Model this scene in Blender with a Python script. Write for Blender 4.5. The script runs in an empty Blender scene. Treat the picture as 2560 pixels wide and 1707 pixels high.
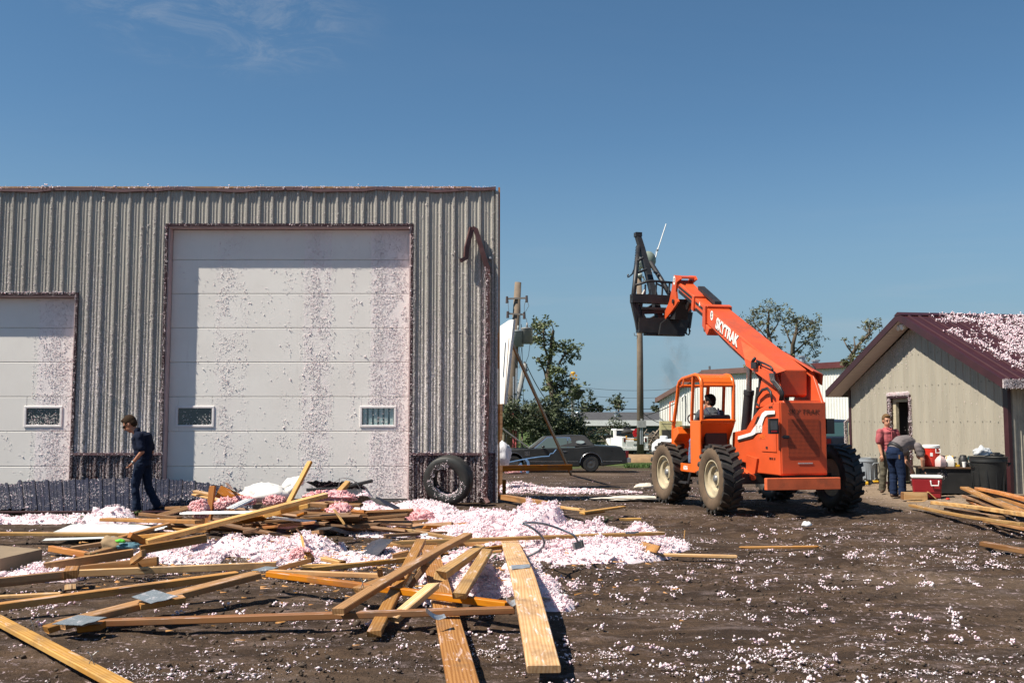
import bpy, math, random
import numpy as np
from mathutils import Vector, Matrix
R = math.radians
random.seed(7); rng = np.random.default_rng(11)
SC = bpy.context.scene; COL = SC.collection
# ---------------------------------------------------------------- camera, sky, sun, exposure
FPX, PIT, HC = 2489.0, math.atan((1053.6-853.5)/2489.0), 1.6
cam = bpy.data.cameras.new('camera'); cam.lens = 35.0; cam.sensor_width = 36.0
cam.clip_start = 0.1; cam.clip_end = 3000
camo = bpy.data.objects.new('camera', cam); COL.objects.link(camo)
camo.location = (0, 0, HC); camo.rotation_euler = (R(90)+PIT, 0, 0)
SC.camera = camo
SUN_A, SUN_E = R(67), R(53)          # angle from the facade normal towards the left, elevation
sdir = Vector((-math.sin(SUN_A)*math.cos(SUN_E), -math.cos(SUN_A)*math.cos(SUN_E), math.sin(SUN_E)))
sl = bpy.data.lights.new('sun', 'SUN'); sl.energy = 4.9; sl.angle = R(0.53); sl.color = (1.0, 0.92, 0.80)
so = bpy.data.objects.new('sun', sl); COL.objects.link(so)
so.rotation_euler = (-sdir).to_track_quat('-Z', 'Y').to_euler(); so.location = (-20, -15, 40)
W = bpy.data.worlds.new('World'); SC.world = W; W.use_nodes = True
def build_world():
    nt = W.node_tree; nt.nodes.clear(); N = nt.nodes.new; L = nt.links.new
    out = N('ShaderNodeOutputWorld'); bg = N('ShaderNodeBackground'); bg.inputs[1].default_value = 0.060
    sky = N('ShaderNodeTexSky'); sky.sky_type = 'NISHITA'; sky.sun_disc = False
    sky.sun_elevation = SUN_E; sky.sun_rotation = math.atan2(sdir.x, sdir.y)
    sky.altitude = 400; sky.air_density = 1.0; sky.dust_density = 0.25; sky.ozone_density = 3.0
    tc = N('ShaderNodeTexCoord'); sep = N('ShaderNodeSeparateXYZ'); L(tc.outputs['Generated'], sep.inputs[0])
    def mth(op, a, b=None):
        m = N('ShaderNodeMath'); m.operation = op
        for i, v in enumerate((a, b)):
            if v is None: continue
            if isinstance(v, (int, float)): m.inputs[i].default_value = v
            else: L(v, m.inputs[i])
        return m.outputs[0]
    zz = mth('MAXIMUM', sep.outputs[2], 0.03)
    cx = mth('DIVIDE', sep.outputs[0], zz); cy = mth('DIVIDE', sep.outputs[1], zz)
    cmb = N('ShaderNodeCombineXYZ'); L(cx, cmb.inputs[0]); L(cy, cmb.inputs[1])
    def noise(scale, detail, rough, dist=0.0, stretch=None):
        n = N('ShaderNodeTexNoise'); n.inputs['Scale'].default_value = scale; n.inputs['Detail'].default_value = detail
        n.inputs['Roughness'].default_value = rough; n.inputs['Distortion'].default_value = dist
        if stretch:
            mp = N('ShaderNodeMapping'); mp.inputs['Scale'].default_value = stretch; L(cmb.outputs[0], mp.inputs[0]); L(mp.outputs[0], n.inputs[0])
        else: L(cmb.outputs[0], n.inputs[0])
        return n.outputs[0]
    def ramp(v, a, b):
        m = N('ShaderNodeMapRange'); m.interpolation_type = 'SMOOTHSTEP'
        m.inputs[1].default_value = a; m.inputs[2].default_value = b; L(v, m.inputs[0]); return m.outputs[0]
    wisp = mth('MULTIPLY', ramp(noise(1.1, 3, .5), .5, .66), ramp(noise(5.5, 9, .72, .9), .42, .8))
    thin = ramp(noise(0.5, 7, .62, .5, (.35, 1.0, 1)), .47, .85)
    dd = mth('ADD', mth('POWER', mth('MULTIPLY', mth('ADD', cx, .72), 2.2), 2), mth('POWER', mth('MULTIPLY', mth('SUBTRACT', cy, 2.35), 1.7), 2))
    wisp = mth('MULTIPLY', mth('SUBTRACT', 1.0, ramp(dd, .0, 1.0)), ramp(noise(5.0, 9, .72, .9), .40, .74))
    fac = mth('ADD', mth('MULTIPLY', wisp, 0.26), mth('MULTIPLY', thin, 0.06))
    # low hazy bank near the horizon
    ab = N('ShaderNodeCombineXYZ'); L(sep.outputs[0], ab.inputs[0]); L(mth('MULTIPLY', sep.outputs[2], 9.0), ab.inputs[2])
    nb = N('ShaderNodeTexNoise'); nb.inputs['Scale'].default_value = 3.2; nb.inputs['Detail'].default_value = 6; L(ab.outputs[0], nb.inputs[0])
    low = mth('MULTIPLY', ramp(nb.outputs[0], .5, .72), mth('SUBTRACT', 1.0, ramp(sep.outputs[2], .06, .24)))
    fac = mth('ADD', fac, mth('MULTIPLY', low, 0.22))
    hz = N('ShaderNodeMixRGB'); hz.inputs[2].default_value = (2.5, 3.6, 4.7, 1); L(mth('MULTIPLY', mth('SUBTRACT', 1.0, ramp(sep.outputs[2], -.02, .30)), .92), hz.inputs[0]); L(sky.outputs[0], hz.inputs[1])
    hs = N('ShaderNodeHueSaturation'); hs.inputs['Saturation'].default_value = 1.14; hs.inputs['Hue'].default_value = .493; hs.inputs['Value'].default_value = 1.0; L(hz.outputs[0], hs.inputs['Color'])
    mix = N('ShaderNodeMixRGB'); mix.inputs[2].default_value = (5.0, 5.3, 5.7, 1)
    L(fac, mix.inputs[0]); L(hs.outputs[0], mix.inputs[1]); L(mix.outputs[0], bg.inputs[0]); L(bg.outputs[0], out.inputs[0])
build_world()
SC.view_settings.view_transform = 'Standard'; SC.view_settings.look = 'None'
SC.view_settings.exposure = 0.76; SC.view_settings.gamma = 1.0; SC.view_settings.use_curve_mapping = False
SC.cycles.max_bounces = 6; SC.cycles.volume_bounces = 0
# ---------------------------------------------------------------- geometry of the view, used to measure positions
def ray(px, py):
    x = (px-1280)/FPX; v = (853.5-py)/FPX; c, s = math.cos(PIT), math.sin(PIT)
    return Vector((x, c-v*s, s+v*c))
def sstep(a, b, x):
    t = np.clip((x-a)/(b-a), 0, 1); return t*t*(3-2*t)
def gz(x, y):
    z = -0.0178*np.maximum(0, np.asarray(y, float)-21)
    z = np.maximum(z, -1.4)
    return z + .15*sstep(7.0, 10, x)*(1-sstep(32, 44, y))
def G(px, py, z=0.0):                    # point at height z above the ground under a sight line
    r = ray(px, py); h = z
    for _ in range(12):
        t = (h-HC)/r.z; p = Vector((0, 0, HC))+t*r; h = z+float(gz(p.x, p.y))
    return Vector((0, 0, HC))+((h-HC)/r.z)*r
def AY(px, py, Y):
    r = ray(px, py); return Vector((0, 0, HC))+(Y/r.y)*r
def GX(px, Y, z=0.0):                    # ground point at distance Y
    x = (px-1280)/FPX*Y*1.0; return Vector((x, Y, float(gz(x, Y))+z))
def crop(x0, y0, s): return lambda a, b: (x0+a*s, y0+b*s)
cA = crop(0, 1250, .1913); cB = crop(300, 1150, .1913); cC = crop(600, 1130, .1913); cD = crop(900, 1230, .23596)
cE = crop(1200, 1180, .2126); cF = crop(2200, 1180, .15306); c1 = crop(0, 1100, .3872); c2 = crop(400, 1100, .3189)
c3 = crop(800, 1200, .3233); c4 = crop(1500, 1150, .4507); cK = crop(1240, 680, .3443); cR = crop(2050, 740, .319)
cQ = crop(2120, 980, .2041); cS = crop(1550, 560, .2806); cT = crop(1560, 570, .17857); cV = crop(1240, 1000, .17857)
# ---------------------------------------------------------------- object helpers
def link(name, me, mat=None, parent=None, **kw):
    o = bpy.data.objects.new(name, me); COL.objects.link(o)
    if mat is not None and me is not None and not me.materials: me.materials.append(mat)
    if parent is not None: o.parent = parent
    for k, v in kw.items(): o[k] = v
    return o
def tag(o, label, cat, group=None):
    o['label'] = label; o['category'] = cat
    if group: o['group'] = group
    return o
def empty(name, loc, rz=0.0, label=None, cat=None, group=None):
    o = bpy.data.objects.new(name, None); COL.objects.link(o); o.location = loc; o.rotation_euler = (0, 0, rz)
    o.empty_display_size = .1
    if label: tag(o, label, cat, group)
    return o
class MB:
    def __init__(s): s.v = []; s.f = []; s.mi = []; s.cur = 0
    def add(s, vs, fs):
        b = len(s.v); s.v += [tuple(v) for v in vs]; s.f += [tuple(b+i for i in f) for f in fs]; s.mi += [s.cur]*len(fs); return s
    def box(s, a, b, M=None):
        (x0, y0, z0), (x1, y1, z1) = a, b
        vs = [Vector((x, y, z)) for z in (z0, z1) for y in (y0, y1) for x in (x0, x1)]
        if M is not None: vs = [M @ v for v in vs]
        return s.add(vs, [(0, 2, 3, 1), (4, 5, 7, 6), (0, 1, 5, 4), (2, 6, 7, 3), (0, 4, 6, 2), (1, 3, 7, 5)])
    def prism(s, poly, axis, a, b, M=None):        # 2-D polygon extruded along axis between a and b
        n = len(poly); vs = []
        for t in (a, b):
            for p, q in poly:
                v = {0: (t, p, q), 1: (p, t, q), 2: (p, q, t)}[axis]
                vs.append(M @ Vector(v) if M is not None else v)
        fs = [tuple(range(n)), tuple(range(2*n-1, n-1, -1))]
        fs += [(i, i+n, (i+1) % n+n, (i+1) % n) for i in range(n)]
        return s.add(vs, fs)
    def tube(s, pts, r, n=8, cap=True, flat=None):
        pts = [Vector(p) for p in pts]; m = len(pts); rs = r if isinstance(r, (list, tuple)) else [r]*m
        up = None; base = len(s.v); vs = []
        for i, p in enumerate(pts):
            d = (pts[min(i+1, m-1)]-pts[max(i-1, 0)]).normalized()
            if up is None:
                up = Vector((0, 0, 1)) if abs(d.z) < .9 else Vector((1, 0, 0))
            a = d.cross(up)
            if a.length < 1e-6: a = d.orthogonal()
            a.normalize(); b = a.cross(d).normalized(); up = b
            for k in range(n):
                t = 2*math.pi*(k+.5)/n; vs.append(p+(a*math.cos(t)+b*math.sin(t)*(flat or 1))*rs[i])
        fs = [(i*n+k, i*n+(k+1) % n, (i+1)*n+(k+1) % n, (i+1)*n+k) for i in range(m-1) for k in range(n)]
        if cap: fs += [tuple(range(n-1, -1, -1)), tuple(range((m-1)*n, m*n))]
        return s.add(vs, fs)
    def lathe(s, prof, n=24, M=None, axis='z', a0=0.0, a1=2*math.pi):
        vs = []; full = abs(a1-a0-2*math.pi) < 1e-6; k = n if full else n+1
        for r, z in prof:
            for i in range(k):
                t = a0+(a1-a0)*i/n; c, q = r*math.cos(t), r*math.sin(t)
                v = Vector({'z': (c, q, z), 'y': (c, z, q), 'x': (z, c, q)}[axis]); vs.append(M @ v if M is not None else v)
        fs = [(j*k+i, j*k+(i+1) % k, (j+1)*k+(i+1) % k, (j+1)*k+i) for j in range(len(prof)-1) for i in range(n)]
        return s.add(vs, fs)
    def ell(s, c, r, n=10, m=7, M=None):
        prof = [(max(1e-3, math.sin(math.pi*i/m)), -math.cos(math.pi*i/m)) for i in range(m+1)]
        T = Matrix.Translation(c) @ (M or Matrix()) @ Matrix.Diagonal((*r, 1)) if not isinstance(r, (int, float)) else Matrix.Translation(c) @ Matrix.Diagonal((r, r, r, 1))
        return s.lathe(prof, n, T)
    def quad(s, a, b, c, d): return s.add([a, b, c, d], [(0, 1, 2, 3)])
    def mesh(s, name, smooth=False):
        me = bpy.data.meshes.new(name); me.from_pydata(s.v, [], s.f); 
        if any(s.mi): me.polygons.foreach_set('material_index', s.mi)
        if smooth: me.polygons.foreach_set('use_smooth', [True]*len(s.f))
        me.update(); return me
    def obj(s, name, mat, parent=None, smooth=False, **kw):
        me = s.mesh(name, smooth)
        for m in (mat if isinstance(mat, (list, tuple)) else [mat]): me.materials.append(m)
        return link(name, me, None, parent, **kw)
def autosmooth(o, deg=35):
    me = o.data; me.polygons.foreach_set('use_smooth', [True]*len(me.polygons))
    try: me.set_sharp_from_angle(angle=R(deg))
    except Exception: pass
    return o
def bevel(o, w=.006, seg=1):
    m = o.modifiers.new('bevel', 'BEVEL'); m.width = w; m.segments = seg; m.limit_method = 'ANGLE'; m.angle_limit = R(40); return o
# ---------------------------------------------------------------- numpy noise, scatter of small lumps
def vnoise(x, y, seed=0):
    xi = np.floor(x).astype(np.int64); yi = np.floor(y).astype(np.int64); fx = x-xi; fy = y-yi
    def h(a, b):
        n = (a*374761393+b*668265263+seed*1442695041) & 0x7fffffff
        n = (n ^ (n >> 13))*1274126177 & 0x7fffffff
        return ((n ^ (n >> 16)) & 0xffff)/65535.0
    u = fx*fx*(3-2*fx); v = fy*fy*(3-2*fy)
    return (h(xi, yi)*(1-u)+h(xi+1, yi)*u)*(1-v)+(h(xi, yi+1)*(1-u)+h(xi+1, yi+1)*u)*v
def fbm(x, y, seed=0, o=4):
    t = 0; a = .5; n = 0
    for i in range(o): t = t+a*vnoise(x*2**i, y*2**i, seed+i*17); n += a; a *= .5
    return t/n
_p = (1+5**.5)/2
ICO_V = np.array([(-1, _p, 0), (1, _p, 0), (-1, -_p, 0), (1, -_p, 0), (0, -1, _p), (0, 1, _p), (0, -1, -_p), (0, 1, -_p), (_p, 0, -1), (_p, 0, 1), (-_p, 0, -1), (-_p, 0, 1)])/1.9
ICO_F = np.array([(0, 11, 5), (0, 5, 1), (0, 1, 7), (0, 7, 10), (0, 10, 11), (1, 5, 9), (5, 11, 4), (11, 10, 2), (10, 7, 6), (7, 1, 8), (3, 9, 4), (3, 4, 2), (3, 2, 6), (3, 6, 8), (3, 8, 9), (4, 9, 5), (2, 4, 11), (6, 2, 10), (8, 6, 7), (9, 8, 1)])
OCT_V = np.array([(1, 0, 0), (-1, 0, 0), (0, 1, 0), (0, -1, 0), (0, 0, 1), (0, 0, -1)], float)
OCT_F = np.array([(0, 2, 4), (2, 1, 4), (1, 3, 4), (3, 0, 4), (2, 0, 5), (1, 2, 5), (3, 1, 5), (0, 3, 5)])
def lumps(name, P, S, mat, ico=False, jit=.35, parent=None, flatz=None, elong=.0, **kw):
    P = np.asarray(P, float)
    S = np.asarray(S, float).reshape(-1, 1)*np.ones((len(P), 1))
    if name == 'insulation_clump': P = np.repeat(P, 2, 0); S = np.minimum(np.repeat(S, 2, 0)*rng.uniform(.28, .58, (len(P), 1)), .024); P = P+rng.normal(0, 1, P.shape)*S*np.array([1.2, .4, 1.2])
    if name == 'insulation_fluff': P = np.repeat(P, 3, 0); S = np.repeat(S, 3, 0)*rng.uniform(.28, .66, (len(P), 1)); P = P+rng.normal(0, 1, P.shape)*S*np.array([1.2, 1.2, .4])
    if name == 'insulation_fleck': S = S*.66
    n = len(P); V, F = (ICO_V, ICO_F) if ico else (OCT_V, OCT_F); k = len(V)
    q = rng.normal(size=(n, 4)); q /= np.linalg.norm(q, axis=1)[:, None]; w, x, y, z = q.T
    M = np.stack([1-2*(y*y+z*z), 2*(x*y-z*w), 2*(x*z+y*w), 2*(x*y+z*w), 1-2*(x*x+z*z), 2*(y*z-x*w), 2*(x*z-y*w), 2*(y*z+x*w), 1-2*(x*x+y*y)], 1).reshape(n, 3, 3)
    J = V[None]*(1+rng.uniform(-jit, jit, (n, k, 1)))
    S = np.asarray(S, float).reshape(-1, 1)*np.ones((n, 1)); SS = np.repeat(S, 3, 1)*(1+rng.uniform(-.25, .25, (n, 3)))
    SS[:, 0] *= 1+elong*rng.uniform(0, 1, n)
    A = np.einsum('nij,nkj->nki', M, J*SS[:, None, :])
    if flatz is not None: A[:, :, 2] *= flatz
    A = A+P[:, None, :]
    me = bpy.data.meshes.new(name); nf = len(F)
    me.vertices.add(n*k); me.vertices.foreach_set('co', A.reshape(-1))
    idx = (F[None]+(np.arange(n)*k)[:, None, None]).reshape(-1)
    me.loops.add(len(idx)); me.loops.foreach_set('vertex_index', idx.astype(np.int32))
    me.polygons.add(n*nf); me.polygons.foreach_set('loop_start', np.arange(0, n*nf*3, 3, dtype=np.int32))
    me.update(calc_edges=True); me.materials.append(mat)
    o = link(name, me, None, parent); o['kind'] = 'stuff'
    for a, b in kw.items(): o[a] = b
    return o
# ---------------------------------------------------------------- materials
MATS = {}
class NT:
    def __init__(s, name):
        s.m = bpy.data.materials.new(name); s.m.use_nodes = True; s.t = s.m.node_tree; s.b = s.t.nodes['Principled BSDF']
    def n(s, k, **kw):
        x = s.t.nodes.new(k)
        for a, v in kw.items():
            if a in x.inputs: s.set(x.inputs[a], v)
            else: setattr(x, a, v)
        return x
    def set(s, inp, v):
        if hasattr(v, 'links') or isinstance(v, bpy.types.NodeSocket): s.t.links.new(v, inp)
        else: inp.default_value = v
    def coord(s, kind='Object', scale=(1, 1, 1), rand=False):
        c = s.n('ShaderNodeTexCoord').outputs[kind]
        mp = s.n('ShaderNodeMapping'); s.set(mp.inputs[0], c); mp.inputs['Scale'].default_value = scale
        if rand:
            oi = s.n('ShaderNodeObjectInfo'); m = s.n('ShaderNodeMath', operation='MULTIPLY'); s.set(m.inputs[0], oi.outputs['Random']); m.inputs[1].default_value = 37.0
            s.set(mp.inputs['Location'], m.outputs[0])
        return mp.outputs[0]
    def noise(s, vec, scale, detail=4, rough=.6, dist=0):
        x = s.n('ShaderNodeTexNoise'); s.set(x.inputs['Vector'], vec); x.inputs['Scale'].default_value = scale
        x.inputs['Detail'].default_value = detail; x.inputs['Roughness'].default_value = rough; x.inputs['Distortion'].default_value = dist
        return x.outputs[0]
    def rng(s, v, a, b, c=0., d=1., smooth=True):
        x = s.n('ShaderNodeMapRange'); s.set(x.inputs[0], v)
        if smooth: x.interpolation_type = 'SMOOTHSTEP'
        for i, q in enumerate((a, b, c, d)): x.inputs[i+1].default_value = q
        return x.outputs[0]
    def mix(s, f, a, b, mode='MIX'):
        x = s.n('ShaderNodeMixRGB', blend_type=mode); s.set(x.inputs[0], f)
        for i, q in ((1, a), (2, b)): s.set(x.inputs[i], (*q, 1) if isinstance(q, tuple) and len(q) == 3 else q)
        return x.outputs[0]
    def m2(s, op, a, b=0.0):
        x = s.n('ShaderNodeMath', operation=op); s.set(x.inputs[0], a); s.set(x.inputs[1], b); return x.outputs[0]
    def sep(s, v):
        x = s.n('ShaderNodeSeparateXYZ'); s.set(x.inputs[0], v); return x.outputs
    def bump(s, h, strength=.4, dist=.01, prev=None):
        x = s.n('ShaderNodeBump'); x.inputs['Strength'].default_value = strength; x.inputs['Distance'].default_value = dist
        s.set(x.inputs['Height'], h)
        if prev is not None: s.set(x.inputs['Normal'], prev)
        s.set(s.b.inputs['Normal'], x.outputs[0]); return x.outputs[0]
    def fin(s, col=None, rough=.6, metal=0.0, spec=None):
        if col is not None: s.set(s.b.inputs['Base Color'], (*col, 1) if isinstance(col, tuple) and len(col) == 3 else col)
        s.set(s.b.inputs['Roughness'], rough); s.set(s.b.inputs['Metallic'], metal)
        if spec is not None: s.b.inputs['Specular IOR Level'].default_value = spec
        return s.m
def simple(name, col, rough=.6, var=.25, scale=6., metal=0.0, bump=0.0, dirt=None, dirtamt=.5, spec=None):
    if name in MATS: return MATS[name]
    t = NT(name); v = t.coord('Object')
    n1 = t.noise(v, scale, 6, .65); f = t.rng(n1, .25, .75, 1-var, 1+var, False)
    c = t.mix(1.0, tuple(col), f, 'MULTIPLY')
    if dirt:
        d = t.noise(v, scale*.45, 8, .7, .3); c = t.mix(t.rng(d, .48, .75, 0, dirtamt), c, tuple(dirt))
    if bump: t.bump(t.noise(v, scale*6, 5, .7), bump, .01)
    rr = t.rng(n1, .2, .8, max(0.05, rough-.1), min(1, rough+.12), False)
    MATS[name] = t.fin(c, rr, metal, spec); return MATS[name]
def m_foam(name, a, b):
    t = NT(name); v = t.coord('Object'); n = t.noise(v, 3.0, 5, .65); n2 = t.noise(v, 38, 3, .6)
    c = t.mix(t.rng(n, .35, .68), a, b); c = t.mix(t.rng(n2, .3, .7, 0, .3), c, (.86, .76, .78)); t.b.inputs['Subsurface Weight'].default_value = .4; t.b.inputs['Subsurface Radius'].default_value = (.05, .03, .034); t.b.inputs['Subsurface Scale'].default_value = .5
    t.bump(t.noise(v, 130, 4, .75), .55, .012)
    return t.fin(c, .95, 0, .15)
def m_wood(name, a, b, c3, dust=.5, gscale=1.0):
    t = NT(name); v = t.coord('Object', (1.3*gscale, 22, 22), True); vv = t.coord('Object', (1, 1, 1), True)
    g = t.noise(v, 1.0, 7, .62, 1.6); w = t.n('ShaderNodeTexWave', bands_direction='Y'); t.set(w.inputs['Vector'], t.coord('Object', (.45, 6, 6), True))
    w.inputs['Scale'].default_value = 2.2; w.inputs['Distortion'].default_value = 9.0; w.inputs['Detail'].default_value = 3; w.inputs['Detail Scale'].default_value = .6
    c = t.mix(t.rng(w.outputs[0], .15, .9), a, b); c = t.mix(t.rng(g, .5, .8, 0, .65), c, c3)
    oi = t.n('ShaderNodeObjectInfo'); k = t.rng(oi.outputs['Random'], 0, 1, .52, 1.08, False); hv = t.n('ShaderNodeHueSaturation'); t.set(hv.inputs['Color'], c); t.set(hv.inputs['Saturation'], t.rng(t.m2('FRACT', t.m2('MULTIPLY', oi.outputs['Random'], 7.3)), 0, 1, .90, 1.14, False)); c = t.mix(1.0, hv.outputs[0], k, 'MULTIPLY')
    kn = t.n('ShaderNodeTexVoronoi'); t.set(kn.inputs['Vector'], t.coord('Object', (1.6, 7, 7), True)); kn.inputs['Scale'].default_value = 1.1
    c = t.mix(t.rng(kn.outputs['Distance'], .05, .12, .75, 0), c, (.06, .03, .015))
    d = t.noise(vv, 2.2, 6, .7, .4); c = t.mix(t.rng(d, .46, .72, 0, .6), c, (.12, .082, .052))
    nz = t.sep(t.n('ShaderNodeNewGeometry').outputs['Normal'])[2]; du = t.m2('MULTIPLY', t.rng(t.noise(t.coord('Object', (2.5, 14, 14), True), 1.2, 7, .7, .6), .55, .66), t.rng(nz, .4, .8, 0, dust))
    c = t.mix(du, c, (.72, .6, .58))
    t.bump(g, .25, .004); MATS[name] = t.fin(c, .62, 0, .3); return MATS[name]
FOAM = m_foam('insulation_fluff', (.74, .56, .60), (.80, .71, .73)); FOAMW = m_foam('pale_insulation', (.68, .49, .54), (.80, .67, .70))
FOAMP = m_foam('pink_insulation', (.74, .64, .64), (.80, .74, .73)); BATT = m_foam('pink_batt', (.70, .27, .28), (.78, .42, .42))
WOOD = m_wood('softwood', (.53, .29, .115), (.43, .205, .07), (.30, .13, .04)); WOODY = m_wood('pale_softwood', (.66, .41, .17), (.55, .30, .105), (.38, .18, .055))
WOODO = m_wood('stained_softwood', (.50, .20, .045), (.40, .135, .028), (.26, .075, .016)); WOODG = m_wood('worn_shaded_timber', (.36, .20, .10), (.27, .135, .06), (.15, .07, .03), .3)  # WOODG: worn timber whose dark tone also paints the shaded boards
WOODW = m_wood('frosted_softwood', (.58, .36, .17), (.47, .25, .095), (.34, .15, .05), .8)
MAROON = simple('maroon_metal', (.040, .012, .014), .38, .3, 3); NAVY = simple('dark_sheet_metal', (.022, .026, .042), .42, .4, 3, dirt=(.12, .10, .10), dirtamt=.4)
BLACK = simple('black_steel', (.018, .018, .02), .5, .4, 5, dirt=(.06, .045, .035), dirtamt=.5); RUB = simple('rubber', (.02, .02, .02), .75, .4, 8, bump=.2, dirt=(.05, .04, .032), dirtamt=.5)
RUBM = simple('muddy_rubber', (.024, .022, .02), .6, .5, 5, bump=.4, dirt=(.13, .085, .05), dirtamt=.75); WHITE = simple('white_paint', (.78, .78, .76), .5, .08, 3)
ORANGE = simple('orange_paint', (.60, .086, .024), .40, .16, 1.7, dirt=(.34, .075, .04), dirtamt=.85); ORANGE2 = simple('bright_orange_paint', (.72, .125, .014), .3, .08, 2)
GALV = simple('galvanised_steel', (.42, .45, .48), .42, .3, 14, .6); STEEL = simple('grey_steel', (.22, .22, .22), .4, .3, 8, .5); CREAM = simple('cream_rim_paint', (.40, .34, .23), .55, .35, 5, dirt=(.12, .07, .035), dirtamt=.95)
DARK = simple('dark_interior', (.04, .036, .033), .9, .2, 2); GLASS = None  # DARK: near-black colour that paints in the shade of interiors
def m_glass(name, col, rough=.05):
    t = NT(name); MATS[name] = t.fin(col, rough, 0, .9); return MATS[name]
GLASS = m_glass('dark_glass', (.02, .025, .028))
def m_clear():
    t = NT('clear_pane'); tr = t.n('ShaderNodeBsdfTransparent'); tr.inputs[0].default_value = (.82, .88, .88, 1); gl = t.n('ShaderNodeBsdfGlossy'); gl.inputs['Roughness'].default_value = .05; mx = t.n('ShaderNodeMixShader'); mx.inputs[0].default_value = .12
    t.t.links.new(tr.outputs[0], mx.inputs[1]); t.t.links.new(gl.outputs[0], mx.inputs[2]); t.t.links.new(mx.outputs[0], t.t.nodes['Material Output'].inputs[0]); return t.m
GLASSP = m_clear()
SKIN = simple('fair_skin', (.50, .25, .155), .55, .1, 9); SKIND = simple('tanned_skin', (.36, .16, .09), .55, .1, 9)  # SKIN is the fairer complexion, SKIND the tanned one
print('part1 ok')
# ================================================================ GROUND
def ground_mat():
    t = NT('churned_mud'); v = t.coord('Object'); s = t.sep(v)
    big = t.noise(v, .32, 5, .6, .4); mid = t.noise(t.coord('Object', (.8, 2.2, 1)), 1.3, 8, .68, .5); fine = t.noise(v, 26, 6, .75)
    c = t.mix(t.rng(mid, .38, .66), (.038, .023, .014), (.100, .063, .039)); c = t.mix(t.rng(big, .5, .68, 0, .8), c, (.140, .098, .068))
    sw = t.noise(t.coord('Object', (.22, 1.5, 1)), 1.1, 5, .6, .3); c = t.mix(t.rng(sw, .5, .62, 0, .65), c, (.034, .022, .015)); c = t.mix(t.rng(fine, .35, .75, 0, .6), c, (.024, .016, .011)); c = t.mix(t.rng(t.noise(v, 90, 3, .7), .6, .8, 0, .5), c, (.18, .14, .11))
    # pale gravel by the small building
    gx = t.m2('ADD', t.rng(s[0], 6.6, 8.2), t.m2('MULTIPLY', t.m2('SUBTRACT', big, .5), 1.2)); gy = t.m2('ADD', s[1], t.m2('MULTIPLY', t.m2('SUBTRACT', mid, .5), 1.5))
    gr = t.m2('MULTIPLY', gx, t.rng(gy, 17.2, 18.8)); c = t.mix(t.m2('MULTIPLY', gr, .9), c, t.mix(t.rng(t.noise(v, 12, 6, .7), .3, .7), (.19, .14, .095), (.27, .205, .145)))
    # settled insulation dust: fine flecks
    fl = t.noise(t.coord('Object', (1, .8, 1)), 16, 7, .72, .3); zone = t.rng(t.noise(v, .5, 4, .6), .4, .62)
    fl = t.m2('MULTIPLY', t.rng(fl, .575, .635), t.m2('MULTIPLY', zone, t.rng(s[1], 60, 30)))
    c = t.mix(t.m2('MULTIPLY', fl, .75), c, (.62, .48, .50)); du = t.m2('MULTIPLY', t.rng(t.noise(t.coord('Object', (.6, 1.5, 1)), 2.2, 7, .75, .4), .52, .68), t.rng(s[1], 45, 28)); c = t.mix(t.m2('MULTIPLY', du, .20), c, (.42, .33, .32))
    # grass and bare earth far off
    far = t.rng(t.m2('ADD', s[1], t.m2('MULTIPLY', t.m2('SUBTRACT', big, .5), 22.)), 42, 46); gcol = t.mix(t.rng(t.noise(v, 3, 6, .7), .4, .6), (.05, .085, .02), (.085, .11, .035))
    c = t.mix(far, c, gcol); d = t.rng(mid, .3, .7, 0, 1); t.bump(t.m2('ADD', t.m2('MULTIPLY', fine, .5), t.noise(v, 7, 5, .7)), .9, .05)
    return t.fin(c, t.rng(mid, .3, .7, .78, .97), 0, .18)
def axis(lo, hi, f0, f1, step, grow):
    a = list(np.arange(f0, f1+1e-6, step)); s = step; x = f0
    left = []; 
    while x > lo: s *= grow; x -= s; left.append(max(x, lo))
    s = step; x = f1; right = []
    while x < hi: s *= grow; x += s; right.append(min(x, hi))
    return np.array(left[::-1]+a+right)
def foam_h(x, y):
    h = np.zeros_like(x)
    for (cx, cy, rx, ry, hh) in MOUNDS:
        d = ((x-cx)/rx)**2+((y-cy)/ry)**2; h = np.maximum(h, hh*np.clip(1-d, 0, 1)**.8)
    hole = np.clip((fbm(x*1.9, y*2.6, 43, 4)-.42)*7, 0, 1)
    return h*np.where((x < -.95) & (y < 14), hole*.58, 1.0)
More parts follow.
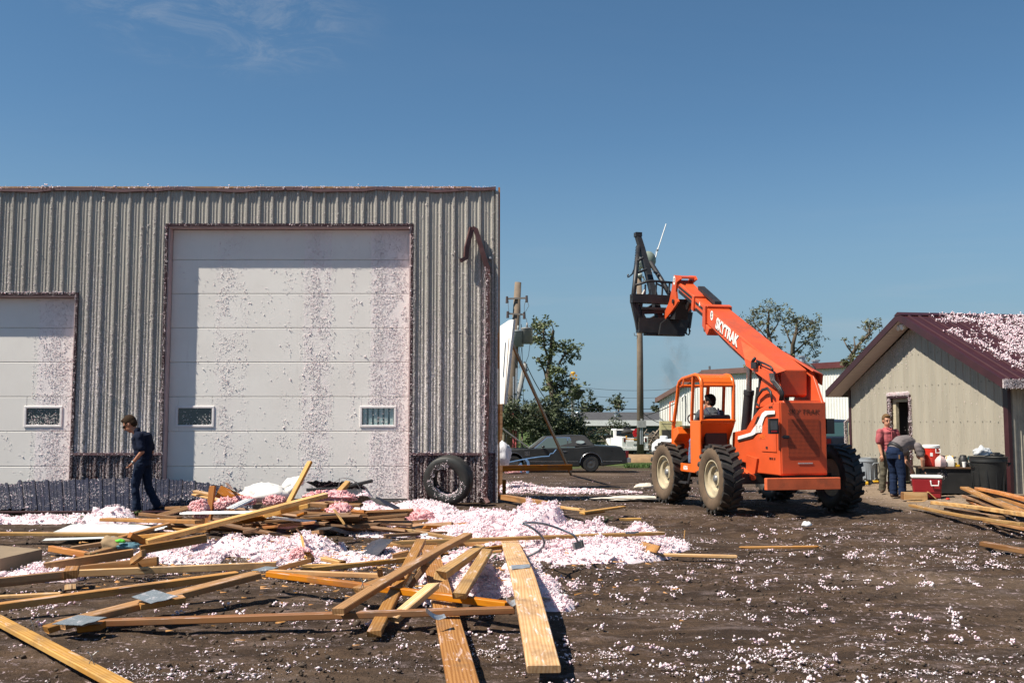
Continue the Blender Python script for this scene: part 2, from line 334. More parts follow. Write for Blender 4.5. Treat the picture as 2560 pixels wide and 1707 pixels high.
MOUNDS = [(.42, 13.6, .75, 1.0, .44), (-.1, 13.8, .7, .9, .30), (1.28, 13.3, .75, 1.0, .34), (.95, 12.2, 1.0, .65, .16), (.25, 12.4, .9, .6, .13), (1.85, 13.0, .45, .6, .12), (-.6, 13.9, .7, .7, .14),
          (-.52, 10.3, .42, .95, .24), (-.2, 9.7, .35, .5, .12), (.25, 9.75, .22, .8, .10), (.36, 8.9, .2, .25, .09), (.12, 10.6, .2, .8, .12), (-.7, 9.2, .2, .3, .09),
          (-2.3, 11.6, 1.1, .7, .10), (-3.0, 11.9, .9, .6, .13), (-3.4, 12.6, .9, .6, .26), (-2.5, 12.8, .4, .35, .34), (-1.6, 12.2, .6, .5, .08), (-4.1, 12.0, .6, .5, .2), (-4.6, 11.0, .5, .4, .1), (-5.1, 10.5, .75, .45, .16), (-4.7, 10.7, .35, .3, .2),
          (-7.6, 16.2, 1.6, .35, .10), (-6.35, 15.9, .5, .35, .22), (-5.2, 15.3, .6, .3, .1), (-1.7, 18.3, .7, .5, .16), (-1.35, 17.8, .5, .4, .12), (-2.6, 18.8, .5, .4, .28), (-.6, 16.8, .8, .5, .12), (-1.0, 15.6, .8, .8, .08), (-1.9, 14.6, .6, .6, .08),
          (.7, 23.6, 1.3, .8, .08), (1.9, 23.2, 1.2, .5, .06), (.1, 25.5, .8, .9, .12)]
xs = axis(-900, 900, -11.5, 13.0, .062, 1.22); ys = axis(-60, 2200, 5.0, 9.0, .034, 1.0) if False else None
yy = [4.6]
while yy[-1] < 26: yy.append(yy[-1]+.0048*yy[-1]*(1+yy[-1]/80))
while yy[-1] < 2200: yy.append(yy[-1]*1.12)
ys = np.array([-60, -20, -5, 0, 2.5, 3.8]+yy)
X, Y = np.meshgrid(xs, ys)
near = (1-sstep(22, 34, Y))*(1-sstep(11, 15, np.abs(X)))
Z = gz(X, Y)+near*(.05*(fbm(X*.9, Y*.9, 3, 4)-.5)+.035*(fbm(X*4, Y*5, 9, 4)-.5)+.02*(vnoise(X*14, Y*14, 5)-.5))
trk = near*sstep(2.4, 3.4, X)*(1-sstep(7.2, 8.5, X))*(1-sstep(16.6, 17.4, Y)); Z += trk*.022*np.sin((Y*.9+X*.25+.6*fbm(X*.5, Y*.5, 2))*7.0)*fbm(X*1.5, Y*.8, 6)
for q0, q1, q2 in ((3.55, .05, -.012), (5.6, .02, -.012), (2.2, -.30, .0), (4.4, -.28, .0)):      # tyre tracks in the mud
    pth = q0+(Y-17.5)*(-.21+q1)+(Y-17.5)**2*q2+.1*np.sin(Y*.5+q0); dx_ = X-pth; wt = np.clip(1-np.abs(dx_)/.24, 0, 1)**.5*near*sstep(9.5, 11, Y)*(1-sstep(17.6, 18.2, Y)); Z += wt*(-.03+.022*np.sign(np.sin((Y+.55*np.abs(dx_))*2*math.pi/.30)))
    Z += .02*np.exp(-((np.abs(dx_)-.30)/.06)**2)*near*sstep(9.5, 11, Y)*(1-sstep(17.6, 18.2, Y))
Z -= .02
nx = len(xs); ny = len(ys); me = bpy.data.meshes.new('ground')
me.vertices.add(nx*ny); me.vertices.foreach_set('co', np.stack([X, Y, Z], -1).reshape(-1))
i = np.arange((ny-1)*nx).reshape(ny-1, nx)[:, :-1].reshape(-1); q = np.stack([i, i+1, i+nx+1, i+nx], 1)
me.loops.add(q.size); me.loops.foreach_set('vertex_index', q.reshape(-1).astype(np.int32)); me.polygons.add(len(q)); me.polygons.foreach_set('loop_start', np.arange(0, q.size, 4, dtype=np.int32))
me.polygons.foreach_set('use_smooth', np.ones(len(q), bool)); me.update(calc_edges=True); me.materials.append(ground_mat())
link('ground', me)['kind'] = 'structure'
# loose insulation: mound bodies and thousands of fluffs
def mz(x, y, h): return h*(.7+.6*fbm(x*4.3, y*4.3, 4, 3))*np.clip((fbm(x*2.1, y*2.6, 19, 3)-.22)*3.5, .25, 1.1)
def foam_all():
    m = MB()
    gx = np.arange(-8.5, 2.6, .035); gy = np.arange(8.4, 19.4, .035); A, B = np.meshgrid(gx, gy); H = foam_h(A, B); H2 = mz(A, B, H)-.012+gz(A, B)+.075*(fbm(A*13, B*13, 14, 3)-.5)*np.clip(H*12, 0, 1)
    n = len(gx); keep = H > .02; vid = {}
    for r in range(len(gy)-1):
        for c in range(n-1):
            if keep[r, c] or keep[r+1, c] or keep[r, c+1] or keep[r+1, c+1]:
                f = []
                for (a, b) in ((r, c), (r, c+1), (r+1, c+1), (r+1, c)):
                    if (a, b) not in vid: vid[(a, b)] = len(m.v); m.v.append((A[a, b], B[a, b], H2[a, b] if keep[a, b] else gz(A[a, b], B[a, b])-.05))
                    f.append(vid[(a, b)])
                m.f.append(tuple(f)); m.mi.append(0)
    o = m.obj('insulation_mound', FOAM, None, True); o['kind'] = 'stuff'
    # fluffs on the mounds
    for name, mat, sel, dens in (('insulation_fluff', FOAMW, lambda x: x > -1.2, 3100), ('insulation_fluff', FOAM, lambda x: x <= -1.2, 2400)):
        P = []; S = []
        for (cx, cy, rx, ry, hh) in MOUNDS:
            if not sel(cx+.01): continue
            k = int(dens*rx*ry*(12./cy)**.7*1.25)
            a = rng.uniform(0, 2*math.pi, k); r = np.sqrt(rng.uniform(0, 1, k))*1.18; x = cx+rx*r*np.cos(a); y = cy+ry*r*np.sin(a)
            h = foam_h(x, y); z = gz(x, y)+mz(x, y, h)+rng.uniform(-.015, .028, k)*np.clip(h*8, .2, 1)
            g_ = h > .008; P.append(np.stack([x, y, z], 1)[g_]); S.append((rng.gamma(2.2, .0036, k)*(.5+.035*y)+.0035)[g_])
        lumps(name, np.concatenate(P), np.concatenate(S)*1.38, mat, False, .5)
    P = []; S = []
    for (cx, cy, rx, ry, hh) in MOUNDS:
        k = int(rx*ry*55*(12/cy)); a = rng.uniform(0, 2*math.pi, k); r = np.sqrt(rng.uniform(0, 1, k))*1.12; x = cx+rx*r*np.cos(a); y = cy+ry*r*np.sin(a); h = foam_h(x, y); g_ = (h > .01) | (rng.uniform(0, 1, k) < .3); P.append(np.stack([x, y, gz(x, y)+mz(x, y, h)-.005], 1)[g_]); S.append(rng.uniform(.018, .062, k)[g_])
    lumps('insulation_chunk', np.concatenate(P), np.concatenate(S), FOAM, True, .6, flatz=.75)
    # flecks and tufts over the whole yard
    n = 105000; v = rng.uniform(0, 1, n); y = 5.2*(34/5.2)**v; x = rng.uniform(-.56, .56, n)*y
    d = fbm(x*.55, y*.8, 21, 4); st = fbm(x*.35, y*2.6, 33, 4); f2 = fbm(x*3.2, y*4.2, 8, 3)
    p = np.clip((d-.40)*2.2, 0, 1)*np.clip((st-.36)*2.6, 0, 1)*np.clip((f2-.42)*5, 0, 1)
    p += .5*np.exp(-(((x-.2)/2.2)**2+((y-13)/2.2)**2))*np.clip((f2-.4)*4, 0, 1)+.45*np.exp(-(((x-1.3)/3.0)**2+((y-22.3)/1.8)**2))+.55*np.exp(-(((x+2.6)/2.2)**2+((y-11.8)/1.1)**2))*np.clip((f2-.36)*4, 0, 1)
    p += .5*np.exp(-(((x-2.0)/2.2)**2+((y-6.9)/.7)**2))*np.clip((f2-.42)*4, 0, 1)+.5*np.exp(-(((x-7)/2.5)**2+((y-13.4)/1.1)**2))*np.clip((f2-.38)*3, 0, 1)+.4*np.exp(-(((x-5.6)/2.)**2+((y-15.6)/.7)**2))*np.clip((f2-.38)*3, 0, 1)
    p *= 1-.75*np.exp(-(((x-3.6)/1.5)**2+((y-15.3)/1.0)**2))
    p *= np.where((x < -.2) & (y > 19.6), 0, 1)*np.where((x > 7.3) & (y > 18.0), .12, 1)
    k = rng.uniform(0, 1, n) < p*.95; x = x[k]; y = y[k]; e = rng.integers(1, 6, len(x)); x = np.repeat(x, e); y = np.repeat(y, e); sp = .004+.0016*y; x = x+rng.normal(0, 1, len(x))*sp*1.5; y = y+rng.normal(0, 1, len(y))*sp*1.2; s = rng.gamma(1.5, .0028, len(x))+.0018
    z = gz(x, y)-.015+.05*(fbm(x*.9, y*.9, 3, 4)-.5)+.035*(fbm(x*4, y*5, 9, 4)-.5)+s*.5
    lumps('insulation_fleck', np.stack([x, y, z], 1), s*(1+.01*y), FOAMW, False, .35, flatz=.55, elong=1.3)
    n = 900; y = rng.uniform(5.6, 15, n); x = rng.uniform(-.5, .5, n)*y; k = (fbm(x*.5, y*1.4, 51, 3) > .5); x = x[k]; y = y[k]
    P = []; S = []
    for a, b in zip(x, y):
        m_ = rng.integers(4, 12); P.append(np.stack([a+rng.normal(0, .022, m_), b+rng.normal(0, .022, m_), gz(a, b)+rng.uniform(-.005, .03, m_)], 1)); S.append(rng.uniform(.005, .013, m_))
    lumps('insulation_tuft', np.concatenate(P), np.concatenate(S), FOAMW, True, .4)
    # clods of soil
    n = 14000; v = rng.uniform(0, 1, n); y = 5.2*(26/5.2)**v; x = rng.uniform(-.56, .56, n)*y; k = (rng.uniform(0, 1, n) < np.clip((fbm(x*.7, y*1.1, 77, 4)-.36)*3, 0, 1)) & ~((x < 0) & (y > 19.5)); x = x[k]; y = y[k]
    s = rng.gamma(1.3, .0045, len(x))+.003; lumps('soil_clod', np.stack([x, y, gz(x, y)-.01+.05*(fbm(x*.9, y*.9, 3, 4)-.5)], 1), s, simple('soil', (.06, .041, .028), .95, .5, 5), True, .45, flatz=.75)
foam_all()
# ================================================================ THE METAL SHED
YW = 20.0; DR_ = .20
def WX(px, py=1053.6, Y=YW): return AY(px, py, Y).x
def WZ(py, px=1280, Y=YW): return AY(px, py, Y).z
def sheet_metal(name, base, cover, thr=.5, foamcol=(.66, .58, .58), sc=34., rgh=.4, spc=.35):
    t = NT(name); v = t.coord('Object'); s = t.sep(v)
    c = t.mix(t.rng(t.noise(t.coord('Object', (3, 3, .35)), 1.0, 5, .6), .3, .7), base, tuple(x*.82 for x in base))
    sp = t.noise(v, sc, 5, .75); zone = t.m2('MULTIPLY', t.m2('SUBTRACT', t.noise(t.coord('Object', (2.2, 2.2, .5)), .8, 4, .6), .5), .22)
    zz = t.rng(s[2], 6.2, .6, -.06, .06)
    f = t.rng(t.m2('ADD', t.m2('ADD', sp, zone), zz), thr, thr+.07); c = t.mix(t.m2('MULTIPLY', f, cover), c, foamcol)
    t.bump(f, .9, .018); return t.fin(c, t.rng(f, 0, 1, rgh, .95), 0, spc)
M_WALL = sheet_metal('tan_wall_metal', (.405, .385, .34), .85, .50, (.74, .68, .67)); M_WAIN = sheet_metal('maroon_wainscot', (.045, .013, .016), .6, .53)
M_FALL = sheet_metal('fallen_navy_metal', (.018, .022, .042), .75, .615, (.50, .44, .45), 22., .75, .12)
PITCH = .264
def rib_profile(x0, x1, ph=0.0, rib=.042, minor=.010):
    pts = []; k = math.floor((x0-ph)/PITCH)-1
    while True:
        b = ph+k*PITCH
        if b > x1+PITCH: break
        for dx, dy in ((-.042, 0), (-.018, -rib), (.018, -rib), (.042, 0), (.09, 0), (.1, -minor), (.112, -minor), (.122, 0), (.155, 0), (.165, -minor), (.177, -minor), (.187, 0)): pts.append((b+dx, dy))
        k += 1
    out = []
    for i, (x, y) in enumerate(pts):
        if x0 < x < x1: out.append((x, y))
    def at(x):
        for (a, ya), (b, yb) in zip(pts, pts[1:]):
            if a <= x <= b: return ya+(yb-ya)*(x-a)/(b-a+1e-9)
        return 0
    return [(x0, at(x0))]+out+[(x1, at(x1))]
def rib_sheet(x0, x1, z0, z1, y=0.0, ph=0.0, M=None, warp=None, rib=.036, seg=1):
    m = MB(); pr = rib_profile(x0, x1, ph, rib); zs = [z0+(z1-z0)*i/seg for i in range(seg+1)]
    vs = [Vector((x, y+dy, z)) for z in zs for x, dy in pr]; n = len(pr)
    if warp: vs = [warp(v) for v in vs]
    if M is not None: vs = [M @ v for v in vs]
    m.add(vs, [(j*n+i, j*n+i+1, (j+1)*n+i+1, (j+1)*n+i) for j in range(seg) for i in range(n-1)]); return m
def build_shed():
    t = empty('metal_shed', (-5.3, YW, 0), 0, 'long tan ribbed metal shed with a tall white overhead door', 'shed'); off = Vector((5.3, -YW, 0)); T = Matrix.Translation(off)
    xr = -.33; xl = -13.6; ztop = WZ(476)
    dL, dR, dT = WX(408), WX(1024), WZ(566); eR, eT = WX(180), WZ(738); zw = WZ(1134)
    w = .792; k = 0; x = xr
    while x > xl+.1:                                   # one sheet of wall cladding at a time
        x0 = max(x-w, xl); spans = []
        for a, b in ((x0, x),):
            cuts = sorted({a, b, *[c for c in (dL, dR, eR) if a+.01 < c < b-.01]})
            for p, q in zip(cuts, cuts[1:]):
                mid = (p+q)/2; lo = dT if dL < mid < dR else (eT if mid < eR else zw)
                spans.append((p, q, lo))
        m = MB()
        for p, q, lo in spans:
            s = rib_sheet(p, q, lo, ztop, 0, xr-.06); m.add([T @ Vector(v)+Vector((0, YW, 0)) for v in s.v], s.f)
        o = m.obj('wall_sheet', M_WALL, t)
        x = x0
    off2 = Vector((5.3, 0, 0))
    for p, q in ((dR, xr), (eR, dL)):                   # maroon wainscot below
        x = q
        while x > p+.02:
            x0 = max(x-w, p); s = rib_sheet(x0, x, 0, zw-.03, 0, xr-.06); m = MB(); m.add([v+off2 for v in map(Vector, s.v)], s.f); m.obj('wainscot_sheet', M_WAIN, t); x = x0
        MB().box((p+5.3, -.05, zw-.03), (q+5.3, -.002, zw+.02)).obj('wainscot_trim', simple('dusty_maroon', (.10, .05, .055), .7, .4, 20), t)
    B = lambda a, b: MB().box(Vector(a)+off2, Vector(b)+off2)
    JM = simple('pinkish_reveal', (.50, .37, .36), .7, .15, 4); jt = .05; D = DR_
    for (a, b, top, nm) in ((dL, dR, dT, 'door_frame'), (xl, eR, eT, 'door_frame')):
        m = MB()
        for u0, u1, s in ((a-.0, a+.03, 1), (b-.03, b, -1)):
            if a == xl and s == 1: continue
            m.box(Vector((u0, .0, 0))+off2, Vector((u1, D, top))+off2)
        m.box(Vector((a+.03, .0, top-.03))+off2, Vector((b-.03, D, top))+off2); m.obj(nm, JM, t)
        tr = MB()                                       # dark face trim, furred with insulation
        for u in ((a-jt, a), (b, b+jt)):
            if a == xl and u[0] < a: continue
            tr.box(Vector((u[0], -.042, 0 if nm else 0))+off2, Vector((u[1], -.003, top+jt))+off2)
        tr.box(Vector((a+.001, -.044, top))+off2, Vector((b-.001, -.004, top+jt))+off2); tr.obj('door_trim', sheet_metal('furred_maroon_trim', (.04, .015, .018), .6, .56) if 'furred' not in MATS else 0, t)
    # overhead doors, a stack of panels each
    def doormat():
        q = NT('white_door'); v = q.coord('Object'); s = q.sep(v); px = s[0]
        acc = None
        for (c, wd, st) in BANDS:
            b = q.rng(q.m2('ABSOLUTE', q.m2('SUBTRACT', px, c)), wd*1.05, wd*.85, 0, st); acc = b if acc is None else q.m2('MAXIMUM', acc, b)
        sp = q.noise(v, 17, 6, .72); f = q.rng(q.m2('ADD', sp, q.m2('MULTIPLY', acc, .3)), .66, .74)
        base = q.mix(q.rng(q.noise(v, 1.1, 5, .6), .3, .7), (.77, .745, .70), (.72, .69, .645)); c = q.mix(q.m2('MULTIPLY', acc, .38), base, (.79, .72, .71)); c = q.mix(q.m2('MULTIPLY', f, .7), c, (.80, .73, .72))
        c = q.mix(q.rng(q.noise(q.coord('Object', (6, 6, .5)), 1.2, 6, .7), .58, .78, 0, .3), c, (.5, .4, .39))
        q.bump(f, .3, .008); return q.fin(c, .55, 0, .35)
    global BANDS
    bx = lambda p: WX(p, 1000, YW+D)+5.3
    BANDS = [(bx(992), .30, 1.0), (bx(945), .18, .8), (bx(790), .30, .62), (bx(562), .24, .34), (bx(606), .1, .22), (bx(140), .42, 1.0), (bx(715), .1, .12), (bx(880), .09, .2)]
    DM = doormat(); FR = simple('window_frame_white', (.74, .70, .69), .5, .1, 8)
    zs = [0.05]+[.7*i for i in range(1, 9)]
    for (a, b, top, wins) in ((dL+.03, dR-.03, dT-.03, ((445, 530), (905, 985))), (xl, eR-.03, eT-.03, ((66, 150),))):
        d = MB().box(Vector((a, D+.005, 0))+off2, Vector((b, D+.05, .048))+off2).obj('garage_door', simple('door_seal', (.1, .1, .1), .7), t)
        zc = [z for z in zs if z < top-.1]+[top]
        for z0, z1 in zip(zc, zc[1:]):
            m = MB(); cuts = []
            if z0 < 1.6 < z1: cuts = [(WX(p, 1040, YW+D), WX(q2, 1040, YW+D)) for p, q2 in wins]
            y0, y1 = D+.0, D+.05; u = a; zl, zh = WZ(1062, Y=YW+D), WZ(1020, Y=YW+D)
            for c0, c1 in cuts:
                m.box(Vector((u, y0, z0+.005))+off2, Vector((c0, y1, z1-.005))+off2); m.box(Vector((c0, y0, z0+.005))+off2, Vector((c1, y1, zl))+off2); m.box(Vector((c0, y0, zh))+off2, Vector((c1, y1, z1-.005))+off2); u = c1
            m.box(Vector((u, y0, z0+.005))+off2, Vector((b, y1, z1-.005))+off2); bevel(m.obj('door_panel', DM, d), .008)
            for ci, (c0, c1) in enumerate(cuts):
                m = MB(); fw = .045
                for (p0, p1) in (((c0-fw, zl-fw), (c1+fw, zl)), ((c0-fw, zh), (c1+fw, zh+fw)), ((c0-fw, zl), (c0, zh)), ((c1, zl), (c1+fw, zh))):
                    m.box(Vector((p0[0], y0-.02, p0[1]))+off2, Vector((p1[0], y0+.001, p1[1]))+off2)
                bevel(m.obj('window_frame', FR, d), .006)
                pale = ci == 1
                B((c0, y0+.02, zl), (c1, y0+.028, zh)).obj('window_pane', GLASSP if pale else GLASS, d)
                if pale:
                    for q_ in range(6):
                        uu = c0+(c1-c0)*(q_+.5)/6; B((uu-.034, y0+.04, zl), (uu+.034, y0+.06, zh)).obj('inner_slat', WHITE, d)
                n = 260 if c0 < -7 else 70; P = np.stack([rng.uniform(c0, c1, n)+5.3, np.full(n, y0+.014), zl+(zh-zl)*rng.beta(.8, 1.6, n)], 1); lumps('insulation_clump', P, rng.uniform(.008, .02, n), FOAMP, False, .4, d, None)
            B((a, D+.02, z1-.006), (b, D+.03, z1+.006)).obj('panel_joint', simple('joint_grey', (.62, .60, .56), .6), d) if z1 < top-.01 else 0
        # clumps stuck to the door in vertical bands
        P = []; S = []
        for c, wd, st in BANDS:
            if not a+5.3-.1 < c < b+5.3+.1: continue
            n = int(2*wd*(top)*(2700 if st > .75 else 1650*st/.5)); x = c+wd*np.clip(rng.normal(0, .55, n), -1.15, 1.15); z = rng.uniform(.1, top, n)
            k = fbm(x*7, z*5, 61, 3) > (.30 if st > .75 else .46-.1*st); x, z = x[k], z[k]; P.append(np.stack([x, np.full(len(x), D-.004), z], 1)); S.append(rng.gamma(1.8, .0025, len(x))+.003)
        n = int(60*(b-a)*top); x = rng.uniform(a, b, n)+5.3; z = top*rng.beta(1, 1.3, n); k = fbm(x*2.2, z*1.6, 71, 3) > .52; P.append(np.stack([x[k], np.full(k.sum(), D-.004), z[k]], 1)); S.append(rng.gamma(1.8, .0038, k.sum())+.004)
        P = np.concatenate(P); S = np.concatenate(S); k = (P[:, 0] > a+5.3+.02) & (P[:, 0] < b+5.3-.02) & (P[:, 2] < top-.02)
        k &= ~((P[:, 2] > WZ(1064)) & (P[:, 2] < WZ(1018)) & np.logical_or.reduce([(P[:, 0] > WX(p, 1040)+5.28) & (P[:, 0] < WX(q2, 1040)+5.34) for p, q2 in wins]))
        lumps('insulation_clump', P[k], S[k]*1.1, FOAMP, False, .4, d)
    # clumps all over the cladding, thickest on the ribs and low down
    n = 62000; x = rng.uniform(-10.9, xr, n); z = ztop*rng.beta(1.0, 1.35, n); k = rng.uniform(0, 1, n) < .5; rb = np.floor((x-(xr-.06))/PITCH+.5)*PITCH+(xr-.06)
    x = np.where(k, rb+rng.normal(-.012, .018, n), x); ok = (x < xr) & ~((x > dL-.0) & (x < dR+.0) & (z < dT+.02)) & ~((x < eR) & (z < eT+.02))
    keep = (fbm(x*2.4, z*.7, 91, 4)+.12*(1-z/ztop)+np.where(z < zw, -.06, 0) > .42+.05*(vnoise(x*3, z*.4, 5)-.5)); ok &= keep & (rng.uniform(0, 1, n) < np.where(z > ztop-.4, .4, .9)); x, z = x[ok], z[ok]
    dx = np.abs(x-(np.floor((x-(xr-.06))/PITCH+.5)*PITCH+(xr-.06))); yv = np.where(dx < .02, -.043, np.where(dx < .042, -.043*(.042-dx)/.022, -.003))
    lumps('insulation_clump', np.stack([x+5.3, yv, z], 1), rng.gamma(1.8, .0032, len(x))+.0035, simple('grey_insulation', (.72, .66, .65), .95, .25, 3), False, .4, t)
    # fur on the trims
    P = []
    for (x0, z0, x1, z1, n) in tuple((a_, b_, c_, d_, int(e_*.35)) for a_, b_, c_, d_, e_ in ((dL-.03, 0, dL-.03, dT, 1400), (dR+.02, 0, dR+.02, dT, 1400), (dL, dT+.03, dR, dT+.03, 900), (eR+.02, .9, eR+.02, eT, 800), (-10.5, eT+.04, eR, eT+.04, 1100), (eR, zw, dL, zw, 700), (dR, zw, xr, zw, 500))):
        u = rng.uniform(0, 1, n); P.append(np.stack([x0+(x1-x0)*u+rng.normal(0, .018, n)+5.3, rng.uniform(-.055, -.035, n), z0+(z1-z0)*u+rng.normal(0, .018, n)], 1))
    P = np.concatenate(P); lumps('insulation_clump', P, rng.gamma(1.8, .0035, len(P))+.004, FOAM, False, .4, t)
    # eave line, added light-blocking cap and backing, end trim, corner stud
    m = MB(); n = 44; pts = [(-13.6+(xr+13.6)*i/n, ztop+.02*math.sin(i*.9)+.012*math.sin(i*2.3)) for i in range(n+1)]
    for (x0, z0), (x1, z1) in zip(pts, pts[1:]):
        a = Vector((x0, 0, z0))+off2; b = Vector((x1, 0, z1))+off2
        m.add([a+Vector((0, -.07, -.03)), b+Vector((0, -.07, -.03)), b+Vector((0, -.07, .035)), a+Vector((0, -.07, .035)), a+Vector((0, .02, -.03)), b+Vector((0, .02, -.03)), b+Vector((0, .02, .035)), a+Vector((0, .02, .035))], [(0, 1, 2, 3), (3, 2, 6, 7), (0, 4, 5, 1), (4, 7, 6, 5)])
    m.obj('eave_trim', simple('dusty_maroon', (.10, .05, .055), .7), t)
    P = []
    n = 1100; u = rng.uniform(-10.6, xr, n); k = fbm(u*1.6, u*0, 13, 3) > .4; u = u[k]; lumps('insulation_clump', np.stack([u+5.3, rng.uniform(-.08, .0, len(u)), ztop+.04+rng.uniform(-.02, .03, len(u))], 1), rng.gamma(1.8, .005, len(u))+.004, FOAM, False, .4, t)
    B((-13.6, -.02, ztop+.045), (xr-.5, .06, ztop+.075)).obj('roof_batten', WOOD, t)
    Bk = .42; m = MB(); m.box(Vector((-13.6, .06, ztop-.10))+off2, Vector((xr-.02, Bk, ztop+.0))+off2); m.obj('roof', MAROON, t)  # cap added on a roofless wall to keep light from leaking in
    B((xr-.06, .06, 0), (xr-.02, Bk-.01, ztop-.102)).obj('side_wall', simple('grey_light_block', (.25, .25, .23), .6), t); B((-13.6, Bk-.05, 0), (xr-.07, Bk-.012, ztop-.102)).obj('back_wall', DARK, t); B((-13.6, .06, 0), (-13.55, Bk-.06, ztop-.102)).obj('side_wall', DARK, t)  # end and back sheets added to block light behind the facade
    m = MB(); m.box(Vector((xr, -.045, .0))+off2, Vector((xr+.045, .10, ztop-.02))+off2); m.obj('corner_trim', M_WALL, t)
    B((xr-.05, -.05, .0), (xr-.001, -.041, zw)).obj('corner_post', MAROON, t)
    B((xr+.05, -.01, .12), (xr+.085, .085, ztop+.06)).obj('corner_stud', WOODO, t)
    # bent downspout
    A_ = lambda p, q, dy=-.08: AY(p*.5484+640, q*.5484+440, YW)+Vector((5.3, dy-YW, 0))
    m = MB(); m.tube([A_(935, 392, -.16), A_(958, 378, -.12), A_(962, 330, -.12), A_(985, 240, -.13)], .062, 4); m.tube([A_(985, 243, -.13), A_(1003, 250, -.12), A_(1050, 408, -.09), A_(1062, 428)], .062, 4); m.tube([A_(1057, 420), A_(1058, 800), A_(1052, 1100), A_(1048, 1310), A_(1045, 1465), A_(1060, 1490, -.2)], .06, 4); autosmooth(m.obj('downspout', simple('brown_downspout', (.085, .035, .032), .5, .3, 6, dirt=(.3, .2, .2), dirtamt=.4), t), 30)
    n = 1500; u = rng.uniform(0, 1, n); a = A_(1055, 425); b = A_(1040, 1465); P = np.stack([a.x+(b.x-a.x)*u+rng.normal(-.02, .03, n), -.13+rng.uniform(-.02, .04, n), a.z+(b.z-a.z)*u], 1); lumps('insulation_clump', P, rng.gamma(1.8, .0042, n)+.0035, FOAM, False, .4, t)
    MB().tube([A_(1060, 378, -.05), A_(1072, 376, -.09)], .03, 6).obj('outlet_box', GALV, t)
build_shed()
# sheets of the torn-off eave lying against the wall
def fallen():
    for (lab, px0, px1, zt, yt, pyb, slope, seedx) in (('crumpled navy metal sheets leaning along the shed wall behind the walking man', -60, 1045, .46, 19.72, 1284, .0, 1), ('short navy metal sheet leaning on the white door behind the scrap heap', 860, 1040, .42, 19.75, 1250, 0, 2)):
        t = empty('collapsed_eave', (WX((px0+px1)/2), 18.4, 0), 0, lab, 'metal sheets'); o0 = t.location
        if seedx == 1: x0, x1 = WX(-120), WX(640, Y=19.7)
        else: x0, x1 = WX(772), WX(898)
        yb = G(300, pyb).y; x = x0; P = []
        while x < x1-.05:
            xe = min(x+.8, x1)
            def wp(v, x=x):
                u = v.z; dep = -v.y; step = .06 if v.x < WX(66) else 0
                drop = .26*max(0, (v.x-(x1-1.6))/1.6)**2 if seedx == 1 else .03
                yy = yb+(yt-yb)*u; zz = .04+(zt-.04-drop-step)*(u**.8)+dep*1.0+.03*math.sin(v.x*1.7+u*2)
                return Vector(((v.x*.865-.16)*(1-u)+v.x*u, yy-.15*dep, zz))-o0
            s = rib_sheet(x, xe-.004, 0, 1, 0, .1, None, wp, .03, 8); s.obj('metal_sheet', M_FALL, t)
            n = 420 if seedx == 1 else 300; u = rng.uniform(0, 1, n); xx = rng.uniform(x, xe, n); k = fbm(xx*3, u*4, 17, 3) > .45
            for a, b in zip(xx[k], u[k]): P.append(tuple(wp(Vector((a, -.012, b)))))
            x = xe
        P = np.array(P); lumps('insulation_clump', P, rng.gamma(1.8, .0038, len(P))+.0035, FOAM, False, .4, t)
        if seedx == 1:
            m = MB(); m.tube([Vector((x0, yb-.12, .03))-o0, Vector((-6, yb-.18, .05))-o0, Vector((-4.2, yb-.1, .03))-o0], .022, 6); m.obj('edge_flashing', MAROON, t)
fallen()
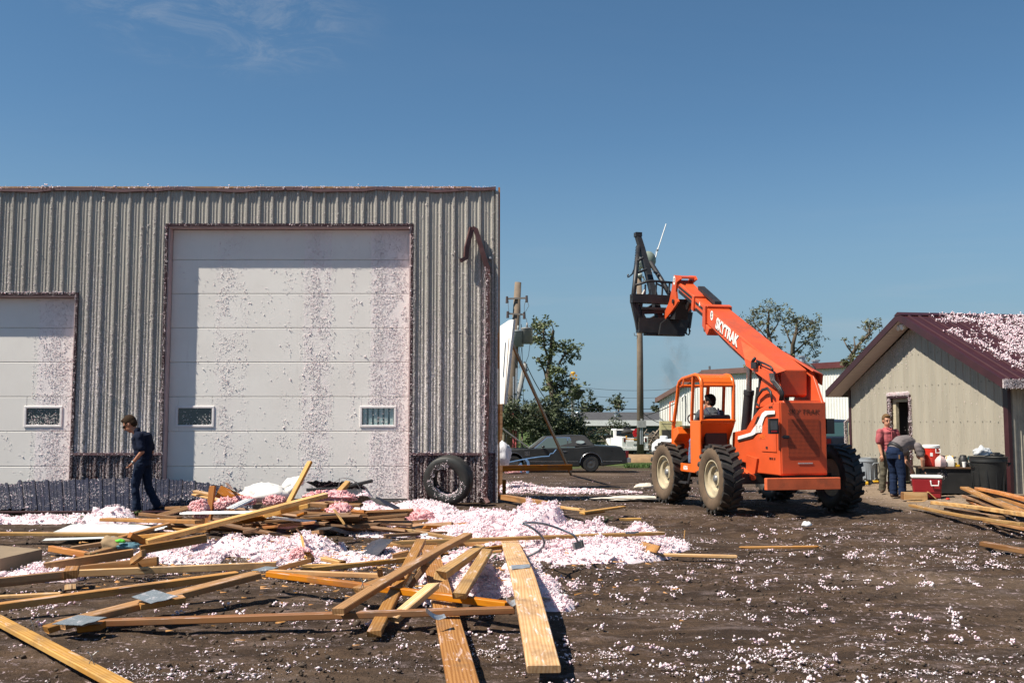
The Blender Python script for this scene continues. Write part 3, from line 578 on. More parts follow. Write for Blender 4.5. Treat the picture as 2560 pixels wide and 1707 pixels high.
# ================================================================ SMALL GABLED BUILDING
PL = Vector((WX(2128, Y=27.0), 27.0, 0)); PR_ = Vector((WX(2522, Y=20.5), 20.5, 0)); UW = (PR_-PL).normalized(); WID = (PR_-PL).length; NO = Vector((UW.y, -UW.x, 0)); IN = -NO
BL = Matrix(((UW.x, IN.x, 0, PL.x), (UW.y, IN.y, 0, PL.y), (0, 0, 1, 0.0), (0, 0, 0, 1)))     # x along wall, y inward, z up
def onwall(px, py, y=0.0):
    Bi = BL.inverted(); o = Bi @ Vector((0, 0, HC)); r = (Bi.to_3x3() @ ray(px, py)); t = (y-o.y)/r.y; return o+t*r
def build_small():
    t = bpy.data.objects.new('workshop_building', None); COL.objects.link(t); t.matrix_world = BL; tag(t, 'small tan metal building with maroon roof trim and open doorway', 'building')
    ze, zr, O, E = 2.50, 0, .44, .5; sl = .44; W2 = WID/2; apex = ze+sl*W2+.06
    TAN = sheet_metal('clean_tan_metal', (.36, .33, .265), .12, .66); hw = lambda x: ze+sl*(W2-abs(x-W2))
    p0 = onwall(*cR(548, 800)); p1 = onwall(*cR(703, 800)); dx0, dx1 = p0.x, p1.x; dz = onwall(*cR(620, 800)).z
    x = 0.0; w = .79
    while x < WID-.01:
        xe = min(x+w, WID); m = MB()
        cuts = sorted({x, xe, *[c for c in (W2, dx0, dx1) if x < c < xe]})
        for a, b in zip(cuts, cuts[1:]):
            lo = dz if dx0 < (a+b)/2 < dx1 else .0
            pr = rib_profile(a, b, .05, .016, .004); n = len(pr)
            m.add([Vector((u, dy, lo)) for u, dy in pr]+[Vector((u, dy, hw(u))) for u, dy in pr], [(i, i+1, n+i+1, n+i) for i in range(n-1)])
        m.obj('wall_sheet', TAN, t); x = xe
    for zz in (.75, 1.6, 2.45, 3.2):                       # screw lines
        m = MB(); q = .05
        while q < WID:
            if zz < hw(q)-.1 and not (dx0-.1 < q < dx1+.1 and zz < dz): m.box((q+.13-.012, -.012, zz-.01+.012*math.sin(q*9)), (q+.13+.012, .001, zz+.01+.012*math.sin(q*9)))
            q += PITCH
        m.obj('screw_row', simple('screw_grey', (.2, .19, .16), .6), t)['kind'] = 'stuff'
    L = 15.0
    MB().prism([(0, .1), (0, ze-.02), (W2, apex-.03), (WID, ze-.02), (WID, .1)], 1, L-.1, L).obj('back_wall', TAN, t)
    s = rib_sheet(0, L, 0, ze+.1, 0, .1); Mx = Matrix(((0, -1, 0, WID), (1, 0, 0, 0), (0, 0, 1, 0), (0, 0, 0, 1)))
    m = MB(); m.add([Mx @ Vector(v) for v in s.v], s.f); m.obj('side_wall', simple('plain_tan_metal', (.36, .33, .265), .6), t)
    MB().box((-.04, .05, 0), (0, L, ze)).obj('side_wall', simple('plain_tan_metal', (.36, .33, .265)), t)
    MB().box((WID-.10, -.045, 0), (WID+.05, .03, ze-.05)).obj('corner_trim', MAROON, t); MB().box((-.05, -.04, 0), (.06, .03, ze-.05)).obj('corner_trim', MAROON, t)
    MB().box((.062, -.05, .0), (dx0-.08, -.004, .1)).obj('base_trim', MAROON, t); MB().box((dx1+.08, -.05, .0), (WID-.11, -.004, .1)).obj('base_trim', MAROON, t)
    # door
    m = MB(); fw = .07
    m.box((dx0-fw, -.05, .05), (dx0, .12, dz+fw)); m.box((dx1, -.05, .05), (dx1+fw, .12, dz+fw)); m.box((dx0, -.05, dz), (dx1, .12, dz+fw)); m.obj('door_frame', MAROON, t)
    MB().box((dx0+.01, .06, .05), (dx0+.16, .14, dz-.01)).box((dx0+.16, .06, dz-.09), (dx1, .14, dz-.01)).obj('door_jamb', simple('cream_jamb', (.42, .37, .26), .6), t)
    MB().box((dx0-.6, .13, 0), (dx0+.10, 2.4, 2.4)).box((dx1+.05, .13, 0), (dx1+.6, 2.4, 2.4)).box((dx0+.1, 2.38, 0), (dx1+.05, 2.5, 2.4)).box((dx0-.6, .13, 2.4), (dx1+.6, 2.5, 2.45)).obj('dark_passage', DARK, t)  # passage lining coloured dark to deepen its shade
    MB().box((dx1-.35, .9, .05), (dx1-.05, 1.3, 1.1)).box((dx0+.2, 1.2, 1.2), (dx1, 1.4, 1.25)).obj('storage_shelf', simple('shelf_grey', (.10, .08, .07)), t)
    # roof sheets, soffit boards, rake fascia
    RF = sheet_metal('maroon_roof', (.042, .011, .013), .1, .68)
    for sgn in (-1, 1):
        x_e = -E if sgn < 0 else WID+E; run = W2+E; zeave = ze-sl*E+.16
        y = -O
        while y < L:
            ye = min(y+.8, L); m = MB(); pr = rib_profile(y, ye-.003, .0, .03, .006); n = len(pr)
            m.add([Vector((W2, u, apex+.16-dy)) for u, dy in pr]+[Vector((x_e, u, zeave-dy)) for u, dy in pr], [(i, i+1, n+i+1, n+i) for i in range(n-1)]); m.obj('roof_sheet', RF, t); y = ye
        # fascia along the rake, in front
        ln = [(W2, apex+.17), (x_e, zeave+.01), (x_e, zeave-.17), (W2, apex-.01)]
        MB().prism(ln, 1, -O-.03, -O).obj('rake_fascia', MAROON, t)
        MB().box(*((( x_e-.03 if sgn < 0 else x_e), -O-.02, zeave-.17), ((x_e if sgn < 0 else x_e+.03), L, zeave+.005))).obj('eave_fascia', MAROON if sgn < 0 else sheet_metal('furred_eave', (.05, .02, .025), .95, .47), t)
        k = int(run*1.12/.16); SO = simple('soffit_white', (.50, .42, .39), .6, .1, 3)
        for i in range(k):
            a = i/k; b = (i+.94)/k; X0 = W2+(x_e-W2)*a; X1 = W2+(x_e-W2)*b; z0 = apex-.005+(zeave-.17-apex+.01)*a; z1 = apex-.005+(zeave-.17-apex+.01)*b
            MB().add([(X0, -O, z0), (X1, -O, z1), (X1, -.02, z1), (X0, -.02, z0), (X0, -O, z0+.015), (X1, -O, z1+.015), (X1, -.02, z1+.015), (X0, -.02, z0+.015)], [(0, 1, 2, 3), (7, 6, 5, 4), (0, 4, 5, 1), (3, 2, 6, 7), (1, 5, 6, 2), (0, 3, 7, 4)]).obj('soffit_board', SO, t)
        MB().prism([(W2, apex+.02), (x_e, zeave-.15), (x_e, zeave-.13), (W2, apex+.04)], 1, -O, L).obj('roof_deck', DARK, t)
    m = MB(); m.prism([(W2-.16, apex+.12), (W2, apex+.20), (W2+.16, apex+.12)], 1, -O-.04, L).obj('ridge_cap', MAROON, t)
    MB().prism([(W2-.14, apex+.2), (W2, apex+.26), (W2+.14, apex+.2)], 1, 3.0, L-1).obj('ridge_vent', MAROON, t)
    for s_ in (-1, 1):                                     # twin floodlight under the peak
        q = onwall(*cR(655, 232), -.22); MB().lathe([(.03, 0), (.06, .05), (.075, .13), (.06, .13), (.001, .1)], 12, Matrix.Translation(q+Vector((s_*.09, 0, 0))) @ Matrix.Rotation(R(115), 4, 'X')).obj('floodlight', WHITE, t, True)
    # snow-like insulation on the near slope, thicker between the ribs and away from the rake
    n = 32000; y = rng.uniform(-O, 9, n); a = rng.uniform(0, 1, n); keep = rng.uniform(0, 1, n); rbp = np.abs((y/PITCH+.5) % 1-.5)
    dens = sstep(-.05, .55, y-1.2*(1-a)*1.0*(a > .15)+.5*(fbm(a*7, y*3, 5, 3)-.5)*1.6)*.9; edge = np.exp(-((y+.0-.55*a-.05+.25*(fbm(a*9, y*0, 8, 3)-.5))/.16)**2)*(a > .28)*1.0
    dens = np.maximum(dens, edge)*np.where(rbp < .13, .3, 1)*np.clip((fbm(a*14, y*5, 3, 4)-.27)*6, 0, 1); k = keep < dens; y = y[k]; a = a[k]
    x = W2+(W2+E)*a; z = apex+.165+(ze-sl*E+.16-apex-.16)*a+rng.uniform(0, .03, len(a)); lumps('insulation_clump', np.stack([x, y, z], 1), rng.gamma(2.0, .012, len(a))+.014, FOAMW, False, .35, t)
    P = []; n = 900; u = rng.uniform(0, 1, n); P.append(np.stack([dx0-.05+(dx1-dx0+.1)*u, rng.uniform(-.08, -.02, n), dz+.08+rng.uniform(-.02, .06, n)], 1)); u = rng.uniform(0, 1, n)
    P.append(np.stack([np.where(u < .5, dx0+.02, dx1+.06)+rng.normal(0, .02, n), rng.uniform(-.07, .0, n), dz*rng.beta(2, .8, n)], 1)); P = np.concatenate(P); lumps('insulation_clump', P, rng.uniform(.008, .022, len(P)), FOAM, False, .4, t)
    n = 260; u = rng.uniform(0, WID, n); z = rng.uniform(.2, 3, n); k = z < np.array([hw(q) for q in u]); lumps('insulation_clump', np.stack([u[k], np.full(k.sum(), -.02), z[k]], 1), rng.uniform(.006, .014, k.sum()), FOAMW, False, .4, t)
    n = 900; u = W2*rng.beta(2, 1.2, n); z = np.array([hw(q) for q in u])-.05-rng.gamma(1.5, .16, n); lumps('insulation_clump', np.stack([u, np.full(n, -.016), z], 1), rng.uniform(.006, .016, n), FOAM, False, .4, t)
    n = 700; lumps('insulation_clump', np.stack([rng.uniform(WID+E-.03, WID+E+.05, n), rng.uniform(-O, 3, n), ze-sl*E+rng.uniform(-.02, .17, n)], 1), rng.uniform(.01, .025, n), FOAM, False, .4, t)
    # lean-to wing seen past the far corner
    m = MB(); m.prism([(0.3, .0), (0.3, 1.55), (1.0, 2.1), (1.55, 2.3), (1.55, .0)], 0, -.75, -.06); w_ = m.obj('side_wing', simple('wing_tan', (.36, .32, .22), .7), t)
    MB().tube([(-.78, .24, .0), (-.78, .24, 1.58), (-.78, 1.0, 2.16), (-.5, 1.6, 2.36)], .05, 4).obj('wing_trim', sheet_metal('furred_wing_trim', (.06, .03, .03), .8, .5), t)
build_small()
# ================================================================ TELEHANDLER (x forward, y to its left side, z up)
TO = Vector((4.787, 17.95, 0.0)); TH = R(12)
TM = Matrix.Translation(TO+Vector((0, 0, float(gz(4.8, 18))))) @ Matrix.Rotation(R(90)+TH, 4, 'Z')
def TL(p, ax, val):
    Mi = TM.inverted(); o = Mi @ Vector((0, 0, HC)); r = Mi.to_3x3() @ ray(*p); return o+((val-o[ax])/r[ax])*r
def text_mesh(s, size, ext=.004, shear=0.0, bold=0.0, sx=1.0):
    c = bpy.data.curves.new('lettering', 'FONT'); c.body = s; c.size = size; c.extrude = ext; c.shear = shear; c.offset = bold; c.align_x = 'CENTER'; c.align_y = 'CENTER'; c.resolution_u = 3
    o = bpy.data.objects.new('lettering', c); COL.objects.link(o); dg = bpy.context.evaluated_depsgraph_get()
    me = bpy.data.meshes.new_from_object(o.evaluated_get(dg)); bpy.data.objects.remove(o); bpy.data.curves.remove(c)
    if sx != 1: me.transform(Matrix.Diagonal((sx, 1, 1, 1)))
    return me
def put_text(s, size, mat, parent, origin, xdir, ydir, ext=.004, shear=0, bold=0, sx=1.0, name='lettering'):
    me = text_mesh(s, size, ext, shear, bold, sx); X = Vector(xdir).normalized(); Z = X.cross(Vector(ydir)).normalized(); Yv = Z.cross(X)
    me.transform(Matrix(((X.x, Yv.x, Z.x, origin[0]), (X.y, Yv.y, Z.y, origin[1]), (X.z, Yv.z, Z.z, origin[2]), (0, 0, 0, 1)))); me.materials.clear()
    return link(name, me, mat, parent)
DECAL_W = simple('decal_white', (.78, .76, .72), .5, .1, 5); DECAL_K = simple('decal_black', (.02, .018, .018), .5, .1, 5)
def big_wheel(t, x, y, side, steer=0.0, mud=RUBM):
    Mw = Matrix.Translation((x, y, .595)) @ Matrix.Rotation(steer, 4, 'Z') @ Matrix.Diagonal((1, side, 1, 1)); w = .19
    m = MB(); pr = [(.335, .13), (.36, .165), (.44, .195), (.52, .19), (.555, .165), (.562, .08), (.562, -.08), (.555, -.165), (.52, -.19), (.44, -.195), (.36, -.165), (.335, -.13), (.335, .13)]
    m.lathe(pr, 40, Mw, 'y'); tyre = autosmooth(m.obj('tyre', mud, t), 40)
    side_m = MB().lathe([(.345, .160), (.37, .176), (.44, .199), (.515, .195), (.545, .172)], 40, Mw, 'y').obj('tyre_wall', simple('dried_mud', (.10, .066, .04), .9, .35, 5, bump=.3), tyre, True)
    for k in range(22):                              # chevron lugs
        a = 2*math.pi*k/22
        for sg in (-1, 1):
            m = MB(); A = Matrix.Rotation(a+(.14 if sg > 0 else 0), 4, 'Y')
            pts = [(.0, -.035), (.0, .035), (.11, .10), (.19, .13), (.19, .06), (.11, .03)]
            m.prism([(q[1], q[0]*sg) for q in pts] if sg > 0 else [(q[1], q[0]*sg) for q in reversed(pts)], 2, .545, .598, Mw @ A)
            m.obj('tread_lug', mud, tyre)
    rim = MB().lathe([(.34, .14), (.335, .15), (.31, .15), (.30, .10), (.22, .085), (.2, .03), (.12, .02), (.115, .07), (.08, .075), (.001, .08)], 36, Mw, 'y').lathe([(.335, .13), (.335, -.14), (.2, -.1), (.001, -.1)], 36, Mw, 'y').obj('rim', CREAM, t, True); autosmooth(rim, 35)
    m = MB()
    for k in range(10):
        a = 2*math.pi*k/10; m.lathe([(.012, .0), (.012, .03), (.001, .03)], 6, Mw @ Matrix.Translation((.155*math.cos(a), .022, .155*math.sin(a))), 'y')
    m.obj('wheel_nut', STEEL, rim); MB().lathe([(.075, .06), (.07, .1), (.04, .115), (.001, .115)], 16, Mw, 'y').obj('hub', STEEL, rim, True)
def build_telehandler():
    t = bpy.data.objects.new('telehandler', None); COL.objects.link(t); t.matrix_world = TM; tag(t, 'orange telehandler with raised boom and black lifting frame, open driver cab', 'telehandler')
    O = ORANGE
    for x, y, s, st in ((0, 1.14, 1, 0), (2.4, 1.14, 1, R(3)), (0, -1.14, -1, 0), (2.4, -1.14, -1, R(3))): big_wheel(t, x, y, s, st)
    # chassis, axles
    m = MB(); m.box((-.85, -.38, .62), (2.9, .38, .95)); m.box((-.12, -.95, .5), (.12, .95, .68)); m.box((2.28, -.95, .5), (2.52, .95, .68)); m.ell((0, 0, .55), (.22, .2, .2)); m.ell((2.4, 0, .55), (.22, .2, .2)); m.box((.35, .3, .55), (1.0, .62, .74)); m.obj('chassis', BLACK, t)
    # engine box with stepped shoulder
    prof = [(-.93, .69), (-.93, 1.94), (-.60, 1.915), (-.2, 1.83), (.06, 1.69), (.36, 1.46), (.95, 1.40), (1.0, .9), (.4, .85), (.1, .69)]
    bevel(MB().prism(prof, 1, -.42, .46).obj('body', O, t), .018, 2)
    m = MB(); m.prism([(-.955, .72), (-.955, 1.925), (-.935, 1.925), (-.935, .72)], 1, -.395, .435); rd = bevel(m.obj('rear_door', O, t), .006)
    gm = NT('grille_mesh'); v = gm.coord('Object'); s3 = gm.sep(v)
    vo = gm.n('ShaderNodeTexVoronoi'); cmb = gm.n('ShaderNodeCombineXYZ'); gm.set(cmb.inputs[0], gm.m2('MULTIPLY', s3[1], 44.)); gm.set(cmb.inputs[1], gm.m2('MULTIPLY', s3[2], 44.)); gm.set(vo.inputs['Vector'], cmb.outputs[0]); vo.inputs['Scale'].default_value = 1.0; vo.inputs['Randomness'].default_value = 0
    hole = gm.rng(vo.outputs['Distance'], .30, .36, 1, 0); mesh_mat = gm.fin(gm.mix(hole, (.50, .072, .018), (.01, .008, .007)), .6)
    m = MB(); m.box((-.963, -.265, 1.0), (-.956, .315, 1.64)); m.obj('grille', mesh_mat, rd)
    m = MB(); m.box((-.972, .30, 1.31), (-.957, .40, 1.37)); m.box((-.99, .30, 1.33), (-.97, .44, 1.35)); m.obj('door_handle', BLACK, rd)
    put_text('SKY TRAK', .115, simple('stencil_brown', (.10, .028, .012), .8, .3, 60), rd, (-.958, .02, 1.765), (0, -1, 0), (0, 0, 1), .001, .18, .0, 1.12)
    put_text('TURBO DIESEL', .04, simple('badge_grey', (.45, .42, .40), .5), rd, (-.958, .0, .895), (0, -1, 0), (0, 0, 1), .003, .1) if False else MB().box((-.962, -.13, .885), (-.956, .14, .905)).obj('badge', simple('badge_grey', (.45, .40, .38), .5, .5, 60), rd)
    m = MB(); m.box((-1.12, -.55, .46), (-1.02, .80, .66)); m.box((-1.02, .2, .48), (-.85, .5, .64)); m.box((-1.02, -.4, .48), (-.85, -.2, .64))
    bevel(m.obj('rear_bumper', simple('worn_orange', (.62, .12, .04), .55, .3, 3, dirt=(.16, .06, .03), dirtamt=.8), t), .008)
    # inspection hatch, stripe decals and lights on the left flank
    y = .462
    bevel(MB().box((-.83, y, 1.08), (-.28, y+.012, 1.52)).obj('side_hatch', O, t), .004)
    MB().box((-.52, y+.013, 1.13), (-.46, y+.02, 1.17)).obj('hatch_latch', BLACK, t)
    def flat(nm, poly, mat, off=.0): return MB().prism(poly, 1, y+.012+off, y+.016+off).obj(nm, mat, t)
    P = lambda *q: [tuple(TL(crop(1820, 860, .15304)(a, b), 1, y+.014)[i] for i in (0, 2)) for a, b in q]
    flat('stripe_decal', P((765, 1085), (765, 1140), (650, 1150), (600, 1190), (560, 1300), (470, 1310), (555, 1130), (605, 1090)), DECAL_W); flat('stripe_decal', P((560, 1300), (555, 1440), (480, 1445), (400, 1490), (160, 1560), (165, 1505), (370, 1445), (420, 1370), (470, 1305)), DECAL_W)
    flat('stripe_decal', P((765, 1140), (760, 1165), (665, 1180), (625, 1185), (650, 1150)), DECAL_K, .001); flat('stripe_decal', P((480, 1445), (440, 1480), (400, 1530), (160, 1590), (160, 1562), (400, 1492)), DECAL_K, .001); flat('stripe_decal', P((515, 1165), (470, 1290), (440, 1310), (400, 1370), (440, 1290), (480, 1190)), DECAL_K, .001)
    put_text('JLG', .16, simple('faded_grey_print', (.55, .5, .47), .6), t, tuple(TL(crop(1820, 860, .15304)(495, 1378), 1, y+.022)), (-1, 0, 0), (0, 0, 1), .001, .1, .003)
    put_text('10745', .062, DECAL_K, t, tuple(TL(crop(1820, 860, .15304)(695, 1035), 1, y+.004)), (-1, 0, .05), (0, 0, 1), .002); put_text('WER', .11, simple('faint_orange', (.75, .16, .02), .5), t, tuple(TL(crop(1820, 860, .15304)(560, 1515), 1, y+.015)), (-1, 0, 0), (0, 0, 1), .001)
    put_text('08 01 34', .062, DECAL_K, t, tuple(TL(cS(0, 0), 1, y))[:0] or tuple(TL(crop(1600, 880, .2678)(1235, 995), 1, y+.003)), (-1, 0, 0), (0, 0, 1), .002)
    lm = MB(); q = TL(crop(1820, 860, .15304)(745, 1340), 0, -.97); lm.box((-.985, q.y-.085, q.z-.13), (-.93, q.y+.085, q.z+.13)); lo = lm.obj('light_housing', BLACK, t); MB().box((-.992, q.y-.06, q.z-.06), (-.984, q.y+.06, q.z+.09)).obj('lamp_lens', simple('grey_lens', (.10, .10, .10), .2), lo); MB().box((-.992, q.y-.05, q.z-.10), (-.984, q.y+.05, q.z-.072)).obj('reflector', simple('red_lens', (.4, .02, .02), .3), lo)
    q = TL(crop(1820, 860, .15304)(1660, 1340), 0, -.93); MB().box((-.95, q.y-.08, q.z-.13), (-.88, q.y+.06, q.z+.13)).box((-.94, q.y, q.z-.03), (-.9, -.41, q.z+.03)).obj('light_housing', BLACK, t)
    # mast posts holding the boom pivot
    m = MB()
    for ys in (.33, -.38): m.prism([(-.95, 1.92), (.12, 1.84), (-.18, 2.42), (-.62, 2.5)], 1, ys, ys+.05)
    m.box((-.90, -.33, 1.90), (-.3, .33, 1.96)); bevel(m.obj('mast', O, t), .006)
    # boom
    sl = .462; ang = math.atan(sl); n = math.cos(ang)
    ztop = lambda x: 3.965+.452*(x-2.62); zbot = lambda x: 3.60+.485*(x-2.55)
    m = MB(); m.prism([(-.62, ztop(-.62)), (2.60, ztop(2.60)), (2.64, zbot(2.64)), (.5, zbot(.5)), (-.5, 2.02), (-.6, 2.05)], 1, -.25, .25); boom = bevel(m.obj('boom', O, t), .02, 2)
    for s in (1, -1):                               # flared rear cheeks over the cylinders
        a, b = (.25, .47) if s > 0 else (-.47, -.25)
        m = MB(); m.add([(.95, s*.25, ztop(.95)-.08), (.35, s*.46, ztop(.35)-.20), (-.78, s*.46, ztop(-.78)-.02), (-.82, s*.25, ztop(-.82)+.06)], [(0, 1, 2, 3)] if s < 0 else [(3, 2, 1, 0)]); m.add([(.35, s*.46, ztop(.35)-.20), (-.78, s*.46, ztop(-.78)-.02), (-.74, s*.46, ztop(-.78)-.20), (.30, s*.46, ztop(.3)-.30)], [(0, 1, 2, 3)]); c = m.obj('cheek_plate', O, boom); so_ = c.modifiers.new('s', 'SOLIDIFY'); so_.thickness = .018; so_.offset = 0
    m = MB()                                        # collar at the mouth of the outer boom
    for (a, b, c, d) in ((.25, .30, -.06, .03), (-.30, -.25, -.06, .03)): m.prism([(2.52, ztop(2.52)+.05), (2.64, ztop(2.64)+.05), (2.70, zbot(2.70)-.10), (2.56, zbot(2.56)-.14)], 1, a, b)
    m.prism([(2.52, ztop(2.52)), (2.64, ztop(2.64)), (2.62, ztop(2.62)+.055), (2.50, ztop(2.5)+.055)], 1, -.25, .25); m.prism([(2.36, zbot(2.36)-.02), (2.66, zbot(2.66)-.005), (2.64, zbot(2.64)-.16), (2.5, zbot(2.5)-.22)], 1, -.28, .28); bevel(m.obj('boom_collar', O, boom), .012, 2)
    m = MB(); m.prism([(2.5, ztop(2.5)-.035), (3.36, ztop(3.36)-.035), (3.38, zbot(3.38)+.035), (2.5, zbot(2.5)+.035)], 1, -.2, .2); bevel(m.obj('middle_section', O, boom), .012, 2)
    m = MB(); m.prism([(3.26, ztop(3.26)+.015), (3.36, ztop(3.36)+.02), (3.44, zbot(3.44)-.03), (3.32, zbot(3.32)-.03)], 1, -.235, .235); bevel(m.obj('boom_collar', O, boom), .01)
    m = MB(); m.prism([(3.3, ztop(3.3)-.07), (4.42, ztop(4.42)-.0), (4.42, zbot(4.42)+.10), (3.3, zbot(3.3)+.08)], 1, -.16, .16); bevel(m.obj('inner_section', O, boom), .01)
    m = MB()
    for (x0, x1, yo, lo, hi) in ((2.72, 3.26, .2, .10, .16), (2.72, 3.26, .2, .23, .30), (3.46, 4.32, .16, .09, .15), (3.46, 4.32, .16, .18, .26)):
        for s in (1, -1): m.prism([(x0, ztop(x0)-lo), (x1, ztop(x1)-lo), (x1, ztop(x1)-hi), (x0, ztop(x0)-hi)], 1, *(sorted((s*yo, s*(yo+.004)))))
    m.obj('wear_strip', BLACK, boom)
    m = MB(); m.prism([(2.66, ztop(2.66)+.02), (3.55, ztop(3.55)+.06), (3.55, ztop(3.55)+.14), (2.66, ztop(2.66)+.10)], 1, -.13, .02); m.obj('hose_guard', BLACK, boom)
    # lettering on the boom, left face
    d = Vector((-1, 0, -.47)); u = Vector((-.47, 0, 1)); A = TL(cS(950, 965), 1, .252)
    put_text('SKYTRAK', .30, DECAL_K, boom, (A.x+.012, .2525, A.z-.018), d, (0, 0, 1), .0015, .0, .016, .86); put_text('SKYTRAK', .30, DECAL_W, boom, (A.x, .2545, A.z), d, (0, 0, 1), .0015, 0, .012, .86)
    A = TL(cS(818, 815), 1, .253); MB().lathe([(.085, 0), (.085, .004), (.001, .004)], 20, Matrix.Translation((A.x, .252, A.z)) @ Matrix.Diagonal((.8, 1, 1.15, 1)), 'y').obj('emblem', DECAL_W, boom); put_text('S', .15, DECAL_K, boom, (A.x, .257, A.z), (-1, 0, -.3), (0, 0, 1), .001, 0, .004)
    A = TL(cS(708, 718), 1, .205); MB().prism([(A.x-.05, A.z-.06), (A.x, A.z+.06), (A.x+.05, A.z-.02)], 1, .201, .204).obj('warning_decal', DECAL_W, boom)
    # head with hooked side plates
    hp = [(482, 455), (525, 458), (540, 490), (505, 520), (498, 600), (505, 665), (517, 690), (500, 720), (470, 765), (430, 815), (375, 885), (368, 850), (405, 770), (440, 690), (462, 580)]
    pl = [tuple(TL(cS(*q), 1, .2)[i] for i in (0, 2)) for q in hp]
    m = MB(); m.prism(pl, 1, .16, .205); m.prism(pl, 1, -.205, -.16); hd = m.obj('boom_head', O, boom)
    A = [TL(cS(*q), 1, .2) for q in ((484, 458), (528, 470))]; m = MB(); m.prism([(A[0].x, A[0].z), (A[1].x, A[1].z), (A[1].x, A[1].z-.04), (A[0].x, A[0].z-.04)], 1, -.16, .16); m.obj('head_cap', O, boom)
    q = TL(cS(480, 505), 1, .2); MB().lathe([(.085, 0), (.085, .004), (.001, .004)], 20, Matrix.Translation((q.x-.04, .206, q.z)) @ Matrix.Diagonal((.75, 1, 1.2, 1)), 'y').obj('emblem', DECAL_W, boom); put_text('S', .13, DECAL_K, boom, (q.x-.04, .2115, q.z), (-1, 0, -.2), (0, 0, 1), .001, 0, .006)
    q = TL(cS(482, 690), 1, .2); m = MB(); m.lathe([(.05, -.25), (.05, .24), (.001, .24)], 12, Matrix.Translation((q.x, 0, q.z)), 'y'); m.prism([(q.x-.06, q.z+.05), (q.x+.06, q.z+.05), (4.95, 3.95), (4.6, 3.9)], 1, -.15, .15); m.obj('head_link', BLACK, boom)
    m = MB(); m.tube([(4.15, -.12, 4.45), (4.5, -.1, 4.2), (4.62, -.1, 4.05)], .035, 8); m.tube([(3.5, -.02, zbot(3.5)), (3.75, -.2, 4.05), (4.05, -.35, 3.6)], .04, 8); m.obj('tilt_cylinder', STEEL, boom)
    m = MB()
    for k, off in enumerate((0, .03, .055)): m.tube([(2.5, .12+off, zbot(2.5)-.04), (1.6, .12+off, zbot(1.6)-.05-.02*k), (.8, .13+off, zbot(.8)-.06), (.3, .14+off, zbot(.3)-.14)], .014, 5)
    m.obj('hydraulic_line', STEEL, boom)
    # lift cylinders
    for ys in (.36, -.36):
        m = MB(); m.tube([(.37, ys, 2.66), (.42, ys, 2.10)], .05, 12); m.lathe([(.09, -.04), (.09, .04)], 12, Matrix.Translation((.36, ys, 2.70)), 'y'); c = autosmooth(m.obj('cylinder_rod', simple('chrome_rod', (.35, .32, .30), .25, .3, 6, .9), t), 40)
        m = MB(); m.tube([(.42, ys, 2.14), (.62, ys, 1.3)], .088, 16); m.tube([(.415, ys, 2.17), (.43, ys, 2.09)], .098, 16); autosmooth(m.obj('lift_cylinder', BLACK, t), 40)
    m = MB(); m.tube([(.02, .3, 2.36), (.06, .3, 2.2)], .05, 12); m.tube([(.05, .3, 2.2), (.26, .3, 1.5)], .085, 16); autosmooth(m.obj('slave_cylinder', BLACK, t), 40)
    def hose(p, r, n):
        MB().tube(p, r, n).obj('hydraulic_hose', BLACK, t, True)
    V = lambda q, yy: TL(crop(1820, 860, .15304)(*q), 1, yy)
    for dd in (0, 25, 50): hose([V((690+dd, 480), .5), V((710+dd, 600), .5), V((800+dd, 700), .52), V((870+dd*.6, 800), .5), V((850+dd*.8, 915), .48)], .022, 6)
    for dd in (0, 18): hose([V((720, 950), .48), V((700, 780+dd), .48), V((640, 715+dd), .46), V((560, 740+dd), .46), V((480, 850+dd), .44), V((455, 960+dd), .44), V((510, 1010), .44)], .018, 6)
    for dd in (0, 14): hose([V((1230, 320), -.4), V((1350, 340+dd), -.46), V((1410, 390+dd), -.5), V((1415, 480), -.5), V((1440, 600), -.5), V((1475, 740+dd), -.5), V((1440, 860), -.47), V((1400, 910), -.44)], .026, 6)
    hose([V((1420, 480), -.5), V((1340, 560), -.48), V((1350, 650), -.48), V((1420, 720), -.48), V((1430, 850), -.46)], .024, 6)
    hose([V((440, 230), .48), V((400, 290), .48)], .03, 6); hose([V((470, 270), .48), V((600, 320), .48), V((700, 370), .48), V((730, 420), .5)], .02, 6); hose([V((490, 280), .48), V((480, 380), .48)], .012, 5); hose([V((540, 300), .48), V((530, 400), .48)], .012, 5); hb = MB(); hb.box(V((390, 400), .5)-Vector((.0, .08, 0)), V((470, 290), .5)+Vector((0, .02, 0)))
    hb.obj('valve_block', BLACK, t)
    # cab
    yl, yr = 1.15, .46; o2 = ORANGE2
    m = MB(); m.prism([(.84, 1.62), (1.33, 1.62), (1.33, .66), (.86, .66), (.86, 1.18)], 1, yl-.035, yl)          # side quarter panel
    m.prism([(.82, 1.62), (.80, 1.58), (1.08, 1.22), (1.08, .68), (1.14, .68), (1.14, 1.24), (.88, 1.62)], 1, yr, yl-.036)        # rear lower panel, cut back under the sill
    m.box((1.12, yr, .64), (2.2, yl, .69)); m.prism([(2.16, .69), (2.30, .95), (2.30, 1.45), (2.02, 1.50), (1.95, 1.36), (2.2, 1.2), (2.1, .69)], 1, yr, yl-.01); m.box((1.12, yr-.03, .66), (2.2, yr, 1.60)); m.box((1.33, yl-.03, .66), (2.14, yl, .80))
    tub = bevel(m.obj('cab_body', o2, t), .014, 2)
    rr = .036; m = MB()
    def loop(ya): return [(.83, ya, 1.60), (.80, ya, 2.28), (.84, ya, 2.38), (.95, ya, 2.455), (1.1, ya, 2.48), (1.75, ya, 2.43), (1.90, ya, 2.38), (1.97, ya, 2.30), (2.06, ya, 2.0), (2.27, ya, 1.5), (2.30, ya, 1.0)]
    for ya in (yl-.03, yr+.03): m.tube(loop(ya), rr, 8)
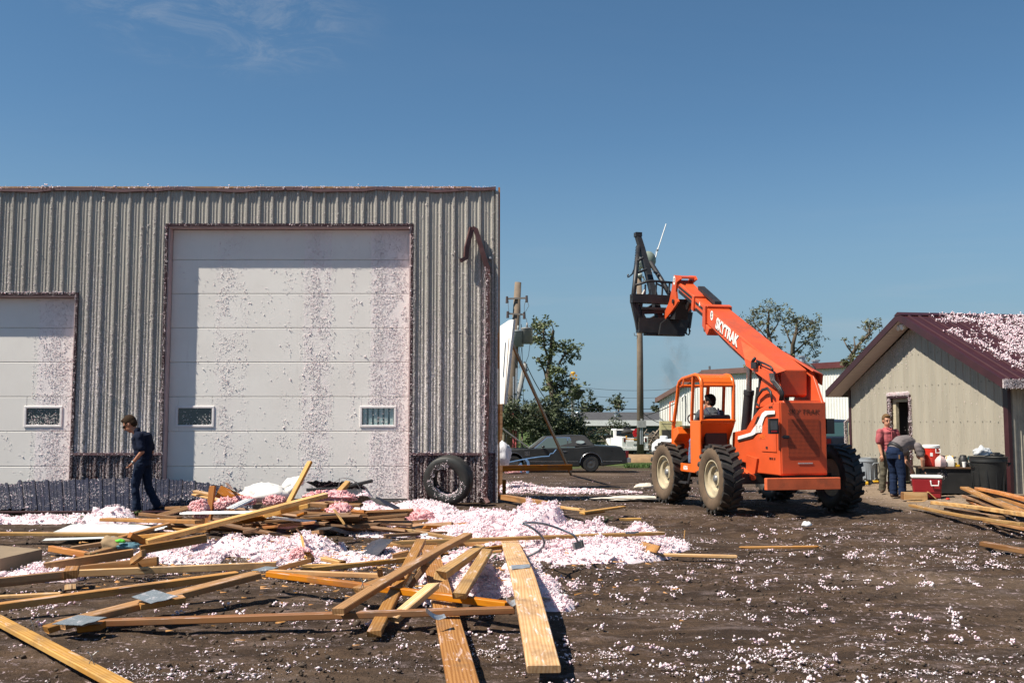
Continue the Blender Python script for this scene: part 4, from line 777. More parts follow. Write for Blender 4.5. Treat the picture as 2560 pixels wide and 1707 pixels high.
    m.tube([(1.31, yl-.03, 1.6), (1.20, yl-.03, 2.45)], .034, 4); m.tube([(1.31, yr+.03, 1.6), (1.20, yr+.03, 2.45)], .034, 4)
    for (x, z) in ((1.97, 2.30), (.82, 1.62), (.80, 2.27)): m.tube([(x, yr, z), (x, yl-.0, z)], .03, 8)
    m.tube([(2.18, yl-.02, 2.0), (2.20, yl+.06, 1.98), (2.22, yl+.06, 1.62), (2.2, yl-.0, 1.60)], .013, 6); m.tube([(1.6, yl+.0, 2.42), (1.62, yl+.02, 2.3), (1.75, yl+.02, 2.28)], .015, 6)
    autosmooth(m.obj('cab_frame', o2, t), 50)
    arc = [(.785, 2.26), (.80, 2.34), (.86, 2.42), (.95, 2.47), (1.1, 2.495), (1.75, 2.445), (1.9, 2.40), (1.9, 2.375), (1.75, 2.42), (1.1, 2.47), (.96, 2.445), (.88, 2.40), (.83, 2.33), (.81, 2.26)]
    bevel(MB().prism(arc, 1, yr+.03, yl-.03).obj('cab_roof', o2, t), .006)
    MB().box((1.9, yr+.1, 1.47), (2.15, yl-.12, 1.52)).obj('instrument_panel', simple('dash_olive', (.07, .065, .03), .6, .6, 30), t)
    m = MB(); m.tube([(.93, .52, 1.665), (.93, 1.06, 1.665)], .065, 10); m.box((1.0, .55, 1.05), (1.5, 1.0, 1.18)); m.box((.95, .56, 1.15), (1.04, 1.0, 1.66)); autosmooth(bevel(m.obj('driver_seat', BLACK, t), .02, 2), 60)
    m = MB(); c = Vector((1.78, .80, 1.62)); rot = Matrix.Rotation(R(-40), 3, 'Y'); ring = [c+rot @ Vector((.2*math.cos(a), .2*math.sin(a), 0)) for a in np.linspace(0, 2*math.pi, 25)]; m.tube(ring, .016, 6, False)
    m.tube([c, (2.05, .8, 1.38)], .03, 6); m.tube([ring[0], ring[12]], .012, 5); m.obj('steering_wheel', BLACK, t)
    m = MB(); m.tube([(2.05, yl-.02, .64), (2.05, yl+.02, .44), (1.40, yl+.02, .44), (1.38, yl-.02, .64)], .025, 6); m.box((1.42, yl-.08, .42), (2.03, yl+.06, .45)); m.obj('cab_step', BLACK, t)
    q = TL(crop(1600, 880, .2678)(425, 1080), 1, yl+.002); put_text('6036', .105, DECAL_W, tub, (q.x, yl+.003, q.z), (-1, 0, 0), (0, 0, 1), .002, 0, .003)
    m = MB(); m.prism([(-.15, .95), (.3, 1.0), (.3, .62), (-.05, .68)], 1, .46, .50); m.tube([(.42, .5, .72), (.1, .55, .66), (-.2, .6, .62)], .05, 8); m.obj('axle_bracket', O, t)
    return t
THX = build_telehandler()
def build_attachment():
    t = bpy.data.objects.new('lifting_frame', None); COL.objects.link(t); t.matrix_world = TM; tag(t, 'black steel jib frame with guard rail and chain on the boom tip', 'lifting jib')
    X = 5.15; P = lambda a, b, x=X: TL(cT(a, b), 0, x)
    XA = 6.2; apex = P(190, 100, XA)
    m = MB(); b0 = P(500, 1280, X+.02); m.tube([b0, P(345, 660, 5.75), P(250, 300, 6.1), apex], [.10, .095, .09, .085], 4); beam = m.obj('jib_beam', BLACK, t)
    m = MB(); m.box(apex-Vector((.08, .09, .04)), apex+Vector((.08, .07, .06))); m.obj('jib_tip', BLACK, t)
    m = MB(); m.tube([P(132, 955), P(175, 560, 5.7), P(205, 260, 6.1)], .055, 8); m.tube([P(640, 930), P(520, 720, 5.6), P(370, 480, 5.9)], .06, 8); m.obj('side_strut', BLACK, t, True)
    for a, b in (((190, 465), (270, 415)), ((180, 632), (320, 575)), ((415, 610), (470, 640)), ((340, 940), (420, 905)), ((330, 1120), (440, 1060)), ((370, 1270), (490, 1205))):
        m = MB(); m.tube([P(*a, 5.6), P(*b, 5.6)], .03, 6); m.obj('cross_strut', BLACK, t)
    m = MB(); m.tube([P(160, 800), P(330, 750), P(370, 742), P(470, 745), P(560, 755), P(680, 765)], .028, 6); rail = m.obj('guard_rail', BLACK, t, True)
    for (a, b, c, d) in ((300, 790, 292, 960), (360, 860, 355, 970), (455, 755, 440, 980), (545, 755, 530, 970), (640, 765, 615, 985), (465, 780, 565, 830)):
        MB().tube([P(a, b), P(c, d)], .022, 5).obj('baluster', BLACK, rail)
    m = MB()
    def bar(a, b, h, dx=.09, x=X): 
        p, q = P(*a, x), P(*b, x); m.add([p+Vector((sx*dx, 0, sz*h)) for sz in (-1, 1) for sx in (-1, 1)]+[q+Vector((sx*dx, 0, sz*h)) for sz in (-1, 1) for sx in (-1, 1)], [(0, 1, 3, 2), (4, 6, 7, 5), (0, 4, 5, 1), (2, 3, 7, 6), (0, 2, 6, 4), (1, 5, 7, 3)])
    bar((100, 985), (640, 1010), .10); bar((230, 1125), (600, 1140), .03); bar((240, 1175), (560, 1165), .05, .04); bar((200, 1325), (640, 1330), .11); bar((240, 1180), (305, 1300), .06, .05); bar((190, 1390), (660, 1410), .12, .12); bar((290, 1440), (830, 1455), .10, .10)
    m.obj('carriage_frame', BLACK, t)
    m = MB(); m.prism([tuple(P(*q)[i] for i in (1, 2)) for q in ((800, 1150), (935, 1155), (860, 1480), (640, 1500), (660, 1330), (760, 1280))], 0, X-.06, X+.05); m.prism([tuple(P(*q)[i] for i in (1, 2)) for q in ((480, 1340), (640, 1220), (800, 1200), (690, 1510), (450, 1500))], 0, X-.2, X-.12); m.obj('backing_plate', BLACK, t)
    m = MB()
    for a, b in (((110, 950), (190, 1400)), ((175, 950), (200, 1420)), ((250, 970), (190, 1420)), ((255, 1150), (220, 1330))): m.tube([P(*a), P(*b)], .05, 4)
    m.obj('upright', BLACK, t)
    m = MB(); m.add([P(80, 1015, 5.2), P(115, 1010, 5.2), P(195, 1380, 5.2), P(165, 1395, 5.2), P(80, 1015, 5.9), P(115, 1010, 5.9), P(195, 1380, 5.9), P(165, 1395, 5.9)], [(0, 1, 2, 3), (7, 6, 5, 4), (0, 4, 5, 1), (1, 5, 6, 2), (2, 6, 7, 3), (3, 7, 4, 0)]); m.obj('fork_tine', simple('worn_fork', (.10, .085, .07), .6, .4, 6), t)
    m = MB(); pts = [P(178, 250, 6.1), P(165, 430, 6.1), P(150, 560, 6.1), P(120, 640, 6.1), P(75, 680, 6.1)]; L = []
    for a, b in zip(pts, pts[1:]): L += [a.lerp(b, i/10) for i in range(10)]
    for i, (a, b) in enumerate(zip(L, L[1:])):
        d = (b-a); w = (Vector((0, 1, 0)) if i % 2 else Vector((1, 0, 0)))*.022; c = (a+b)/2; m.tube([c-d*.7-w*.3, c-d*.5+w, c+d*.5+w, c+d*.7, c+d*.5-w, c-d*.5-w, c-d*.7-w*.3], .008, 4, False)
    m.tube([P(75, 680, 6.1), P(55, 690, 6.1), P(52, 660, 6.1), P(65, 650, 6.1)], .02, 5); m.obj('chain', BLACK, t)
    m = MB(); m.tube([P(935, 1180, X), P(905, 1400, X)], .05, 8); m.tube([P(905, 1360), P(850, 1400), P(880, 1490), P(920, 1480), P(910, 1380)], .018, 5); m.tube([P(890, 1360), P(865, 1480), P(905, 1500), P(928, 1440), P(905, 1390)], .015, 5); m.box(P(830, 1180)-Vector((.1, 0, .02)), P(920, 1140)+Vector((.1, 0, .02))); m.obj('hose_loop', BLACK, t)['kind'] = 'stuff'
    m = MB(); m.tube([P(285, 860), P(260, 950), P(235, 1000), P(240, 1150)], .022, 5); m.tube([P(290, 870), P(250, 960)], .035, 5); m.obj('cable_bundle', STEEL, t)
build_attachment()
# ================================================================ LOOSE LUMBER
def board_mesh(L, w, th, seg=6, bow=0.0, tb=0.0, frac=(0, 0), seed=0):
    r = random.Random(seed); m = MB(); c = min(.006, th*.18); sec = [(-w/2+c, -th/2), (w/2-c, -th/2), (w/2, -th/2+c), (w/2, th/2-c), (w/2-c, th/2), (-w/2+c, th/2), (-w/2, th/2-c), (-w/2, -th/2+c)]
    xs_ = [L*(i/seg-.5) for i in range(seg+1)]; vs = []
    for i, x in enumerate(xs_):
        u = i/seg
        for y, z in sec:
            xx = x
            xx += r.uniform(-.006, .006) if i in (0, seg) else 0
            if i == 0 and frac[0]: xx += r.uniform(0, frac[0])
            if i == seg and frac[1]: xx -= r.uniform(0, frac[1])
            sh = 1.0
            vs.append((xx, y*sh+tb*math.sin(math.pi*u), z+bow*math.sin(math.pi*u)))
    n = 8; fs = [(i*n+k, (i+1)*n+k, (i+1)*n+(k+1) % n, i*n+(k+1) % n) for i in range(seg) for k in range(n)]+[tuple(range(n)), tuple(range((seg+1)*n-1, seg*n-1, -1))]
    m.add(vs, fs); return m
WOODR = m_wood('ringed_softwood', (.47, .235, .085), (.33, .145, .045), (.20, .075, .022), .6, .8); ZB = [0]
def board(p, zp, q, zq, w=.095, th=.045, mat=None, label=None, name='lumber_board', roll=0.0, bow=0.0, tb=0.0, frac=(0, 0), cat='board', group=None, ext=(0, 0), pts3=None):
    A, B = pts3 if pts3 else (G(p[0], p[1], zp), G(q[0], q[1], zq))
    d = B-A; A = A-d.normalized()*ext[0]; B = B+d.normalized()*ext[1]; d = B-A; L = d.length; ZB[0] += 1
    me = board_mesh(L, w, th, 8, bow, tb, frac, ZB[0]).mesh(name); o = link(name, me, mat or WOOD)
    X = d.normalized(); Yv = Vector((0, 0, 1)).cross(X)
    if Yv.length < .05: Yv = Vector((1, 0, 0))
    Yv.normalize(); Z = X.cross(Yv); o.matrix_world = Matrix.Translation((A+B)/2) @ Matrix(((X.x, Yv.x, Z.x, 0), (X.y, Yv.y, Z.y, 0), (X.z, Yv.z, Z.z, 0), (0, 0, 0, 1))) @ Matrix.Rotation(roll, 4, 'X')
    tag(o, label, cat, group); return o
def nails(o, L0, n=3):
    pass
# --- crossing pile in the middle foreground
bd = board
b_a = bd((845, 1528), .17, (1170, 1337), .42, .10, .05, WOOD, 'long pale stud laid diagonally over all the other boards of the crossed pile', bow=.02)
bd((935, 1584), .06, (1052, 1352), .33, .105, .05, WOOD, 'steep stud crossing under the long diagonal one, near end on bare dirt')
bd((984, 1548), .09, cD(800, 970), .30, .10, .05, WOODY, 'yellow stud with square sawn near end and a broken far end', frac=(0, .05))
bd(cD(845, 885), .34, cD(1275, 590), .26, .10, .07, WOODY, 'snapped stud piece with splintered end over pink insulation', frac=(.06, 0), roll=.15)
bd(cD(1045, 1110), .24, cD(1350, 620), .27, .11, .05, WOODY, 'short yellow board with split end lying on the pink fluff', frac=(.06, .05))
# wide planks
def bent_plank(ps, w, th, mat, label, ext0=0):
    P = [G(*p[:2], p[2]) for p in ps]; P[0] = P[0]+(P[0]-P[1]).normalized()*ext0; m = MB(); n = 14
    def cat(t):
        t = t*(len(P)-1); i = min(int(t), len(P)-2); f = t-i; p0 = P[max(i-1, 0)]; p1 = P[i]; p2 = P[i+1]; p3 = P[min(i+2, len(P)-1)]
        return .5*((2*p1)+(p2-p0)*f+(2*p0-5*p1+4*p2-p3)*f*f+(3*p1-p0-3*p2+p3)*f**3)
    C = [cat(i/n) for i in range(n+1)]; org = sum(C, Vector())/len(C); X0 = (C[-1]-C[0]).normalized(); Y0 = Vector((0, 0, 1)).cross(X0).normalized(); Z0 = X0.cross(Y0)
    Mi = Matrix(((X0.x, Y0.x, Z0.x, org.x), (X0.y, Y0.y, Z0.y, org.y), (X0.z, Y0.z, Z0.z, org.z), (0, 0, 0, 1))); Inv = Mi.inverted(); c = .006
    sec = [(-w/2+c, -th/2), (w/2-c, -th/2), (w/2, -th/2+c), (w/2, th/2-c), (w/2-c, th/2), (-w/2+c, th/2), (-w/2, th/2-c), (-w/2, -th/2+c)]; vs = []
    for i, p in enumerate(C):
        d = (C[min(i+1, n)]-C[max(i-1, 0)]).normalized(); s = Vector((0, 0, 1)).cross(d).normalized(); u = d.cross(s)
        for a, b in sec: vs.append(Inv @ (p+s*a+u*b))
    k = 8; m.add(vs, [(i*k+j, (i+1)*k+j, (i+1)*k+(j+1) % k, i*k+(j+1) % k) for i in range(n) for j in range(k)]+[tuple(range(k)), tuple(range((n+1)*k-1, n*k-1, -1))])
    o = m.obj('wide_plank', mat); o.matrix_world = Mi; tag(o, label, 'plank'); return o, C
wp1, C1 = bent_plank([(1360, 1672, .10), (1312, 1459, .27), (1292, 1400, .26), (1273, 1352, .10)], .205, .045, WOODW, 'long wide frosted plank bowed over the insulation, sawn end towards us')
wp2, C2 = bent_plank([(1157, 1707, .06), (1115, 1530, .08), (1085, 1415, .14), (1072, 1357, .12)], .19, .04, WOODR, 'wide reddish plank with strong grain running under the crossed boards', 1.0)
# long members
bd(c3(445, 486), .17, cE(2190, 715), .22, .085, .042, WOODY, 'very long thin board laid level across the white insulation heap', frac=(.35, .1), name='thin_board')
bd(cD(275, 556), .07, cD(1860, 538), .10, .085, .06, WOOD, 'dark edged board lying just below the long thin one')
bd(cD(500, 400), .10, cD(1085, 505), .16, .07, .04, WOODY, 'short yellow strip slanting into the crossed pile from the far side', frac=(.08, 0))
bd((247, 1556), .05, cD(1640, 1245), .16, .085, .05, WOODO, 'long stained orange truss member running level in front of the crossed pile')
bd((672, 1434), .16, cD(1560, 1195), .17, .075, .055, WOODO, 'bright orange truss member slanting down to the metal strap', name='truss_member')
bd((-40, 1521), .09, (592, 1436), .20, .09, .06, WOOD, 'long dark sided board leading in from the picture edge to the truss plate', ext=(.5, 0))
bd((150, 1562), .07, (640, 1437), .22, .15, .055, WOOD, 'wide truss chord carrying a perforated steel plate', name='truss_chord')
bd((-30, 1493), .03, cA(800, 1222), .06, .06, .03, WOODY, 'thin pale lath behind the dark sided board', ext=(.4, 0))
bd((-20, 1457), .08, (165, 1437), .12, .06, .09, WOODG, 'dark board on edge holding back a bank of pink fluff', ext=(.6, 0))
bd((186, 1433), .08, (690, 1412), .10, .05, .07, WOODY, 'yellow board on edge running behind the square block')
bd((176, 1474), .02, (176, 1462), .06, .10, .03, WOODY, 'small square offcut lying flat below the block', name='wood_offcut')
bd((176, 1436), .13, (181, 1424), .14, .125, .08, WOODG, 'stub of square timber seen end on', name='timber_stub')
bd((110, 1417), .10, (332, 1382), .20, .06, .09, WOOD, 'board on edge sloping up out of the pink fluff near the slab')
bd((351, 1374), .26, (516, 1345), .34, .05, .09, WOOD, 'board on edge held above the pink fluff with a sloping cut end')
bd(cA(1010, 912), .05, cA(2060, 795), .16, .05, .09, WOODG, 'shaded board on edge under the pink fluff bank')
bd(cA(1730, 800), .16, cA(1880, 690), .30, .05, .07, WOOD, 'short stub sticking up through the pink fluff', name='wood_offcut')
b_corner = bd((-60, 1520), .05, (297, 1709), .05, .105, .04, WOODY, 'pale stud with bent nails coming in at the bottom corner', ext=(0, 1.2))
# truss plates, straps and nails
def plate(name, corners, label, mat=GALV, th=.004, sub=8, curl=0.0, parent=None):
    a, b, c, d = corners; m = MB(); n = sub; vs = []
    for j in range(n+1):
        for i in range(n+1):
            u, v = i/n, j/n; p = a*(1-u)*(1-v)+b*u*(1-v)+c*u*v+d*(1-u)*v; p = p+Vector((0, 0, curl*(u-.5)**2*4+.003*math.sin(u*9)*math.sin(v*8))); vs.append(p)
    org = sum(vs, Vector())/len(vs); m.add([v-org for v in vs], [(j*(n+1)+i, j*(n+1)+i+1, (j+1)*(n+1)+i+1, (j+1)*(n+1)+i) for j in range(n) for i in range(n)])
    o = m.obj(name, mat); o.location = org; s = o.modifiers.new('s', 'SOLIDIFY'); s.thickness = th; tag(o, label, 'steel plate'); return o
def m_plate():
    t = NT('toothed_plate'); v = t.coord('Object', (1, 1, 0)); br = t.n('ShaderNodeTexBrick'); t.set(br.inputs['Vector'], v); br.inputs['Scale'].default_value = 30; br.inputs['Mortar Size'].default_value = .03; br.inputs['Color1'].default_value = (.30, .34, .37, 1); br.inputs['Color2'].default_value = (.26, .30, .33, 1); br.inputs['Mortar'].default_value = (.05, .06, .065, 1)
    c = t.mix(t.rng(t.noise(t.coord('Object'), 9, 5, .7), .55, .7), br.outputs[0], (.62, .56, .57)); return t.fin(c, .5, .35)
PLATE = m_plate()
g3 = lambda q, z: G(*q, z)
plate('truss_plate', [g3(c1(850, 1012), .20), g3(c1(992, 966), .235), g3(c1(1152, 1010), .215), g3(c1(975, 1056), .18)], 'perforated steel plate nailed over the truss chord joint', PLATE)
bd(c1(905, 1068), .14, c1(1190, 1022), .17, .15, .05, WOOD, 'cut stub fixed beside the truss chord under the steel plate', name='wood_offcut')
plate('truss_plate', [g3(c1(335, 1188), .11), g3(c1(500, 1130), .13), g3(c1(690, 1145), .13), g3(c1(530, 1196), .11)], 'foam dusted steel plate near the tip of the truss', PLATE)
bd(c1(515, 1212), .055, c1(665, 1196), .07, .13, .05, WOODO, 'small cut stub at the tip of the truss', name='wood_offcut')
bd(c1(295, 1222), .04, c1(400, 1190), .06, .11, .05, WOOD, 'chord end block beside the foam dusted steel plate', name='wood_offcut')
plate('truss_plate', [g3(cB(1720, 1440), .24), g3(cB(1900, 1390), .26), g3(cB(2080, 1400), .26), g3(cB(1900, 1450), .24)], 'steel plate at the truss peak covered with white fluff', PLATE)
plate('metal_strap', [g3(cD(1545, 1135), .24), g3(cD(1640, 1160), .20), g3(cD(1655, 1225), .20), g3(cD(1555, 1190), .24)], 'bent galvanised strap hooked on the edge of the wide plank', GALV, curl=.02)
plate('metal_strap', [g3(cD(1640, 1160), .20), g3(cD(1755, 1145), .23), g3(cD(1772, 1200), .22), g3(cD(1655, 1225), .19)], 'flat galvanised strap lying on the wide plank beside the hooked one', GALV)
plate('metal_strap', [g3(cD(1600, 775), .315), g3(cD(1795, 765), .315), g3(cD(1803, 800), .31), g3(cD(1610, 820), .31)], 'galvanised strap wrapped across the middle of the wide plank', GALV)
plate('metal_strap', [g3(cD(690, 1250), .25), g3(cD(890, 1335), .16), g3(cD(915, 1375), .15), g3(cD(700, 1320), .20)], 'curled galvanised strap at the end of the reddish plank', GALV, curl=.03)
plate('metal_strap', [g3(cE(1705, 705), .30), g3(cE(1860, 695), .30), g3(cE(1870, 715), .28), g3(cE(1715, 725), .28)], 'toothed plate on the long thin board', PLATE)
plate('metal_strap', [g3(cD(640, 445), .2), g3(cD(715, 432), .22), g3(cD(722, 455), .2), g3(cD(650, 468), .18)], 'small plate fragment beyond the crossed pile', GALV)
def nail_at(p, lean, own):
    m = MB(); m.tube([(0, 0, 0), (lean*.03, 0, .055), (lean*.06, .01, .075)], .003, 5); m.lathe([(.008, .073), (.008, .077), (.001, .077)], 6, Matrix.Translation((lean*.06, .01, 0))); o = m.obj('bent_nail', STEEL); bpy.context.view_layer.update(); o.parent = own; o.matrix_parent_inverse = own.matrix_world.inverted(); o.location = p
for q, l in ((c1(190, 1225), 1), (c1(222, 1232), -.6), (c1(575, 1442), .8), (c1(610, 1448), -.8)): nail_at(G(*q, .07), l, b_corner)
b_half = bd((890, 1477), .14, (1000, 1437), .24, .14, .05, WOOD, 'half hidden board end with bent nails under the long diagonal stud', frac=(.03, 0))
for q, l in ((cD(5, 1020), .8), (cD(40, 1010), -.5)): nail_at(G(*q, .24), l, b_half)
# secondary pieces around the crossed pile
bd((953, 1445), .02, (948, 1418), .22, .055, .03, WOODY, 'pointed splinter standing behind the long diagonal stud', name='splinter', frac=(0, .05))
bd(cD(535, 1000), .08, cD(700, 770), .28, .10, .045, WOODG, 'shaded board leaning under the steep stud')
bd(cD(600, 900), .1, cD(690, 770), .28, .08, .03, WOODY, 'narrow sunlit board edge between the steep and the reddish boards')
bd(cD(345, 682), .06, cD(520, 640), .10, .08, .06, WOODG, 'short grey stub beyond the steep stud', name='wood_offcut')
bd(cD(850, 668), .08, cD(1520, 572), .14, .055, .04, WOOD, 'thin board running behind the pink fluff to the wide plank', frac=(.2, 0))
bd(cD(870, 735), .07, cD(985, 750), .08, .09, .05, WOODG, 'small dark block behind the yellow studs', name='wood_offcut')
bd(cD(1410, 632), .15, cD(1500, 625), .16, .07, .03, WOOD, 'chip of wood against the wide plank', name='wood_offcut')
bd(cD(590, 998), .2, cD(730, 985), .22, .015, .012, WOODY, 'thin splinter beside the steep stud', name='splinter')
bd(cE(1815, 962), .03, (1848, 1391), .05, .07, .035, WOODY, 'flat splintered board at the edge of the insulation heap', frac=(.06, .25))
bd((1824, 1369), .03, (2069, 1366), .03, .05, .03, WOOD, 'long thin board alone on the churned mud', name='thin_board', frac=(.2, .2))
bd((1545, 1298), .05, (1606, 1297), .05, .07, .04, WOODY, 'short board end beyond the insulation heap', frac=(.06, .05))
bd(cE(785, 390), .12, cE(1215, 445), .20, .10, .04, WOODY, 'flat board dropping onto the heap beside the shed corner', frac=(.02, .1))
bd(cE(1190, 478), .18, cE(1685, 408), .14, .10, .035, WOODY, 'flat board meeting it with a tuft on its end', frac=(.1, 0))
bd(cE(1200, 495), .10, cE(1465, 462), .10, .08, .03, WOOD, 'narrow board under the tufted one', frac=(.1, .1))
bd(cE(222, 285), .10, cE(900, 392), .12, .12, .10, WOODG, 'heavy shaded beam running out from the shed corner')
bd(None, 0, None, 0, .08, .04, WOODO, 'upright stake behind the shed corner', name='wood_stake', pts3=(GX(1260, 21.3, -.05), GX(1261, 21.3, .38)))
bd(None, 0, None, 0, .012, .012, WOODY, 'thin stake standing in the mud', name='wood_stake', pts3=(GX(1704, 13.3, .0), GX(1707, 13.3, .17)))
o = plate('wood_panel_piece', [g3(cE(1835, 935), .06), g3(cE(1885, 830), .10), g3(cE(2135, 870), .16), g3(cE(2085, 945), .07)], 'scrap of brown panel resting on the heap edge', WOOD, .02); o['category'] = 'panel'
# lumber pile by the small building
gp = 'boards heaped by the small building'
bent = [((2278, 1263), (2400, 1288), (2560, 1311), .10, .045, WOODY, 'lowest long curved board of the heap by the small building'), ((2333, 1256), (2440, 1268), (2575, 1288), .10, .06, WOODY, 'long stud with pointed dark side lying above the curved board'), ((2411, 1219), (2480, 1250), (2575, 1287), .15, .045, WOOD, 'wide pale board with staple marks slanting down the heap'),
        ((2445, 1221), (2500, 1232), (2575, 1251), .12, .05, WOODO, 'topmost reddish board of the heap by the black bin'), ((2464, 1232), (2510, 1245), (2575, 1268), .13, .05, WOOD, 'reddish board just under the topmost one'), ((2414, 1240), (2470, 1258), (2530, 1282), .14, .05, WOODG, 'dark worn board tucked under the wide pale one'),
        ((2368, 1271), (2430, 1282), (2506, 1293), .12, .04, WOOD, 'flat board between the two long front boards'), ((2422, 1250), (2445, 1262), (2470, 1275), .10, .04, WOODO, 'short red board in the middle of the heap'), ((2465, 1303), (2510, 1311), (2590, 1328), .10, .04, WOODG, 'shaded board sticking out below the heap')]
hz = [(.06, .10, .22), (.12, .20, .30), (.30, .26, .26), (.30, .36, .42), (.22, .28, .32), (.14, .16, .18), (.03, .05, .07), (.06, .08, .1), (.04, .08, .10)]
for (a, b, c, w, th, mt, lab), z in zip(bent, hz):
    o, _ = bent_plank([(*a, z[0]), (*b, z[1]), (*c, z[2])], w, th, mt, lab); o.name = 'lumber_board'; o['category'] = 'board'
bd((2452, 1357), .05, (2575, 1380), .03, .10, .06, WOODG, 'lone dark board with peeled tip on the mud', frac=(.08, 0))
# ================================================================ SCRAP HEAP
bd((368, 1354), .14, (815, 1237), .62, .16, .06, WOODY, 'long heavy rafter rising across the scrap heap to a sawn end', name='rafter')
bd(cC(335, 830), .36, cC(900, 698), .50, .10, .06, WOODY, 'shorter stud lying along the heavy rafter')
bd(None, 0, None, 0, .10, .045, WOODO, 'upright board with white paint flecks standing in the scrap', pts3=(GX(528, 14.6, .05), GX(538, 14.7, .66)))
bd(None, 0, None, 0, .08, .05, WOODY, 'tall stud leaning out of the top of the scrap heap', pts3=(AY(722, 1256, 14.8), AY(775, 1154, 15.2)))
bd(None, 0, None, 0, .10, .06, WOODY, 'broken square post poking up by the white door', frac=(0, .1), pts3=(AY(828, 1250, 15.2), AY(873, 1203, 15.6)))
bd(cB(965, 405), .50, cB(1185, 450), .46, .10, .04, WOODY, 'yellow board pointing towards the walking man', frac=(.05, 0)); bd(cB(962, 445), .44, cB(1330, 525), .40, .09, .03, WOODY, 'thin yellow board right below it', frac=(.05, .05))
def slab(name, pts, th, mat, label, cat='panel'):
    P = [Vector(p) for p in pts]; c = sum(P, Vector())/len(P); n = (P[1]-P[0]).cross(P[2]-P[0]).normalized()*th; m = MB(); k = len(P)
    m.add([p-c for p in P]+[p-c+n for p in P], [tuple(range(k)), tuple(range(2*k-1, k-1, -1))]+[(i, i+k, (i+1) % k+k, (i+1) % k) for i in range(k)]); o = m.obj(name, mat); o.location = c; tag(o, label, cat); return o
slab('plywood_scrap', [AY(*cB(1310, 345), 14.9), AY(*cB(1240, 478), 14.7), AY(*cB(1400, 522), 14.8), AY(*cB(1640, 492), 15.0)], .03, WOODO, 'triangular orange plywood scrap behind the upright board')
bd((260, 1298), .10, cB(1040, 805), .30, .14, .05, WOOD, 'level board with pink dust across the near side of the heap')
bd(cB(260, 702), .22, cB(800, 765), .22, .06, .05, WOODG, 'dark weathered branch like pole on the level board', name='weathered_pole', frac=(.05, .2))
bd(cB(520, 722), .18, cB(1000, 592), .36, .09, .06, WOOD, 'board sloping up towards the fibreglass column'); bd(cB(640, 625), .2, cB(840, 620), .24, .14, .05, WOOD, 'short board right behind the walking man foot')
bd(cA(925, 632), .08, cA(1460, 552), .14, .09, .05, WOOD, 'board leading into the crumpled jacket'); bd(cA(655, 630), .07, cA(1135, 712), .05, .06, .07, WOODO, 'short red board by the brown slab'); bd(cA(1135, 722), .05, cA(1440, 642), .08, .1, .05, WOOD, 'short board in front of the crumpled jacket')
bd(cB(0, 1020), .10, cB(640, 838), .22, .09, .05, WOODG, 'dim board behind the jacket rising into the heap'); bd(cB(200, 1005), .12, cB(690, 960), .2, .08, .05, WOOD, 'board covered by a ridge of pink fluff'); bd(cB(130, 975), .22, cB(335, 1085), .10, .09, .07, WOODO, 'short chunk of stud propped on the pink fluff', name='wood_offcut')
bd((520, 1303), .26, (740, 1345), .10, .10, .04, WOODG, 'shaded splintered board at the heap front', frac=(.1, .1)); bd(cC(430, 965), .2, cC(1010, 915), .3, .06, .04, WOODO, 'broken orange strip in the shaded face of the heap', frac=(.2, .1))
bd(cC(530, 1105), .08, cC(1060, 1040), .2, .07, .05, WOODG, 'shaded board low in the heap under the dark flashing')
bd(cC(1100, 660), .42, cC(1420, 665), .4, .14, .04, WOODY, 'splintered flat board behind the pink batt', frac=(.15, .1)); bd(cC(900, 680), .44, cC(1190, 700), .42, .12, .06, WOOD, 'broken dark board beside the rafter end', frac=(.1, .15)); bd(cC(760, 825), .34, cC(860, 790), .38, .08, .03, WOODO, 'orange wedge under the shorter stud', name='wood_offcut')
bd(cC(1220, 735), .38, cC(1365, 940), .2, .035, .015, WOODY, 'long splinter stuck over the pink batt', name='splinter', frac=(.1, .1)); bd(cC(800, 1075), .18, cC(862, 1385), .06, .03, .02, WOODY, 'tall splinter leaning in front of the heap', name='splinter', frac=(.15, .05)); bd(cC(740, 1000), .32, cC(805, 1080), .2, .02, .015, WOODG, 'thin sliver above the tall splinter', name='splinter')
bd(cC(868, 1300), .16, cC(945, 1400), .05, .07, .02, WOODY, 'triangular chip at the foot of the tall splinter', name='splinter', frac=(.12, .02))
bd(cC(520, 1515), .10, cC(950, 1405), .20, .06, .05, WOODG, 'dark beam end resting on the truss peak'); bd(cC(1050, 1385), .08, cC(1390, 1452), .06, .09, .04, WOODY, 'split yellow board with sharp tip beyond the truss', frac=(.15, .3)); bd((751, 1414), .07, (866, 1411), .07, .05, .03, WOODY, 'thin strip just behind the truss peak')
bd((753, 1426), .08, cD(470, 716), .14, .06, .05, WOODY, 'long board passing under the steep stud', ext=(0, .2)); bd((674, 1429), .07, (953, 1439), .07, .06, .05, WOOD, 'level board behind the bright orange truss member')
bd(cC(10, 960), .3, cC(180, 955), .3, .08, .03, WOODG, 'grey chip in the shaded front of the heap', name='wood_offcut', frac=(.1, .1)); bd(cC(30, 1045), .22, cC(270, 1000), .26, .10, .04, WOODG, 'dim board deep in the shaded front of the heap', frac=(.05, .1))
